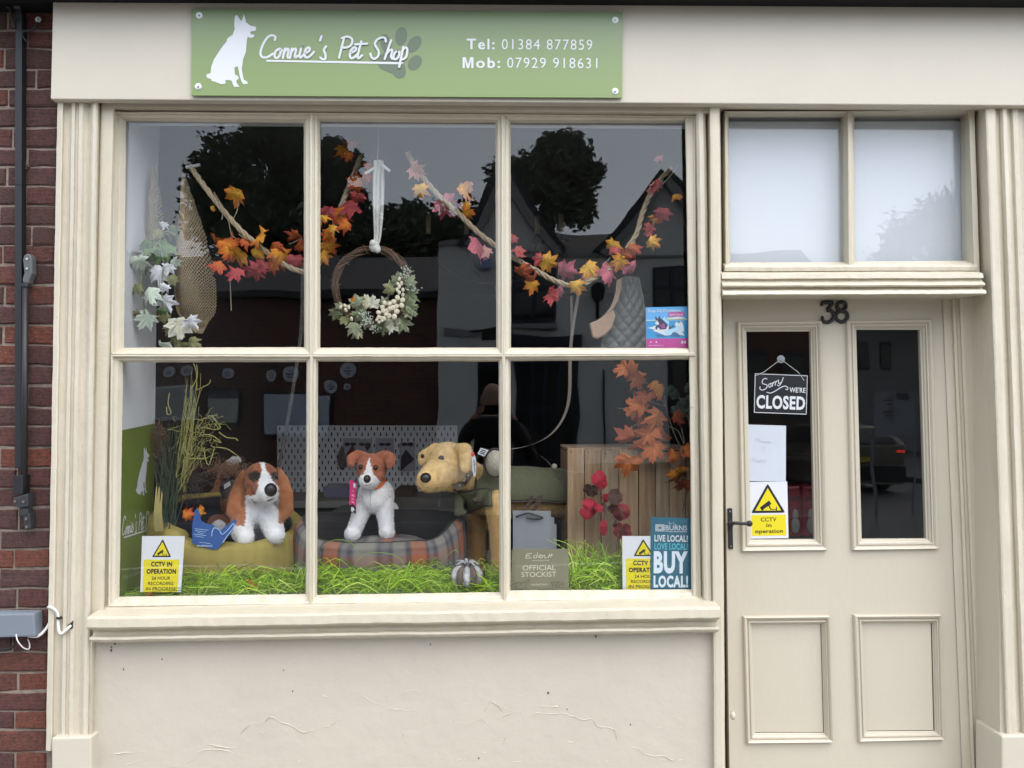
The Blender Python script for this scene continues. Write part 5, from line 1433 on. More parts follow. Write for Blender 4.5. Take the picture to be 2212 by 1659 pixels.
t = MB(); Sg.poly(t, [(.42 + .40 * (p[0] - 168) / 424., .13 + .30 * (p[1] - 122) / 625.) for p in dog], .001); t.build('dog_emblem', white_print, GB, fix=False)
t = MB()
for p in CONNIE: Sg.stroke(t, [(.05 + .86 * (q[0] - 630) / 1255., .52 + .16 * (q[1] - 300) / 280.) for q in p], .0045, .0012)
Sg.poly(t, [(.10, .645), (.88, .645), (.87, .656), (.10, .654)], .001); t.build('lettering', white_print, GB, fix=False)
t = MB(); Sg.text(t, 'Tel: 01384 877859', (.1, .88, .9, .905), .001); t.build('lettering', mat('faint_print', (.4, .45, .3), .5), GB, fix=False)

# --- reeds and dried grasses
RD = thing('dried_reeds', at(345, 1200, .28), 'tall bunch of dark green reeds and yellow dried twigs in the left corner', 'dried flowers')
rr = random.Random(8)
mb = MB()
for _ in range(75):
    b = c4(rr.uniform(290, 400), rr.uniform(1080, 1200)); tp = c4(rr.uniform(250, 470), rr.uniform(420, 760))
    y0 = rr.uniform(.22, .40); k = rr.uniform(-14, 14)
    P_ = [at(b[0], b[1], y0), at((b[0] + tp[0]) / 2 + k, (b[1] + tp[1]) / 2, y0), at(tp[0], tp[1], y0 + rr.uniform(-.04, .04))]
    mb.tube(curve(P_, 5), [.0022 - .00016 * i for i in range(11)], n=4)
o = mb.build('reed_blades', mat('dark_reed', (0.045, 0.075, 0.045), .7, var=.4, vscale=30), RD, fix=False); o['kind'] = 'stuff'
mb = MB()
def kinked(bx, by, tx, ty, y0, n_=7, j=7, r0=.0017):
    P_ = []
    b, tp = c4(bx, by), c4(tx, ty)
    for i in range(n_):
        q = i / (n_ - 1); P_.append(at(b[0] + (tp[0] - b[0]) * q + rr.uniform(-j, j) * q, b[1] + (tp[1] - b[1]) * q + rr.uniform(-j, j) * q, y0))
    mb.tube(P_, [r0 - r0 * .55 * i / (n_ - 1) for i in range(n_)], n=5)
for _ in range(26): kinked(rr.uniform(400, 520), rr.uniform(620, 860), rr.uniform(460, 580), rr.uniform(130, 400), rr.uniform(.2, .36), 8, 3)
for _ in range(70):
    x, y = rr.gauss(560, 75), rr.gauss(560, 85); a = rr.uniform(-.5, 1.9); L_ = rr.uniform(50, 130)
    kinked(x, y, x + math.cos(a) * L_, y - math.sin(a) * L_ * .8 + rr.uniform(-20, 30), rr.uniform(.18, .34), 5, 8, .0014)
for _ in range(26): kinked(rr.uniform(400, 470), rr.uniform(760, 940), rr.uniform(470, 600), rr.uniform(480, 700), rr.uniform(.2, .36), 6, 5, .0016)
for q in [[c4(640, 430), c4(700, 510), c4(640, 520), c4(590, 500)], [c4(560, 560), c4(640, 560), c4(705, 610), c4(650, 590)], [c4(590, 640), c4(600, 720), c4(625, 755), c4(660, 640)], [c4(690, 540), c4(740, 575), c4(800, 582), c4(815, 597)], [c4(680, 640), c4(740, 650), c4(790, 680), c4(830, 710)], [c4(460, 640), c4(480, 690), c4(520, 690)], [c4(470, 715), c4(560, 715), c4(610, 712)], [c4(540, 260), c4(620, 220), c4(632, 190)], [c4(360, 280), c4(350, 350), c4(370, 410), c4(345, 420), c4(340, 370)], [c4(540, 90), c4(545, 170), c4(500, 260)], [c4(520, 80), c4(540, 150), c4(538, 260)]]:
    mb.tube(curve([at(u, v, .2) for u, v in q], 4), .0019, n=5)
o = mb.build('dried_twigs', mat('yellow_twig', (0.30, 0.29, 0.095), .8, var=.35, vscale=30), RD, fix=False); o['kind'] = 'stuff'
mb = MB()
for cx, cy, n_, sx_, sy_ in [(285, 580, 420, 22, 50), (290, 680, 160, 14, 40), (735, 785, 520, 70, 28)]:
    for _ in range(n_):
        u, v = c4(cx + rr.gauss(0, sx_), cy + rr.gauss(0, sy_)); y0 = .34 + rr.gauss(0, .015)
        p = at(u, v, y0); d = Vector((rr.gauss(0, 1), rr.gauss(0, .6), rr.gauss(.3, 1))).normalized() * .02
        mb.tube([p, p + d], [.0009, .0003], n=3, cap=False)
o = mb.build('plumes', mat('brown_plume', (0.20, 0.115, 0.075), .95), RD, fix=False); o['kind'] = 'stuff'
mb = MB()
for k in range(9):
    x = 262 + k * 5
    mb.strip(curve([at(*c4(x + 8, 1200), .2), at(*c4(x, 1080), .19), at(*c4(x + 12 + rr.uniform(-8, 8), 960 - rr.uniform(0, 70)), .2)], 5), [.006, .007, .008, .008, .008, .007, .006, .005, .004, .003, .001], (1, .3, 0))
o = mb.build('straw_blades', mat('straw', (0.36, 0.30, 0.12), .8, var=.3), RD); o['kind'] = 'stuff'
mb = MB()
for _ in range(160):
    b = c4(rr.uniform(330, 560), rr.uniform(820, 960)); p = at(b[0], b[1], .36)
    d = Vector((rr.gauss(0, 1), 0, rr.gauss(.2, .7))) * .05
    mb.tube(curve([p, p + d * .6 + Vector((0, 0, .02)), p + d], 3), .0012, n=4)
o = mb.build('dark_moss', mat('dark_moss', (.06, .055, .05), .95), RD, fix=False); o['kind'] = 'stuff'

# --- shredded grass on the window bed
gr = random.Random(12)
mb = MB()
gcol = [(0.36, 0.60, 0.02), (0.42, 0.66, 0.03), (0.28, 0.48, 0.02), (0.54, 0.68, 0.12), (0.14, 0.27, 0.015), (0.22, 0.40, 0.02)]
def mound(x):
    u = proj((x, .16, ZFL + .03))[0]
    if u < 330: return .006
    if u < 470: return .008 + .05 * (u - 330) / 140
    if u < 1085: return .050 + .018 * math.sin(u * .03)
    if u < 1225: return .02
    if u < 1345: return .085
    return .03
xg0, xg1 = at(300, 1270, .15).x, at(1420, 1270, .15).x
for k in range(3600):
    x = gr.uniform(xg0, xg1); hm = mound(x)
    if hm < .03 and gr.random() < .7: continue
    y = gr.uniform(.088, .235)
    z = ZFL + gr.random() ** 1.3 * hm * (1 if y > .12 else .8)
    a = gr.uniform(0, 2 * PI); L_ = gr.uniform(.05, .20); lift = gr.uniform(.0, .055) * (1 if hm > .03 else .3)
    d = Vector((math.cos(a), .28 * math.sin(a), 0)) * L_
    bend = Vector((gr.gauss(0, .014), gr.gauss(0, .008), 0))
    P_ = curve([Vector((x, y, z)), Vector((x, y, z)) + d * .5 + Vector((0, 0, lift)) + bend, Vector((x, y, max(ZFL, z + gr.uniform(-.03, .02)))) + d], 3)
    for p in P_: p.y = max(p.y, .082); p.z = max(p.z, ZFL + .001)
    c = gr.choice(gcol); kk = gr.uniform(.7, 1.2); mb.cur = (c[0] * kk, c[1] * kk, c[2] * kk, 1)
    w = gr.uniform(.0018, .0036)
    mb.strip(P_, [w] * len(P_), (gr.gauss(0, .6), gr.gauss(-.3, .4), 1))
for q in [[c5(90, 1400), c5(100, 1310), c5(170, 1262), c5(260, 1262), c5(330, 1310), c5(350, 1380)], [c5(330, 1400), c5(400, 1350), c5(520, 1345), c5(620, 1380), c5(660, 1450)], [c5(890, 1430), c5(930, 1370), c5(990, 1325), c5(1010, 1345)], [c4(1130, 1230), c4(1140, 1330), c4(1110, 1400)], [c4(1200, 1500), c4(1220, 1360), c4(1250, 1300)], [c6(450, 1330), c6(445, 1270), c6(490, 1258), c6(540, 1300), c6(560, 1400)], [c6(690, 1380), c6(800, 1370), c6(900, 1362), c6(1010, 1350)], [c6(600, 1420), c6(800, 1440), c6(1000, 1450)], [c5(95, 1330), c5(85, 1380), c5(110, 1440)], [c5(480, 1580), c5(560, 1450), c5(700, 1430), c5(840, 1440)]]:
    mb.cur = (0.26, 0.40, 0.07, 1)
    P_ = curve([at(u, v, .10) for u, v in q], 6); mb.strip(P_, .0028, (0.3, -.3, 1))
for _ in range(240):
    u0 = gr.uniform(1235, 1330); b = at(u0, gr.uniform(1230, 1285), gr.uniform(.10, .2)); tp = at(u0 + gr.gauss(15, 45), gr.uniform(1165, 1262), gr.uniform(.09, .16))
    c = gr.choice(gcol); mb.cur = tuple(c) + (1,)
    P_ = curve([b, b.lerp(tp, .6) + Vector((gr.gauss(0, .015), 0, .02)), tp], 4); mb.strip(P_, .0026, (1, .2, .3))
gs = mb.build('shredded_grass', mat('paper_grass', (.2, .35, .05), .6, attr=True, var=.2, vscale=60), None, colors=True, fix=False)
tag(gs, 'bright green shredded paper grass spread along the window bed', 'grass', kind='stuff')
for u, v, y, sz, pal, lab in [(330, 1279, .10, 46, 'red', 'red fallen leaf lying in front of the left security notice'), (545, 1262, .11, 36, 'rust', 'rust coloured fallen leaf lying in the grass below the mustard bed'), (1243, 1256, .12, 26, 'dkrust', 'dark rust fallen leaf lying in the grass beside the stockist card')]:
    T = thing('fallen_leaf', at(u, v, y), lab, 'leaf', 'fallen leaves on the grass'); leaf(T, u, v, y, sz, pal, tilt=.8, name='leaf_blade')
T = thing('maple_leaf', at(*c4(470, 1085), .19), 'orange maple leaf lying on the rim of the mustard bed', 'leaf')
leaf(T, *c4(470, 1090), .185, 42, 'redorange', 90, name='leaf_blade'); leaf(T, *c4(560, 1070), .19, 34, 'orange_y', 60, name='leaf_blade')

# --- pumpkin
PK = thing('fabric_pumpkin', at(*c5(1070, 1560), .13), 'small white and brown crinkled fabric pumpkin in the grass by the labrador', 'pumpkin')
pc = at(*c5(1070, 1492), .135)
silver = mat('crinkled_white_foil', (0.62, 0.62, 0.64), .45, var=.75, vscale=45, bump=.8, bscale=60, bdist=.006); brownr = mat('brown_bark_rib', (0.15, 0.11, 0.085), .85, var=.5, vscale=60, bump=.8, bscale=80)
for k in range(12):
    a = k * 2 * PI / 12
    MB().ball(pc + Vector((math.cos(a) * .031, math.sin(a) * .031, 0)), (.032, .0155, .036), Matrix.Rotation(a, 3, 'Z'), 14, 10).build('rib', silver if k % 2 else brownr, PK, smooth=True)
mb = MB()
for k in range(7):
    a = k * .9; mb.tube(curve([pc + Vector((0, 0, .03)), pc + Vector((math.cos(a) * .018, math.sin(a) * .014, .047)), pc + Vector((math.cos(a) * .042, math.sin(a) * .03, .036 + .01 * (k % 2)))], 4), [.005] * 5 + [.004, .0035, .003, .002], n=6)
mb.tube([pc + Vector((0, 0, .03)), pc + Vector((-.004, 0, .058))], [.007, .005], n=8); mb.build('stalk', silver, PK, smooth=True)

# --- wooden crate
CRY = .30
CR = thing('wooden_crate', at(1358, 1240, CRY + .15), 'upturned weathered wooden crate of grey brown boards at the right of the window', 'crate')
wood_m = [mat('crate_wood_%s' % nm, c, .85, col2=c2, vscale=7, bump=.5, bscale=22, stretch=(9, 9, .55)) for nm, c, c2 in (('pale', (.42, .285, .17), (.22, .14, .08)), ('mid', (.34, .225, .13), (.17, .105, .06)), ('grey', (.36, .26, .17), (.19, .14, .09)))]
pl = [463, 577, 688, 808, 938, 1050, 1148, 1252, 1345]
for i in range(8):
    a, b = c6(pl[i] + 2, 0)[0], c6(pl[i + 1] - 2, 0)[0]
    v0 = 968 + i * 1.2 + (i % 3) * 1.5
    mb = MB().quad([(a, v0), (b, v0), (b, 1252), (a, 1252)], CRY + .003 * (i % 3), CRY + .014)
    mb.build('plank', wood_m[i % 3], CR, bevel=.0025)
for i in range(4):
    z = at(1300, 967, CRY).z; y0 = CRY + .016 + i * .085
    MB().box((at(1227, 1000, CRY).x, y0, z - .012), (at(1500, 1000, CRY).x, y0 + .08, z - .001)).build('top_plank', wood_m[(i + 1) % 3], CR, bevel=.002)
MB().box((at(1228, 1000, CRY).x, CRY + .016, ZFL), (at(1228, 1000, CRY).x + .012, CRY + .35, at(1300, 969, CRY).z - .013)).build('side_board', wood_m[1], CR)
nl = MB()
for i in range(8):
    for dx in (.25, .75): nl.ball(at(c6(pl[i] + (pl[i + 1] - pl[i]) * dx, 0)[0], 976 + i * 1.2, CRY - .0005), (.0022, .001, .0022), nu=6, nv=4)
o = nl.build('nail_heads', mat('rusty_nail', (.03, .022, .018), .9), CR); o['kind'] = 'stuff'

# --- orange leaf spray, eucalyptus, red sprig
SPY = .24
SR = thing('leaf_spray', at(1440, 1100, SPY), 'branch of large rust orange maple leaves at the right of the window', 'artificial leaves')
for x, y, s, pal, rot in [(895, 140, 62, 'rust', 270), (850, 120, 36, 'rust', 280), (930, 170, 44, 'rust', 160), (1090, 245, 42, 'orange', 170), (1050, 220, 30, 'orange', 280), (950, 345, 54, 'rust', 240), (900, 390, 34, 'rust', 230), (1075, 425, 56, 'rust', 200), (965, 430, 42, 'dkrust', 250), (1050, 560, 84, 'rust', 190), (1010, 530, 60, 'rust', 210), (880, 570, 50, 'dkrust', 240), (1030, 640, 56, 'rust', 180), (870, 730, 62, 'rust', 185), (1170, 690, 34, 'rust', 220), (1190, 440, 36, 'dkrust', 120), (1250, 650, 36, 'rust', 150), (1200, 815, 50, 'orange', 160), (1245, 880, 44, 'dkrust', 190), (985, 300, 36, 'dkrust', 250), (1010, 290, 26, 'dkrust', 20)]:
    c_ = c6(x, y); leaf(SR, c_[0], c_[1], SPY + lr.uniform(-.03, .03), s * 1.4, pal, rot, .7)
mb = MB()
for q in [[(1135, 740), (1140, 600), (1135, 480), (1125, 380), (1060, 280), (980, 200)], [(1125, 370), (1060, 350), (1000, 330)], [(1130, 390), (1110, 300)], [(1240, 680), (1180, 560), (1140, 440)], [(1245, 610), (1225, 510)], [(1230, 1070), (1250, 980), (1265, 930)], [(800, 380), (860, 386)], [(860, 530), (920, 490), (960, 490)], [(1130, 500), (1200, 530), (1240, 620)]]:
    mb.tube(curve([at(*c6(x, y), SPY + .01) for x, y in q], 5), .0024, n=6)
mb.build('stem', mat('brown_stem', (.13, .10, .07), .85), SR)
EU = thing('eucalyptus_sprig', at(1480, 960, .5), 'dark eucalyptus sprig with round leaves behind the orange leaf spray', 'artificial leaves')
PAL['euc'] = ((0.05, 0.075, 0.06), (0.07, 0.09, 0.075))
for x, y, s in [(1180, 280, 26), (1200, 390, 30), (1250, 350, 28), (1275, 240, 24), (1240, 420, 24), (1280, 390, 26), (1160, 260, 20), (1290, 320, 24)]:
    c_ = c6(x, y); leaf(EU, c_[0], c_[1], .45, s, 'euc', kind='round', tilt=.4)
mb = MB().tube(curve([at(*c6(x, y), .46) for x, y in [(1300, 600), (1270, 450), (1230, 340), (1170, 270)]], 5), .002, n=5); mb.build('stem', mat('brown_stem', (.13, .10, .07), .85), EU)
PAL['ger'] = ((0.36, 0.03, 0.045), (0.34, 0.025, 0.045)); PAL['gerdk'] = ((0.07, 0.05, 0.04), (0.09, 0.045, 0.04)); PAL['gerred'] = ((0.10, 0.05, 0.04), (0.28, 0.03, 0.04))
RS = thing('red_leaf_sprig', at(1310, 1200, .2), 'sprig of round crimson and dark green leaves in front of the crate', 'artificial leaves')
for x, y, s, pal, kd in [(690, 868, 42, 'ger', 'round'), (612, 1056, 45, 'ger', 'round'), (622, 925, 34, 'gerdk', 'round'), (780, 970, 36, 'gerdk', 'round'), (718, 980, 20, 'ger', 'round'), (705, 1032, 32, 'gerdk', 'oval'), (815, 1070, 40, 'gerred', 'round'), (705, 1165, 46, 'ger', 'oval'), (830, 1195, 40, 'gerred', 'round'), (672, 1048, 20, 'ger', 'round'), (785, 1150, 28, 'gerdk', 'oval'), (770, 1045, 26, 'gerdk', 'round')]:
    c_ = c6(x, y); leaf(RS, c_[0], c_[1], .22 + lr.uniform(-.02, .02), s, pal, 180 if kd == 'oval' else None, .4, kind=kd)
mb = MB()
for q in [[(690, 890), (695, 960), (710, 1010), (740, 1060), (780, 1130), (800, 1200), (790, 1330)], [(660, 1055), (740, 1060)], [(705, 1120), (730, 1060)]]: mb.tube(curve([at(*c6(x, y), .23) for x, y in q], 5), .002, n=5)
mb.build('stem', mat('brown_stem', (.13, .10, .07), .85), RS)
# stack of grey folders
for i, (u0, v0, u1, v1, dy) in enumerate([(1108, 1103, 1190, 1190, 0), (1112, 1117, 1197, 1195, .012), (1115, 1132, 1202, 1200, .024)]):
    T = thing('display_card', at((u0 + u1) / 2, v1, .26 + dy), ['front pale grey upright card under the labrador belly', 'middle pale grey upright card under the labrador belly', 'rearmost pale grey upright card under the labrador belly'][i], 'card', 'grey cards behind the stockist sign')
    MB().quad([(u0, v0), (u1, v0 + 1), (u1 + 1, 1245), (u0, 1245)], .26 + dy, .266 + dy).build('board', mat('pale_grey_card', (0.24, 0.25, 0.275), .5, var=.1), T)
wl_ = MB().tube(curve([at(*c6(x, y), .25) for x, y in [(120, 1105), (200, 1080), (260, 1095), (300, 1110), (250, 1118), (190, 1110)]], 5), .0035, n=6).build('strap_end', black_iron, CT)
# ================================================================== NOTICES ON THE GLASS
def cctv(name, label, us, y, lines, tri, band, closeup=1.0, parent=None):
    """White notice: yellow triangle with a camera, then a yellow band of black words."""
    T = thing(name, at((us[2][0] + us[3][0]) / 2, us[2][1], y), label, 'notice', 'security camera notices')
    s = front_sheet(us, y)
    s.board('sheet', white_print, T, .0012)
    (ax, ay), (bx, by), (cx, cy) = tri
    t = MB()
    def rt(k, n=5):
        g = ((ax + bx + cx) / 3, (ay + by + cy) / 3); pts = []
        for p in tri: pts.append((g[0] + (p[0] - g[0]) * k, g[1] + (p[1] - g[1]) * k))
        return pts
    big = rt(1.0); rr_ = []
    for i in range(3):
        a, b, c = big[i - 1], big[i], big[(i + 1) % 3]
        rr_ += [lerp2(b, a, .07), lerp2(b, lerp2(a, c, .5), .025), lerp2(b, c, .07)]
    s.poly(t, rr_, .0005); t.build('warning_triangle', black_print, T, fix=False)
    t = MB(); s.poly(t, rt(.76), .0008); x0, y0, x1, y1 = band; s.poly(t, [(x0, y0), (x1, y0), (x1, y1), (x0, y1)], .0005); t.build('yellow_print', yellow_print, T, fix=False)
    t = MB(); g = ((ax + bx + cx) / 3, (ay + by + cy) / 3); w, h = (bx - cx), (cy - ay)
    w = abs(w)
    def q(a, b): return (g[0] + a * w, g[1] + b * h)
    s.poly(t, [q(-.22, .13), q(.03, -.09), q(.10, .03), q(-.16, .22)], .0011)
    s.poly(t, [q(-.24, .14), q(-.2, .11), q(-.13, .23), q(-.19, .25)], .0011)
    s.poly(t, [q(.0, .07), q(.03, .05), q(.09, .2), q(.06, .22)], .0011)
    s.poly(t, [q(.06, .2), q(.24, .2), q(.24, .225), q(.06, .225)], .0011); s.poly(t, [q(.23, .13), q(.255, .13), q(.255, .29), q(.23, .29)], .0011)
    t.build('camera_symbol', black_print, T, fix=False)
    t = MB()
    for txt, bx_, bold in lines: s.text(t, txt, bx_, .0011, bold)
    t.build('lettering', black_print, T, fix=False)
    return T
LT = [('CCTV IN', (.24, .455, .745, .545), .045), ('OPERATION', (.14, .585, .85, .675), .045), ('24 HOUR', (.27, .72, .72, .78), .008), ('RECORDING', (.19, .815, .80, .875), .008), ('IN PROGRESS', (.14, .91, .86, .968), .008)]
cctv('cctv_notice', 'CCTV IN OPERATION notice in the bottom left corner, partly behind grass', [(307, 1158), (399, 1158), (391, 1279), (303, 1279)], .088, LT, [(.49, .05), (.71, .375), (.25, .375)], (.06, .42, .91, 1.0))
cctv('cctv_notice', 'CCTV notice at bottom right with its right side hidden by the blue poster', [(1344, 1158), (1440, 1158), (1440, 1274), (1345, 1274)], GLASS_Y + .008, LT, [(.47, .05), (.72, .375), (.25, .375)], (.08, .42, .94, 1.0))
cctv('cctv_notice', 'CCTV in operation notice at the foot of the left door pane', [(1615.6, 1041), (1700.5, 1040), (1703.5, 1162.5), (1618.7, 1163.8)], DY + .0175, [('CCTV', (.30, .63, .70, .70), .01), ('in', (.44, .735, .57, .80), .01), ('operation', (.15, .84, .86, .925), .015)], [(.50, .03), (.93, .55), (.06, .55)], (.07, .585, .94, .95))
# BUY LOCAL poster
T = thing('buy_local_poster', at(1450, 1273, GLASS_Y), 'dark blue LIVE LOCAL LOVE LOCAL BUY LOCAL poster in the bottom right window corner', 'poster')
s = front_sheet([(1406, 1117), (1493.5, 1119), (1493, 1273), (1405, 1273)], GLASS_Y + .0055)
s.board('sheet', mat('poster_blue', (0.025, 0.115, 0.17), .35), T, .001)
def bq(x, y): return ((x - 730) / 800., (y - 105) / 1435.)
t = MB()
s.text(t, 'BURNS', bq(1020, 258) + bq(1445, 358), .0008, .0); s.text(t, 'NATURAL FOOD FOR PETS', bq(1022, 370) + bq(1440, 395), .0008, .02)
s.text(t, 'LIVE LOCAL?', bq(803, 455) + bq(1465, 590), .0008, .03)
t.build('lettering', white_print, T, fix=False)
t = MB(); s.stroke(t, [bq(*p) for p in [(1085, 245), (1092, 190), (1105, 235), (1130, 215), (1140, 240)]], .0008); s.stroke(t, [bq(*p) for p in [(1160, 235), (1180, 200), (1190, 240), (1235, 235)]], .0008)
for k in range(4):
    a, b = 820 + k * 16, 245 + k * 14
    c, d = 1000 - k * 16, 385 - k * 14
    for x0, y0, x1, y1 in ((a, b, c, b + 8), (a, d - 8, c, d), (a, b, a + 10, d), (c - 10, b, c, d)): s.poly(t, [bq(x0, y0), bq(x1, y0), bq(x1, y1), bq(x0, y1)])
t.build('emblem', white_print, T, fix=False)
t = MB(); s.text(t, 'LOVE LOCAL?', bq(803, 618) + bq(1465, 750), .0008, .03); t.build('lettering', mat('cyan_print', (0.10, 0.42, 0.52), .4), T, fix=False)
t = MB(); s.text(t, 'BUY', bq(790, 778) + bq(1462, 1228), .0008, .05); s.text(t, 'LOCAL!', bq(790, 1262) + bq(1468, 1505), .0008, .045); t.build('lettering', mat('pale_print', (0.62, 0.70, 0.78), .4), T, fix=False)
# stockist card
T = thing('stockist_card', at(1166, 1273, GLASS_Y), 'olive green OFFICIAL STOCKIST card in the lower left of the right pane', 'card')
s = front_sheet([(1106, 1186), (1227.5, 1185.5), (1229, 1273), (1104, 1275)], GLASS_Y + .0065)
s.board('sheet', mat('olive_card', (0.20, 0.19, 0.125), .4), T, .0012)
def eq(x, y): return ((x - 92) / 378., (y - 1320) / 272.)
cream_p = mat('cream_print', (0.60, 0.58, 0.46), .5)
t = MB(); s.text(t, 'OFFICIAL', eq(165, 1428) + eq(385, 1462), .0006, .0); s.text(t, 'STOCKIST', eq(158, 1472) + eq(388, 1506), .0006, .0)
t.build('lettering', cream_p, T, fix=False)
t = MB()
for st_ in [[(225, 1350), (195, 1352), (190, 1365), (212, 1365)], [(192, 1362), (186, 1380), (222, 1378)], [(252, 1360), (238, 1366), (240, 1380), (256, 1374), (264, 1342), (258, 1378)], [(268, 1370), (290, 1364), (280, 1358), (272, 1376), (290, 1378)], [(298, 1362), (294, 1382)], [(297, 1370), (312, 1362), (312, 1380), (325, 1376)], [(335, 1375), (345, 1350), (338, 1378)], [(352, 1375), (358, 1352)], [(345, 1364), (365, 1360)]]: s.stroke(t, [eq(*p) for p in st_], .0022)
s.text(t, 'nourish body and mind', eq(228, 1390) + eq(340, 1404), .0006)
s.text(t, 'stocked here', eq(225, 1548) + eq(328, 1562), .0006)
t.build('lettering', cream_p, T, fix=False)
t = MB()
for pts in ([(100, 1560), (112, 1548), (135, 1540), (160, 1542), (185, 1535), (200, 1522), (210, 1524), (208, 1536), (196, 1545), (190, 1560), (182, 1580)], [(160, 1545), (150, 1562), (128, 1565), (120, 1580)], [(135, 1542), (122, 1556), (128, 1580), (170, 1584)], [(352, 1545), (375, 1540), (400, 1542), (425, 1545), (438, 1555), (430, 1562), (410, 1560), (402, 1580)], [(352, 1545), (365, 1560), (362, 1580)], [(400, 1545), (385, 1562), (390, 1580)], [(365, 1560), (395, 1562)]): s.stroke(t, [eq(*p) for p in pts], .0012)
t.build('animal_sketches', mat('dark_ink', (.05, .05, .04), .5), T, fix=False)
# blue sticker
T = thing('window_sticker', at(1441, 751, GLASS_Y), 'square blue and magenta pet brand sticker with a swimming dog, on the upper right pane', 'sticker')
s = front_sheet([(1395, 664), (1485, 662), (1486.5, 751), (1396, 752)], GLASS_Y + .0055)
s.board('sheet', mat('sticker_sky', (0.10, 0.36, 0.72), .35), T, .0008)
def dq(x, y): return ((x - 200) / 1430., (y - 158) / 1400.)
def lay(name, m, polys, lift):
    t = MB()
    for p in polys: s.poly(t, [dq(*k) for k in p], lift)
    return t.build(name, m, T, fix=False)
lay('sea_print', mat('sticker_sea', (0.02, 0.26, 0.56), .35), [[(200, 620), (1625, 620), (1630, 1240), (205, 1240)]], .0004)
lay('sand_print', mat('sticker_sand', (0.50, 0.62, 0.50), .35), [[(200, 590), (1625, 585), (1625, 622), (200, 622)], [(900, 540), (1100, 520), (1625, 560), (1625, 600), (880, 600)]], .0006)
lay('magenta_print', mat('sticker_magenta', (0.45, 0.035, 0.25), .35), [[(205, 1235), (1630, 1235), (1640, 1558), (210, 1558)], [(965, 350), (1515, 340), (1520, 490), (970, 495)]], .0007)
lay('shadow_print', mat('sticker_teal', (0.02, 0.12, 0.26), .35), [[(470, 1100), (640, 1095), (800, 1130), (1040, 1140), (1060, 1080), (1130, 1035), (1290, 1060), (1380, 1170), (1360, 1195), (1060, 1195), (1040, 1150), (700, 1185), (560, 1190), (590, 1150)]], .0007)
lay('foam_print', white_print, [[(250, 860), (400, 840), (500, 790), (640, 880), (880, 920), (960, 760), (1000, 880), (960, 940), (1160, 890), (1250, 860), (1180, 770), (1240, 660), (1290, 720), (1360, 730), (1380, 640), (1450, 720), (1480, 850), (1500, 1000), (1430, 1020), (1520, 1150), (1340, 1120), (1200, 1000), (1100, 1040), (1040, 1120), (860, 1140), (640, 1040), (430, 970), (510, 930), (400, 910)], [(1030, 575), (1200, 510), (1330, 500), (1540, 545), (1300, 580)]], .0009)
lay('splash_print', mat('sticker_pale_blue', (0.36, 0.62, 0.80), .35), [[(820, 1000), (960, 950), (1180, 890), (1290, 780), (1330, 800), (1400, 980), (1290, 1040), (1180, 980), (1060, 1030), (1030, 1110), (880, 1110)], [(760, 580), (850, 480), (880, 620), (990, 650), (980, 780), (900, 700)]], .0010)
lay('dog_print', mat('sticker_navy', (0.018, 0.018, 0.05), .35), [[(520, 470), (580, 540), (600, 560), (640, 530), (640, 480), (670, 460), (690, 540), (780, 600), (880, 720), (940, 780), (900, 860), (870, 920), (700, 930), (660, 920), (650, 840), (590, 860), (575, 935), (530, 920), (510, 860), (560, 790), (650, 760), (640, 680), (590, 640), (570, 600), (540, 640), (525, 560)], [(970, 810), (1060, 840), (1160, 770), (1150, 830), (1060, 870), (1040, 910), (950, 935), (990, 880)]], .0012)
lay('dog_face_print', white_print, [[(600, 560), (570, 640), (520, 680), (520, 740), (580, 770), (650, 740), (640, 690), (600, 660), (590, 610)]], .0014)
lay('harness_print', mat('sticker_purple', (0.30, 0.06, 0.28), .35), [[(650, 790), (800, 720), (830, 740), (860, 870), (740, 890), (690, 860), (790, 800), (690, 820)]], .0014)
t = MB(); s.text(t, 'Dogs Dig Doodlebone', dq(280, 235) + dq(1420, 350), .0009, .012); s.text(t, 'Sold here!', dq(1000, 380) + dq(1470, 465), .0010, .01); s.text(t, 'www.doodlebone.co.uk', dq(285, 1448) + dq(800, 1482), .0010, .01)
s.text(t, 'TM', dq(1440, 240) + dq(1520, 280), .0009)
for c_ in ((360, 1355), (545, 1355)): s.ell(t, dq(*c_), .018, .018, 0, .0012)
for dx in (-1, 1):
    for dy in (-1, 1): s.ell(t, dq(1475 + dx * 50, 1370 + dy * 25), .022, .018, 0, .0012)
s.poly(t, [dq(1430, 1355), dq(1520, 1355), dq(1520, 1385), dq(1430, 1385)], .0012)
t.build('lettering', white_print, T, fix=False)

# closed sign, its sucker hook, the hand-written sheet
T = thing('closed_sign', at(1686, 896, DY), 'black hanging sign reading Sorry we\'re CLOSED in the left door pane', 'sign')
s = front_sheet([(1630, 806), (1745.5, 810.6), (1743, 896), (1628, 892)], DY + .0165)
s.board('board', mat('black_board', (0.008, 0.009, 0.012), .35), T, .002)
def kq(x, y):
    # crop 1650,780 scale 3.605 -> sheet
    u = (1650 + x / 3.605) / 1.04158; v = (780 + y / 3.605) / 1.04158
    a = (u - 1629) / 115.0; return (a, (v - (806 + 4.5 * a)) / 86.0)
t = MB()
bd = [(.01, .015), (.985, .015), (.985, .985), (.01, .985)]
w_ = .012
for a, b in zip(bd, bd[1:] + bd[:1]): s.stroke(t, [a, b], .0022, .0006, False)
s.text(t, 'WE\'RE', kq(453, 328) + kq(583, 376), .0008, .02); s.text(t, 'CLOSED', kq(188, 390) + kq(583, 517), .0008, .035)
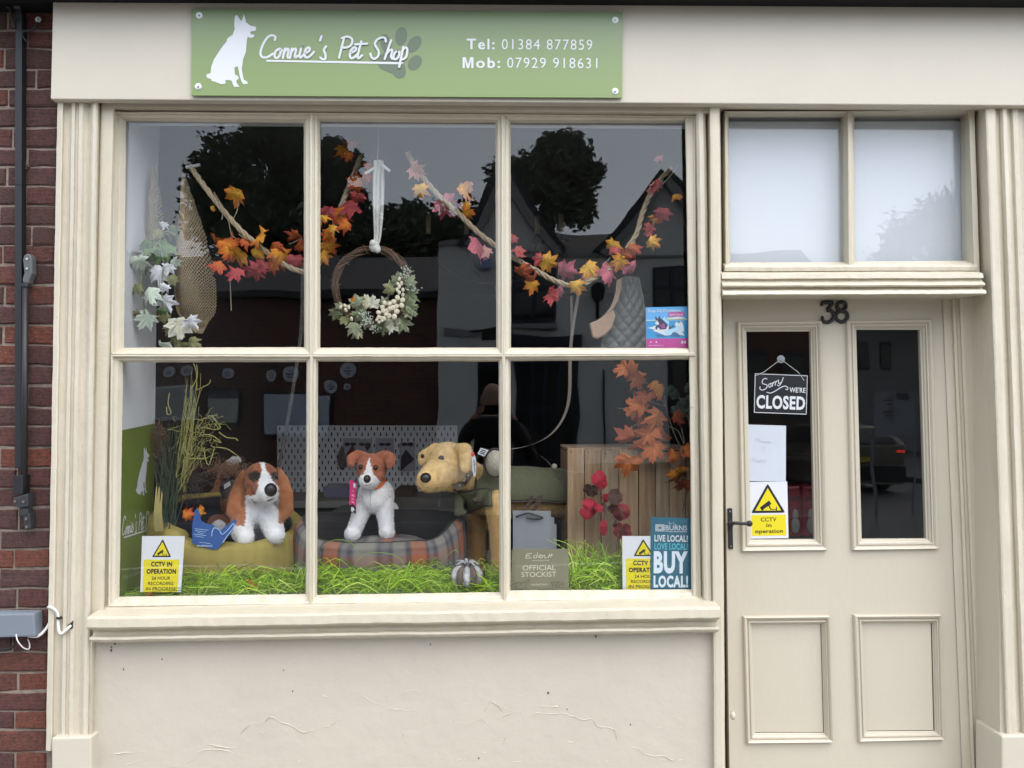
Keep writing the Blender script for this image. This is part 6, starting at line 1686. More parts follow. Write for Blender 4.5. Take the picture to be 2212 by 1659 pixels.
for st_ in [[(268, 262), (250, 258), (232, 275), (235, 300), (268, 310), (266, 335), (238, 352), (215, 345), (214, 325)], [(290, 300), (282, 318), (292, 330), (304, 318), (298, 300), (310, 298)], [(318, 290), (312, 322)], [(314, 302), (330, 284)], [(340, 282), (334, 314)], [(336, 294), (352, 275)], [(362, 270), (362, 298), (378, 292)], [(398, 252), (384, 292), (366, 316), (352, 312)],
            [(268, 370), (300, 376), (340, 358), (380, 332), (415, 320), (436, 332), (434, 350), (420, 345)]]: s.stroke(t, [kq(*p) for p in st_], .0030, .0009)
t.build('lettering', white_print, T, fix=False)
MB().tube([at(1632, 812, DY + .014), at(1651, 803, DY + .0145), at(1687, 776, DY + .012), at(1724, 804, DY + .0145), at(1737, 822, DY + .014)], .0012, n=5).build('string', mat('grey_string', (.5, .5, .48), .8), T)
MB().lathe(at(1687, 776, DY + .017), [(0, -.006), (.004, -.006), (.005, -.002), (.013, -.001), (.0145, .0005)], 20, 'Y').build('sucker', mat('clear_sucker', (.28, .3, .32), .15), T, smooth=True)
T = thing('paper_notice', at(1656, 1040, DY), 'plain white sheet with faint handwriting taped inside the left door pane', 'notice')
s = front_sheet([(1614, 917), (1698, 919.5), (1697.5, 1040), (1615, 1039)], DY + .0172)
s.board('sheet', mat('white_paper', (0.50, 0.54, 0.60), .6, var=.05, vscale=12), T, .0008)
t = MB()
def hq(x, y): return ((x - 112) / 316., (y - 632) / 460.)
for st_ in [[(176, 780), (186, 738), (196, 770), (210, 736), (214, 775)], [(224, 765), (232, 775), (236, 762), (240, 776)], [(246, 764), (258, 776)], [(258, 764), (246, 776)], [(264, 765), (264, 776)], [(270, 776), (274, 765), (280, 776), (286, 765), (290, 776)], [(294, 765), (298, 776), (304, 765), (308, 776)],
            [(232, 820), (242, 812), (250, 824), (236, 850), (256, 852)], [(154, 935), (158, 905), (176, 908), (172, 920), (158, 922)], [(186, 916), (182, 932), (194, 932)], [(204, 918), (198, 930), (210, 932), (212, 918), (204, 918)], [(218, 934), (222, 914), (232, 920), (222, 926)], [(240, 914), (238, 932), (248, 932)], [(262, 912), (254, 914), (252, 932), (264, 930)], [(254, 922), (262, 921)]]: s.stroke(t, [hq(*p) for p in st_], .0011)
t.build('handwriting', mat('faint_pencil', (0.42, 0.45, 0.50), .6), T, fix=False)

# ================================================================== INSIDE THE SHOP
PY = 2.35
PB = thing('pegboard', at(800, 1085, PY), 'white slotted pegboard on the far side of the shop', 'pegboard')
MB().quad([(598, 919), (988, 919), (990, 1092), (598, 1092)], PY, PY + .02).build('board', mat('white_pegboard', (0.8, 0.81, 0.83), .6), PB, bevel=.004)
sl = MB()
for j in range(14):
    for i in range(30):
        u = 604 + i * 13.2 + (6.6 if j % 2 else 0); v = 926 + j * 12.2
        if u < 984: sl.quad([(u - 1.3, v - 3.8), (u + 1.3, v - 3.8), (u + 1.3, v + 3.8), (u - 1.3, v + 3.8)], PY - .001, PY + .004)
o = sl.build('slots', mat('slot_dark', (0.01, 0.01, 0.01), .9), PB); o['kind'] = 'stuff'
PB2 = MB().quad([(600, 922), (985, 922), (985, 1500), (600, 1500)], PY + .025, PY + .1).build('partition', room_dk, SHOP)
lav = mat('lavender_card', (0.44, 0.45, 0.52), .6); navy = mat('navy_cloth', (0.022, 0.028, 0.06), .9, var=.3); 
for (x0, y0, x1, y1), m_, tri, lab in [((340, 880, 495, 1190), mat('dark_red_cloth', (.12, .02, .025), .9, var=.4, vscale=40), [(370, 1060), (440, 950), (470, 1010), (440, 1090), (380, 1130)], 'pale card with a dark red neckerchief hanging on the pegboard'),
        ((500, 890, 645, 1100), black_iron, [(560, 950), (600, 970), (640, 950), (600, 1020)], 'pale card with a black bow hanging on the pegboard left of the terrier head'),
        ((690, 880, 885, 1100), navy, [(735, 1050), (795, 985), (860, 1050), (800, 1130)], 'pale card with a navy neckerchief behind the terrier ear'),
        ((945, 925, 1110, 1230), navy, [(1010, 1000), (1100, 1110), (1040, 1160), (955, 1225), (960, 1080)], 'pale card with a navy fringed neckerchief at the right of the pegboard')]:
    def gq(x, y): return (672.06 + x * .20257, 768.06 + y * .20257)
    T = thing('neckerchief_card', at(*gq((x0 + x1) / 2, y1), PY - .03), lab, 'pet accessory', 'neckerchiefs hanging on the pegboard')
    MB().quad([gq(x0, y0), gq(x1, y0), gq(x1, y1), gq(x0, y1)], PY - .02, PY - .016).build('card', lav, T, bevel=.001)
    MB().prism([at(*gq(*p), PY - .035) for p in tri], (0, .012, 0)).build('cloth', m_, T, bevel=.003)
    cx = (x0 + x1) / 2
    bw = MB()
    for k in (-1, 1): bw.ball(at(*gq(cx + k * 32, 945), PY - .03), (.018, .006, .011), nu=8, nv=6)
    bw.tube([at(*gq(cx - 30, 945), PY - .03), at(*gq(cx + 30, 945), PY - .03)], .004, n=6); bw.build('bone_print', navy, T)
T = thing('treat_bag', at(*gq(320, 1200), PY - .03), 'dull green grey cloth bag hanging left of the red neckerchief', 'pet accessory')
MB().prism([at(*gq(*p), PY - .04) for p in [(325, 950), (345, 1000), (365, 1100), (375, 1170), (340, 1205), (300, 1190), (278, 1130), (290, 1040)]], (0, .03, 0)).build('bag', mat('green_grey_cloth', (.12, .125, .11), .9), T, bevel=.008)
T = thing('wicker_basket', at(*gq(990, 1510), 1.9), 'brown wicker basket on the counter behind the terrier', 'basket')
MB().quad([gq(890, 1420), gq(1090, 1425), gq(1085, 1520), gq(895, 1520)], 1.9, 2.15).build('body', mat('brown_wicker', (.11, .085, .06), .9, var=.4, vscale=60, stretch=(1, 1, 6)), T, bevel=.01)
T = thing('shop_counter', at(800, 1100, 1.9), 'dark shop counter standing behind the window display', 'counter')
cz = at(*gq(990, 1522), 1.9).z
MB().box((at(520, 1000, 1.9).x, 1.8, cz - .04), (at(1080, 1000, 1.9).x, 2.3, cz - .002)).build('worktop', room_m, T); MB().box((at(524, 1000, 1.9).x, 1.85, .03), (at(1076, 1000, 1.9).x, 2.28, cz - .04)).build('body', room_dk, T)
T = thing('storage_box', at(*gq(240, 1520), 1.92), 'clear lavender tinted storage box on the counter below the pegboard', 'box')
MB().quad([gq(120, 1400), gq(400, 1410), gq(395, 1520), (gq(130, 1520))], 1.95, 2.2).build('box', mat('lavender_plastic', (.22, .22, .32), .3), T, bevel=.006)
# chandelier
CHY = 1.5
CH = thing('chandelier', at(1068, 560, CHY), 'black iron chandelier with cream candle sleeves hanging inside the shop', 'chandelier')
candle = mat('cream_candle', (0.55, 0.47, 0.30), .6)
for k, (u, dep) in enumerate([(925, .02), (1008, .22), (1160, .24), (1212, .04), (1090, -.30)]):
    cen = at(1068, 590, CHY); tip = at(u, 525, CHY + dep)
    MB().tube(curve([cen + Vector((0, 0, -.06)), cen.lerp(tip, .35) + Vector((0, 0, -.10)), cen.lerp(tip, .75) + Vector((0, 0, -.10)), tip], 6), .007, n=8).build('arm', black_iron, CH, smooth=True)
    MB().lathe(tip, [(0, -.012), (.018, -.012), (.044, .004), (.044, .010), (.02, .006), (.018, .04), (.02, .045), (0, .045)], 18).build('candle_cup', black_iron, CH, smooth=True)
    MB().lathe(tip + Vector((0, 0, .045)), [(.0145, 0), (.0145, .105), (0, .108)], 14).build('candle_sleeve', candle, CH, smooth=True)
MB().tube([at(1068, 640, CHY), at(1068, 480, CHY), Vector((at(1068, 480, CHY).x, CHY, RZ1))], .009, n=8).build('stem', black_iron, CH)
# goods behind the door
for k, (u, lab) in enumerate([(1716, 'red pet food bag with a dog picture just inside the door'), (1750, 'red pet food bag with a dog picture furthest right behind the left door pane')]):
    T = thing('pet_food_bag', at(u, 1160, .75), lab, 'pet food', 'red pet food bags inside the door')
    MB().quad([(u - 17, 1050), (u + 15, 1048), (u + 17, 1160), (u - 17, 1160)], .75, .85).build('bag', mat('red_bag', (0.30, 0.012, 0.03), .4, var=.3), T, bevel=.012)
    d_ = MB(); d_.ball(at(u + 2, 1112, .748), (.014, .006, .026), nu=10, nv=8); d_.ball(at(u + 2, 1135, .748), (.02, .006, .035), nu=10, nv=8); d_.build('dog_picture', mat('grey_dog_print', (.35, .32, .30), .5), T, smooth=True)
    t = MB(); s = front_sheet([(u - 14, 1070), (u + 13, 1070), (u + 13, 1085), (u - 14, 1085)], .748); s.poly(t, [(.1, .2), (.9, .1), (.9, .7), (.1, .8)]); t.build('print', mat('dark_red_print', (.10, .01, .015), .5), T, fix=False)
T = thing('dark_shelving', at(1760, 1160, 1.4), 'dark shelf unit standing inside the shop behind the door', 'shelf')
MB().box((at(1600, 1000, 1.5).x, 1.5, .03), (at(1790, 1000, 1.5).x, 1.52, 1.75)).build('back_panel', room_dk, T)
for z in (.4, .85, 1.3): MB().box((at(1600, 1000, 1.5).x, 1.2, z), (at(1790, 1000, 1.5).x, 1.498, z + .025)).build('shelf_board', room_dk, T)
# ================================================================== ACROSS THE STREET (seen mirrored in the panes)
HD = 10.0
HY = GLASS_Y - HD
def ho(u, v, d=HD): return opp(u, v, d)
render_w = mat('white_render', (0.84, 0.84, 0.81), .8, var=.08, vscale=2, bump=.3, bscale=30)
slate = mat('dark_roof_tile', (0.06, 0.058, 0.06), .7, var=.4, vscale=20)
navyp = mat('navy_joinery', (0.012, 0.016, 0.035), .3)
GH = thing('gabled_house', (ho(1270, 900).x, HY, 0), 'white rendered house with two gables and dark tiled roof across the street', 'house')
hx0, hx1 = ho(945, 800).x, ho(1600, 800).x
wall = MB()
def hz(v): return ho(1200, v).z
ev = hz(546)
ax, ax2 = ho(1087, 390).x, ho(1437, 376).x
apz = hz(378)
vx0, vx1 = ho(1212, 546).x, ho(1294, 546).x
pts = [(hx0, 0), (hx0, hz(522)), (ho(1012, 522).x, hz(522)), (ax, apz), (vx0, ev), (vx1, ev), (ax2, apz), (ho(1560, 500).x, hz(508)), (hx1, hz(560)), (hx1, 0)]
# facade with window openings kept solid; windows sit in shallow recesses
MB().prism([Vector((x, HY, z)) for x, z in pts], (0, -.25, 0)).build('front_wall', render_w, GH)
MB().box((hx0, HY - 6, 0), (hx1, HY - .251, hz(575))).build('side_wall', render_w, GH)
def roof(x0, z0, xa, za, x1, z1):
    a = MB()
    for (p, q) in (((x0, z0), (xa, za)), ((xa, za), (x1, z1))):
        d = Vector((q[0] - p[0], 0, q[1] - p[1])).normalized(); nrm = Vector((-d.z, 0, d.x)); nrm = nrm if nrm.z > 0 else -nrm
        P0, P1 = Vector((p[0], HY + .12, p[1])) , Vector((q[0], HY + .12, q[1]))
        a.prism([P0, P1, P1 + nrm * .10, P0 + nrm * .10], (0, -5, 0))
    return a
roof(ho(1000, 540).x, hz(540), ax, apz, vx0, ev).build('roof', slate, GH)
roof(vx1, ev, ax2, apz, ho(1560, 500).x, hz(508)).build('roof', slate, GH)
MB().prism([Vector((ax, HY - 1.2, ev)), Vector((ax2, HY - 1.2, ev)), Vector((ax2, HY - 3.6, hz(400))), Vector((ax, HY - 3.6, hz(400)))], (0, 0, .08)).build('roof', slate, GH)
bbm = mat('grey_bargeboard', (0.30, 0.30, 0.30), .6)
for p, q in (((ho(1006, 535).x, hz(535)), (ax, apz)), ((ax, apz), (vx0, ev)), ((vx1, ev), (ax2, apz)), ((ax2, apz), (ho(1556, 500).x, hz(504)))):
    d = Vector((q[0] - p[0], 0, q[1] - p[1])).normalized(); nrm = Vector((d.z, 0, -d.x)); nrm = nrm if nrm.z < 0 else -nrm
    P0, P1 = Vector((p[0], HY + .14, p[1])), Vector((q[0], HY + .14, q[1]))
    MB().prism([P0, P1, P1 + nrm * .13, P0 + nrm * .13], (0, -.12, 0)).build('bargeboard', bbm, GH)
for us in ([(945, 520), (1014, 520), (1014, 532), (945, 532)], [(1112, 545), (1212, 545), (1212, 549), (1112, 549)], [(1210, 547), (1296, 547), (1296, 556), (1210, 556)], [(1310, 553), (1500, 555), (1500, 560), (1310, 559)], [(960, 712), (1110, 712), (1110, 726), (960, 726)]):
    MB().prism([ho(*p) + Vector((0, .05, 0)) for p in us], (0, -.06, 0)).build('string_course', bbm, GH)
def hwin(us, bars=1, name='window'):
    P = [ho(*p) + Vector((0, .03, 0)) for p in us]
    f = MB().prism(P, (0, -.06, 0)).build(name, navyp, GH)
    c = sum(P, Vector()) / 4
    gp = [c + (p - c) * .86 + Vector((0, .012, 0)) for p in P]
    MB().prism(gp, (0, -.012, 0)).build('pane', mat('far_pane', (0.01, 0.012, 0.016), .08, spec=.6), f)
    lo_, hi_ = min(p.x for p in gp), max(p.x for p in gp); z0, z1 = min(p.z for p in gp), max(p.z for p in gp)
    for k in range(1, bars + 1):
        x = lo_ + (hi_ - lo_) * k / (bars + 1); MB().box((x - .03, HY + .043, z0), (x + .03, HY + .06, z1)).build('bar', navyp, f)
    z = z0 + (z1 - z0) * .5; MB().box((lo_, HY + .043, z - .03), (hi_, HY + .058, z + .03)).build('bar', navyp, f)
    return f
hwin([(1105, 559), (1198, 559), (1198, 698), (1105, 698)]); MB().prism([ho(*p) + Vector((0, .12, 0)) for p in [(1100, 699), (1202, 699), (1202, 708), (1100, 708)]], (0, -.15, 0)).build('window_sill', bbm, GH)
hwin([(1413, 580), (1490, 578), (1490, 668), (1413, 668)])
hwin([(1108, 760), (1250, 765), (1250, 1010), (1108, 1010)], 3, 'shop_window'); hwin([(1036, 776), (1078, 776), (1078, 1030), (1036, 1030)], 0, 'door')
MB().prism([ho(*p) + Vector((0, .14, 0)) for p in [(1096, 1012), (1262, 1012), (1262, 1098), (1096, 1098)]], (0, -.13, 0)).build('shop_stall_riser', navyp, GH)
MB().prism([ho(*p) + Vector((0, .09, 0)) for p in [(1264, 996), (1590, 992), (1590, 1098), (1264, 1098)]], (0, -.08, 0)).build('plinth', black_iron, GH)
MB().prism([ho(*p) + Vector((0, .09, 0)) for p in [(950, 1040), (1030, 1036), (1030, 1098), (950, 1098)]], (0, -.08, 0)).build('plinth', black_iron, GH)
hwin([(1446, 762), (1580, 760), (1580, 990), (1446, 992)], 1, 'door')
hwin([(1302, 800), (1306, 800), (1306, 990), (1302, 990)], 0, 'drainpipe')
MB().prism([ho(*p) + Vector((0, .10, 0)) for p in [(1104, 722), (1255, 722), (1255, 758), (1104, 758)]], (0, -.2, 0)).build('shop_fascia', navyp, GH)
AL = thing('alarm_box', ho(1049, 575) + Vector((0, .05, 0)), 'small pale blue alarm box high on the white gabled house', 'alarm box')
MB().prism([ho(*p) + Vector((0, .14, 0)) for p in [(1034, 566), (1063, 566), (1064, 582), (1056, 587), (1040, 587), (1034, 580)]], (0, -.12, 0)).build('case', mat('pale_blue_plastic', (0.42, 0.46, 0.75), .4), AL, bevel=.01)
LN = thing('wall_lantern', ho(1288, 640) + Vector((0, .2, 0)), 'black wall lantern on the white gabled house across the street', 'lantern')
MB().prism([ho(*p) + Vector((0, .25, 0)) for p in [(1276, 620), (1284, 614), (1296, 614), (1302, 622), (1300, 645), (1292, 656), (1284, 656), (1277, 642)]], (0, -.2, 0)).build('lamp_head', black_iron, LN, bevel=.02)
MB().tube([ho(1288, 656) + Vector((0, .15, 0)), ho(1290, 690) + Vector((0, .02, 0))], .03, n=8).build('bracket', black_iron, LN)
LB = thing('hanging_sign', ho(1060, 740) + Vector((0, .4, 0)), 'black projecting bracket sign beside the door of the white gabled house', 'sign')
MB().prism([ho(*p) + Vector((0, .45, 0)) for p in [(1038, 716), (1072, 716), (1072, 742), (1038, 742)]], (0, -.05, 0)).build('board', black_iron, LB)
MB().tube([ho(1010, 714) + Vector((0, .02, 0)), ho(1072, 714) + Vector((0, .45, 0))], .02, n=6).build('bracket', black_iron, LB)

# brick building with notice boards, left of it
dark_brick = bpy.data.materials.new('dark_brick_courses'); dark_brick.use_nodes = True
n_, l_ = dark_brick.node_tree.nodes, dark_brick.node_tree.links
bt = n_.new('ShaderNodeTexBrick'); bt.inputs['Color1'].default_value = (.17, .075, .055, 1); bt.inputs['Color2'].default_value = (.11, .05, .04, 1); bt.inputs['Mortar'].default_value = (.24, .19, .16, 1)
bt.inputs['Scale'].default_value = 1; bt.inputs['Brick Width'].default_value = .225; bt.inputs['Row Height'].default_value = .075; bt.inputs['Mortar Size'].default_value = .006
tcn = n_.new('ShaderNodeTexCoord'); cmb = n_.new('ShaderNodeCombineXYZ'); sp_ = n_.new('ShaderNodeSeparateXYZ')
l_.new(tcn.outputs['Object'], sp_.inputs[0]); l_.new(sp_.outputs['X'], cmb.inputs['X']); l_.new(sp_.outputs['Z'], cmb.inputs['Y']); l_.new(cmb.outputs[0], bt.inputs['Vector'])
l_.new(bt.outputs['Color'], n_['Principled BSDF'].inputs['Base Color']); n_['Principled BSDF'].inputs['Roughness'].default_value = .9
BB = thing('brick_building', (hx0 - 3, HY, 0), 'dark brick building with notice boards and round plaques across the street', 'building')
bz = hz(640)
MB().box((hx0 - 9, HY - 5.5, 0), (hx0 - .003, HY - .4, bz)).build('wall', dark_brick, BB)
MB().prism([Vector((hx0 - 9.2, HY - .2, bz)), Vector((hx0 - .01, HY - .2, bz)), Vector((hx0 - .01, HY - 3, bz + 1.1)), Vector((hx0 - 9.2, HY - 3, bz + 1.1))], (0, 0, .12)).build('roof', slate, BB)
BD = HD + .4
def nb(us, m_face, m_frame, label, header=None, papers=0):
    T = thing('notice_board', opp((us[0][0] + us[2][0]) / 2, us[2][1], BD), label, 'notice board', 'notice boards on the brick building')
    P = [opp(u, v, BD) + Vector((0, .06, 0)) for u, v in us]
    MB().prism(P, (0, -.06, 0)).build('case', m_frame, T)
    c = sum(P, Vector()) / 4
    ins = [c + Vector(((p.x - c.x) * .90, .003, (p.z - c.z) * .86)) for p in P]
    if header: ins[0].z = ins[1].z = ins[0].z - (ins[0].z - ins[2].z) * .24
    MB().prism([p + Vector((0, .004, 0)) for p in ins], (0, -.004, 0)).build('panel', m_face, T)
    if header:
        # real reading order: seen from the street, so +x is to the reader's left
        a = Vector((max(p.x for p in P), P[0].y + .004, max(p.z for p in P) - .03)); b = Vector((min(p.x for p in P), a.y, a.z))
        sh_ = Sheet([a, b, b - Vector((0, 0, .17)), a - Vector((0, 0, .17))], (0, 1, 0)); t = MB()
        sh_.text(t, header, (.08, .25, .92, .8), .002); t.build('lettering', mat('grey_letters', (.35, .36, .4), .5), T, fix=False)
    if papers:
        x0, x1 = min(p.x for p in ins), max(p.x for p in ins); z0, z1 = min(p.z for p in ins), max(p.z for p in ins)
        pr = random.Random(3)
        for i in range(5):
            for j in range(3):
                w, h = (x1 - x0) / 5, (z1 - z0) / 3
                MB().box((x0 + i * w + .012, ins[0].y + .004, z0 + j * h + .012), (x0 + (i + 1) * w - .012, ins[0].y + .008, z0 + (j + 1) * h - .012)).build('paper', pr.choice([mat('far_paper', (.66, .69, .80), .6), mat('far_paper_blue', (.55, .60, .78), .6)]), T)
grn_p = mat('pale_green_panel', (.58, .60, .54), .6)
nb([(338, 834), (424, 836), (424, 908), (338, 908)], mat('grey_panel', (.45, .46, .45), .6), mat('white_frame', (.75, .75, .75), .5), 'white framed notice board at the left of the brick building')
nb([(448, 838), (520, 846), (520, 922), (448, 916)], grn_p, navyp, 'navy notice board with a lettered header on the brick building', 'KINVER PARISH COUNCIL')
nb([(560, 844), (716, 852), (716, 950), (560, 944)], mat('far_paper', (.66, .69, .80), .6), navyp, 'wide dark notice board full of papers on the brick building', None, 1)
for k, (u, v, r, lab) in enumerate([(365, 798, 13, 'round white wall plaque at the far left of the row'), (406, 799, 14, 'round white wall plaque above the white framed board'), (495, 808, 13, 'round white wall plaque above the lettered header'), (584, 814, 13, 'round white wall plaque above the wide board left part'), (632, 811, 17, 'large round wall plaque above the middle of the wide board'), (709, 832, 16, 'large round wall plaque close to the corner of the wide board'), (750, 793, 17, 'topmost round wall plaque at the right of the row'), (751, 833, 9, 'smallest round wall plaque below the topmost one')]):
    c = opp(u, v, BD); R_ = r * per(GLASS_Y + BD)
    T = thing('wall_plaque', c, lab, 'plaque', 'round plaques on the brick building')
    MB().disc(c + Vector((0, .03, 0)), R_, -.03, 24).build('plate', mat('plaque_white', (.68, .70, .76), .4), T)
    t = MB(); t.box((c.x - R_ * .5, c.y + .031, c.z - R_ * .1), (c.x + R_ * .5, c.y + .034, c.z + R_ * .12)); t.box((c.x - R_ * .35, c.y + .031, c.z - R_ * .45), (c.x + R_ * .35, c.y + .034, c.z - R_ * .28)); t.box((c.x - R_ * .2, c.y + .031, c.z + R_ * .3), (c.x + R_ * .2, c.y + .034, c.z + R_ * .5))
    o = t.build('print', mat('plaque_print', (.16, .18, .26), .5), T); o['kind'] = 'stuff'

# trees behind
bark = mat('bark', (0.06, 0.05, 0.04), .9, var=.4); 
leaf_g = mat('tree_leaf', (0.05, 0.075, 0.03), .7, attr=True)
def tree(label, c, rx, rz, base_z, n, seed, clumps=26):
    T = thing('broadleaf_tree', (c.x, c.y, -.1), label, 'tree', 'trees behind the buildings across the street')
    r = random.Random(seed); mb = MB()
    mb.tube(curve([Vector((c.x + .3, c.y, -.15)), Vector((c.x + .1, c.y, base_z * .5)), Vector((c.x, c.y, c.z))], 6), [.34 - .02 * i for i in range(13)], n=10)
    cl = []
    for k in range(clumps):
        a = r.uniform(0, 2 * PI); q = r.random() ** .5; zz = r.uniform(-1, 1)
        w = math.sqrt(max(0, 1 - zz * zz * .9))
        p = c + Vector((math.cos(a) * rx * q * w, math.sin(a) * rx * .8 * q * w, zz * rz))
        cl.append((p, r.uniform(.22, .42) * rx))
        mb.tube(curve([Vector((c.x, c.y, c.z - rz * .6)), (p + c) / 2 + Vector((0, 0, -.3)), p], 3), [.10, .09, .07, .06, .05, .035, .02], n=5)
    mb.build('trunk', bark, T, fix=False)
    f = MB()
    for _ in range(int(n * 1.9)):
        p, R_ = cl[r.randrange(len(cl))]
        d = Vector((r.gauss(0, 1), r.gauss(0, 1), r.gauss(0, .75))).normalized() * R_ * (r.uniform(.3, 1.05) if r.random() < .85 else r.uniform(1.0, 1.35))
        q = p + d; s = r.uniform(.05, .13)
        u = Vector((r.gauss(0, 1), r.gauss(0, 1), r.gauss(0, .6))).normalized(); w = u.orthogonal().normalized()
        k = r.uniform(.6, 1.3); f.cur = (.15 * k, .19 * k, .125 * k, 1)
        f.add([q - u * s, q + w * s * .5, q + u * s, q - w * s * .5], [(0, 1, 2, 3)])
    f.build('crown', leaf_g, T, colors=True, fix=False)
tree('broad tree behind the roof between the two white gables', opp(1188, 392, 17.5), 1.22, .98, 4, 9000, 1, 30)
tree('tall dark tree behind the left end of the brick building', opp(562, 425, 16.5), 1.42, 2.0, 4, 13000, 2, 36)
tree('dark tree behind the right part of the brick building', opp(722, 465, 15.5), .85, 1.6, 3, 8000, 3)
tree('low dark tree behind the corner of brick and white houses', opp(890, 560, 16.5), 1.5, .85, 3, 9000, 4, 34)
tree('low bushy tree close behind the white house corner', opp(1015, 530, 17), 1.0, .75, 3, 7000, 5)
tree('dark tree behind the middle of the brick building', opp(640, 580, 15.5), 2.0, 1.0, 3, 9000, 6, 34)
tree('tall pale green tree beyond the side street, left of the cream house', opp(2060, 560, 24), 2.4, 1.6, 4, 14000, 7, 44)
hd = MB(); r_ = random.Random(9)
for _ in range(9000):
    q = Vector((r_.uniform(hx0 - 12, hx0 + .2), HY - 5.9 - r_.random() * 1.2, r_.uniform(0, 4.9) + .4 * math.sin(r_.random() * 9)))
    u = Vector((r_.gauss(0, 1), r_.gauss(0, 1), r_.gauss(0, .6))).normalized(); w = u.orthogonal().normalized(); s = r_.uniform(.12, .24); k = r_.uniform(.6, 1.3); hd.cur = (.07 * k, .095 * k, .05 * k, 1)
    hd.add([q - u * s, q + w * s * .5, q + u * s, q - w * s * .5], [(0, 1, 2, 3)])
tag(hd.build('hedge', leaf_g, None, colors=True, fix=False), 'tall dark hedge behind the brick building across the street', 'hedge', kind='stuff')
# cream house closing the side street, with a notice and a bollard
SH = thing('side_street_house', (opp(1960, 900, 26).x, GLASS_Y - 26, 0), 'pale grey house at the end of the side street', 'house')
x0, x1 = opp(1840, 900, 26).x, opp(2300, 900, 26).x
MB().box((x0, GLASS_Y - 33, 0), (x1, GLASS_Y - 26, 4.6)).build('wall', mat('pale_grey_render', (.34, .34, .34), .8, var=.1), SH)
MB().prism([Vector((x0 - .2, GLASS_Y - 25.8, 4.6)), Vector((x1 + .2, GLASS_Y - 25.8, 4.6)), Vector((x1 + .2, GLASS_Y - 29.5, 7)), Vector((x0 - .2, GLASS_Y - 29.5, 7))], (0, 0, .12)).build('roof', slate, SH)
for u0, u1 in ((1860, 1880), (1905, 1930), (1990, 2030)):
    P = [opp(u0, 740, 26), opp(u1, 740, 26), opp(u1, 800, 26), opp(u0, 800, 26)]
    f = MB().prism([p + Vector((0, .04, 0)) for p in P], (0, -.06, 0)).build('window', navyp, SH)
    c = sum(P, Vector()) / 4; MB().prism([c + (p - c) * .85 + Vector((0, .06, 0)) for p in P], (0, -.02, 0)).build('pane', mat('far_pane', (0.01, 0.012, 0.016), .08), f)
T = thing('poster_panel', opp(1940, 900, 9.0) , 'pale poster panel with lines of print on posts across the road', 'poster')
P = [opp(1905, 850, 9.0), opp(1985, 850, 9.0), opp(1990, 942, 9.0), opp(1905, 942, 9.0)]
MB().prism(P, (0, -.04, 0)).build('panel', mat('pale_grey_panel', (.30, .31, .34), .6), T)
t = MB(); a = P[1] + Vector((0, .003, 0)); b = P[0] + Vector((0, .003, 0)); c2 = P[3] + Vector((0, .003, 0)); d2 = P[2] + Vector((0, .003, 0))
shp = Sheet([a, b, c2, d2], (0, 1, 0))
for k in range(7): shp.poly(t, [(.55, .1 + k * .07), (.55 + .35 * ((k * 37 % 10) / 10 + .3) / 1.3, .1 + k * .07), (.55 + .35 * ((k * 37 % 10) / 10 + .3) / 1.3, .13 + k * .07), (.55, .13 + k * .07)])
shp.poly(t, [(.08, .02), (.46, .02), (.46, .16), (.08, .16)])
o = t.build('print', mat('dim_print', (.07, .075, .1), .6), T, fix=False); o['kind'] = 'stuff'
for p in (P[3], P[2]): MB().box((p.x - .02, p.y - .07, -.1), (p.x + .02, p.y - .041, p.z + .1)).build('post', mat('pale_grey_panel', (.30, .31, .34), .6), T)
DS = thing('corner_shop', (opp(1690, 900, 15).x, GLASS_Y - 15, 0), 'dark navy fronted building on the corner of the side street', 'building')
x0_, x1_ = opp(1560, 900, 15).x, opp(1803, 900, 15).x
MB().box((x0_, GLASS_Y - 19, 0), (x1_, GLASS_Y - 15, 4.4)).build('wall', dark_brick, DS)
MB().prism([Vector((x0_ - .1, GLASS_Y - 14.8, 4.4)), Vector((x1_ + .1, GLASS_Y - 14.8, 4.4)), Vector((x1_ + .1, GLASS_Y - 17, 5.5)), Vector((x0_ - .1, GLASS_Y - 17, 5.5))], (0, 0, .12)).build('roof', slate, DS)
for u0, u1 in ((1612, 1660), (1690, 1745)):
    P = [opp(u0, 760, 15), opp(u1, 760, 15), opp(u1, 900, 15), opp(u0, 900, 15)]
    f = MB().prism([p + Vector((0, .04, 0)) for p in P], (0, -.06, 0)).build('window', navyp, DS)
    c = sum(P, Vector()) / 4; MB().prism([c + (p - c) * .85 + Vector((0, .06, 0)) for p in P], (0, -.02, 0)).build('pane', mat('far_pane', (0.01, 0.012, 0.016), .08), f)
# parked car seen from behind, in the side street
CD_ = 12.8
cx0, cx1 = opp(1768, 950, CD_).x, opp(1962, 950, CD_).x
CARN = thing('parked_car', ((cx0 + cx1) / 2, GLASS_Y - CD_ - 2, -.12), 'beige hatchback with lit tail lights standing in the side street', 'car')
ccx = (cx0 + cx1) / 2; W2 = (cx1 - cx0) / 2; yb = GLASS_Y - CD_
paint = mat('beige_car_paint', (0.22, 0.20, 0.15), .3, coat=.6)
side_p = [(0, .18), (-.05, .55), (.08, .95), (-.35, 1.42), (-1.6, 1.45), (-2.5, 1.0), (-3.7, .85), (-3.8, .35), (-3.7, .18)]
mb = MB(); vs = []
secs = [(-1, .93), (-.92, .985), (.92, .985), (1, .93)]
for sx_, k in secs:
    for (y, z) in side_p:
        nar = 1 - .22 * max(0, (z - .9) / .55)
        vs.append(Vector((ccx + sx_ * W2 * nar, yb + y * (1 if abs(sx_) < .95 else .985), z - .12)))
n_p = len(side_p)
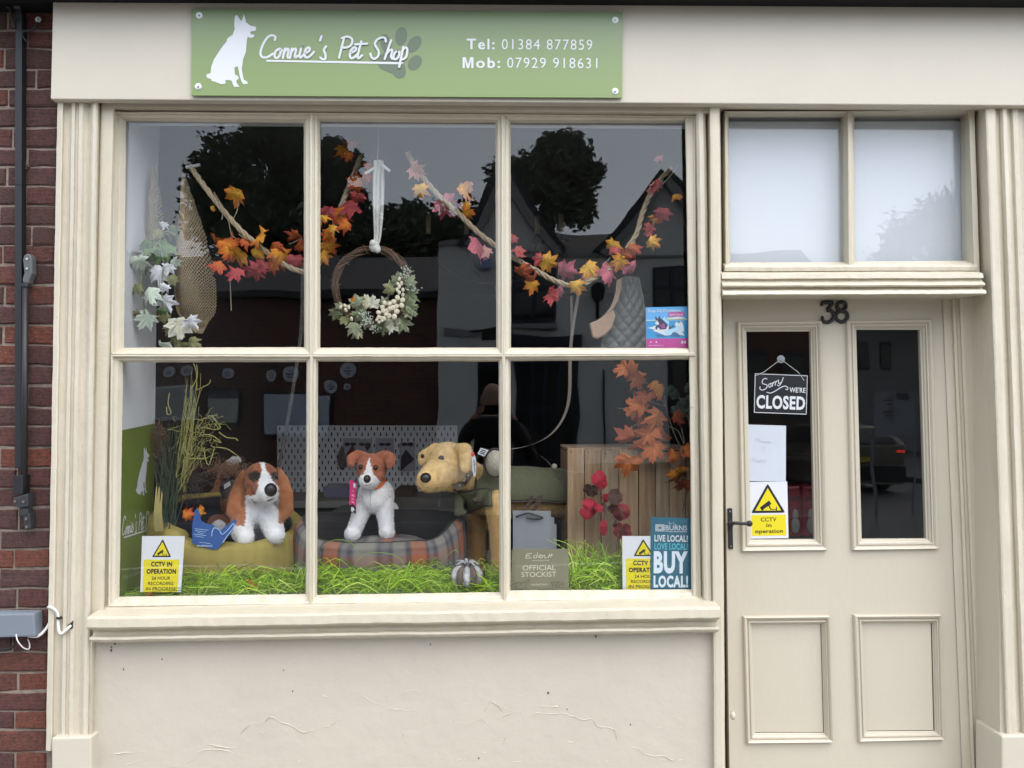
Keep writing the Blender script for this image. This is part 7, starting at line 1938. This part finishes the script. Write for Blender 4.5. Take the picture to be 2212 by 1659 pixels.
fs = [(a * n_p + i, a * n_p + (i + 1) % n_p, (a + 1) * n_p + (i + 1) % n_p, (a + 1) * n_p + i) for a in range(3) for i in range(n_p)] + [tuple(range(n_p)), tuple(3 * n_p + i for i in range(n_p - 1, -1, -1))]
mb.add(vs, fs); mb.build('body', paint, CARN, bevel=.03)
dg_ = mat('car_glass', (0.012, 0.014, 0.016), .05, spec=.7)
MB().prism([Vector((ccx - W2 * .80, yb + .05, .88)), Vector((ccx + W2 * .80, yb + .05, .88)), Vector((ccx + W2 * .70, yb - .27, 1.24)), Vector((ccx - W2 * .70, yb - .27, 1.24))], (0, .02, .01)).build('rear_window', dg_, CARN)
for sx_ in (-1, 1):
    MB().prism([Vector((ccx + sx_ * W2 * 1.0, yb - .25, .86)), Vector((ccx + sx_ * W2 * 1.0, yb - 2.3, .86)), Vector((ccx + sx_ * W2 * .815, yb - 1.6, 1.26)), Vector((ccx + sx_ * W2 * .815, yb - .42, 1.26))], (sx_ * .02, 0, 0)).build('side_window', dg_, CARN)
    m_l = bpy.data.materials.get('tail_light_lit')
    if m_l is None:
        m_l = bpy.data.materials.new('tail_light_lit'); m_l.use_nodes = True; b_ = m_l.node_tree.nodes['Principled BSDF']; b_.inputs['Base Color'].default_value = (.5, .01, .01, 1); b_.inputs['Emission Color'].default_value = (1, .05, .04, 1); b_.inputs['Emission Strength'].default_value = 1.2
    MB().box((ccx + sx_ * W2 * .80, yb - .05, .68), (ccx + sx_ * W2 * .96, yb + .06, .74)).build('tail_light', m_l, CARN, bevel=.01)
    for yy in (-.75, -3.05):
        w = MB().lathe(Vector((0, 0, 0)), [(0, -.1), (.19, -.1), (.2, -.09), (.3, -.1), (.32, -.06), (.32, .06), (.3, .1), (0, .1)], 20)
        w.v = [Vector((ccx + sx_ * (W2 - .1) + p.z, yb + yy + p.x, .2 + p.y)) for p in w.v]
        wo = w.build('wheel', mat('tyre', (.02, .02, .02), .8), CARN)
MB().box((ccx - .26, yb + .0, .5), (ccx + .26, yb + .04, .61)).build('number_plate', mat('plate_yellow', (.6, .45, .05), .4), CARN)
MB().box((ccx - W2 * .97, yb - .06, .12), (ccx + W2 * .97, yb + .07, .42)).build('bumper', dark_metal, CARN, bevel=.03)

# ================================================================== THE PHOTOGRAPHER
PE = thing('person', (0.0, -DIST - .34, -.13), 'bald person in a dark jacket and jeans holding up a phone to take the picture', 'person')
def skin(name, verts, edges, m, parent, sub=2):
    me = bpy.data.meshes.new(name)
    o0 = Vector(verts[0][0])
    me.from_pydata([tuple(Vector(v[0]) - o0) for v in verts], edges, [])
    o = bpy.data.objects.new(name, me); COL.objects.link(o)
    s_ = o.modifiers.new('skin', 'SKIN'); s_.use_smooth_shade = True
    for i, v in enumerate(verts):
        me.skin_vertices[0].data[i].radius = (v[1], v[2] if len(v) > 2 else v[1])
        me.skin_vertices[0].data[i].use_root = i == 0
    o.modifiers.new('sub', 'SUBSURF').levels = sub; o.modifiers['sub'].render_levels = sub
    dg = bpy.context.evaluated_depsgraph_get(); m2 = bpy.data.meshes.new_from_object(o.evaluated_get(dg))
    bpy.data.objects.remove(o); m2.name = name; m2.materials.clear()
    m2.polygons.foreach_set('use_smooth', [True] * len(m2.polygons))
    return link(name, m2, m, parent, o0)
py = -DIST - .36
skin_m = mat('skin', (0.42, 0.24, 0.17), .55, var=.12, vscale=20); jacket = mat('dark_jacket', (0.014, 0.015, 0.02), .85, var=.3, vscale=20); jeans = mat('dark_jeans', (0.03, 0.04, 0.07), .9, var=.3)
def V(x, y, z): return Vector((x, py + y, z))
# trunk, arms and legs as one body (clothing colour by height)
bodyv = [(V(0, 0, .94), .15, .12), (V(0, 0, 1.12), .155, .115), (V(0, .01, 1.30), .175, .12), (V(0, .0, 1.43), .13, .10), (V(0, .02, 1.50), .062, .062),
         (V(.19, .0, 1.40), .066), (V(.30, .10, 1.18), .05), (V(.20, .26, 1.36), .042), (V(.10, .315, 1.52), .030),
         (V(-.19, .0, 1.40), .066), (V(-.30, .10, 1.18), .05), (V(-.20, .26, 1.36), .042), (V(-.10, .315, 1.52), .030),
         (V(.10, 0, .86), .095), (V(.11, .01, .48), .062), (V(.12, -.02, .02), .045), (V(.13, .12, -.04), .042, .036),
         (V(-.10, 0, .86), .095), (V(-.11, .01, .48), .062), (V(-.12, -.02, .02), .045), (V(-.13, .12, -.04), .042, .036)]
ed = [(0, 1), (1, 2), (2, 3), (3, 4), (3, 5), (5, 6), (6, 7), (7, 8), (3, 9), (9, 10), (10, 11), (11, 12), (0, 13), (13, 14), (14, 15), (15, 16), (0, 17), (17, 18), (18, 19), (19, 20)]
bo = skin('body', bodyv, ed, jacket, PE)
bo.data.materials.append(jeans); bo.data.materials.append(skin_m); bo.data.materials.append(mat('shoe_leather', (.02, .016, .014), .5))
bz0 = WORLD0[bo.name].z
for p in bo.data.polygons:
    z = p.center.z + bz0; y = p.center.y
    p.material_index = 3 if z < .04 else 1 if z < .90 else 2 if (z > 1.485 and y > .2 or z > 1.50) else 0
hp = [V(0, .01, 1.47), V(0, .02, 1.56), V(0, .02, 1.66), V(0, .0, 1.745)]
hm = MB(); hc = V(0, .03, 1.63)
def headf(a, b):
    th, ph = PI * b, 2 * PI * a
    d = Vector((math.sin(th) * math.cos(ph), math.sin(th) * math.sin(ph), math.cos(th)))
    r = Vector((.077, .098, .118))
    p = Vector((d.x * r.x, d.y * r.y, d.z * r.z))
    if d.z < 0: p.x *= 1 - .28 * d.z * d.z; p.y += .012 * -d.z
    f_ = max(0, d.y)
    p.y += .022 * math.exp(-((d.x / .16) ** 2 + ((d.z + .12) / .16) ** 2)) * f_                     # nose
    p.y -= .012 * math.exp(-(((abs(d.x) - .34) / .14) ** 2 + ((d.z - .06) / .10) ** 2)) * f_          # eye sockets
    p.y += .006 * math.exp(-((d.x / .3) ** 2 + ((d.z + .5) / .07) ** 2)) * f_                        # lips
    return hc + p
hm.grid(headf, 40, 30, wrap=True); head = hm.build('head', skin_m, PE, smooth=True)
for sx_ in (-1, 1):
    MB().ball(V(sx_ * .078, .02, 1.625), (.012, .022, .034), nu=10, nv=8).build('ear', skin_m, head, smooth=True)
    MB().ball(V(sx_ * .029, .104, 1.637), .012, nu=10, nv=8).build('eye', mat('eye_white', (.5, .48, .45), .2), head, smooth=True)
hr = MB()
for _ in range(500):
    a = random.uniform(PI * .95, PI * 2.05); b = random.uniform(.38, .6); p = headf(a / (2 * PI), b); hr.tube([p, p + (p - hc).normalized() * .006 + Vector((0, 0, -.008))], [.002, .001], n=3, cap=False)
o = hr.build('hair', mat('grey_hair', (.16, .14, .12), .8), head, fix=False); o['kind'] = 'stuff'
# phone and hands
PHN = thing('phone', (0, -DIST - .02, 1.5), 'black mobile phone held up by the photographer', 'phone')
MB().box((-.078, -DIST - .030, 1.513), (.078, -DIST - .021, 1.587)).build('case', mat('phone_black', (.01, .01, .012), .2), PHN, bevel=.003)
for sx_ in (-1, 1):
    hb = V(sx_ * .10, .315, 1.52); off = Vector((0, 0, 0))
    hv = [(hb, .022, .016), (V(sx_ * .092, .325, 1.545), .026, .014), (V(sx_ * .086, .330, 1.57), .024, .012)]
    he = [(0, 1), (1, 2)]
    for k, (dz, L_) in enumerate([(.0, .9), (.012, 1.0), (.024, .95), (.036, .75)]):
        b_ = len(hv)
        hv += [(V(sx_ * (.092 - .002 * k), .340, 1.562 - dz * .8), .0085), (V(sx_ * (.078 - .0 * k), .352 * 1.0, 1.572 - dz), .0078), (V(sx_ * .062, .357, 1.574 - dz), .0068), (V(sx_ * (.062 - .014 * L_), .356, 1.572 - dz), .006)]
        he += [(2, b_), (b_, b_ + 1), (b_ + 1, b_ + 2), (b_ + 2, b_ + 3)]
    b_ = len(hv); hv += [(V(sx_ * .078, .312, 1.545), .010), (V(sx_ * .066, .312, 1.553), .0085), (V(sx_ * .052, .315, 1.558), .007)]; he += [(1, b_), (b_, b_ + 1), (b_ + 1, b_ + 2)]
    skin('hand', hv, he, skin_m, PE, 1)
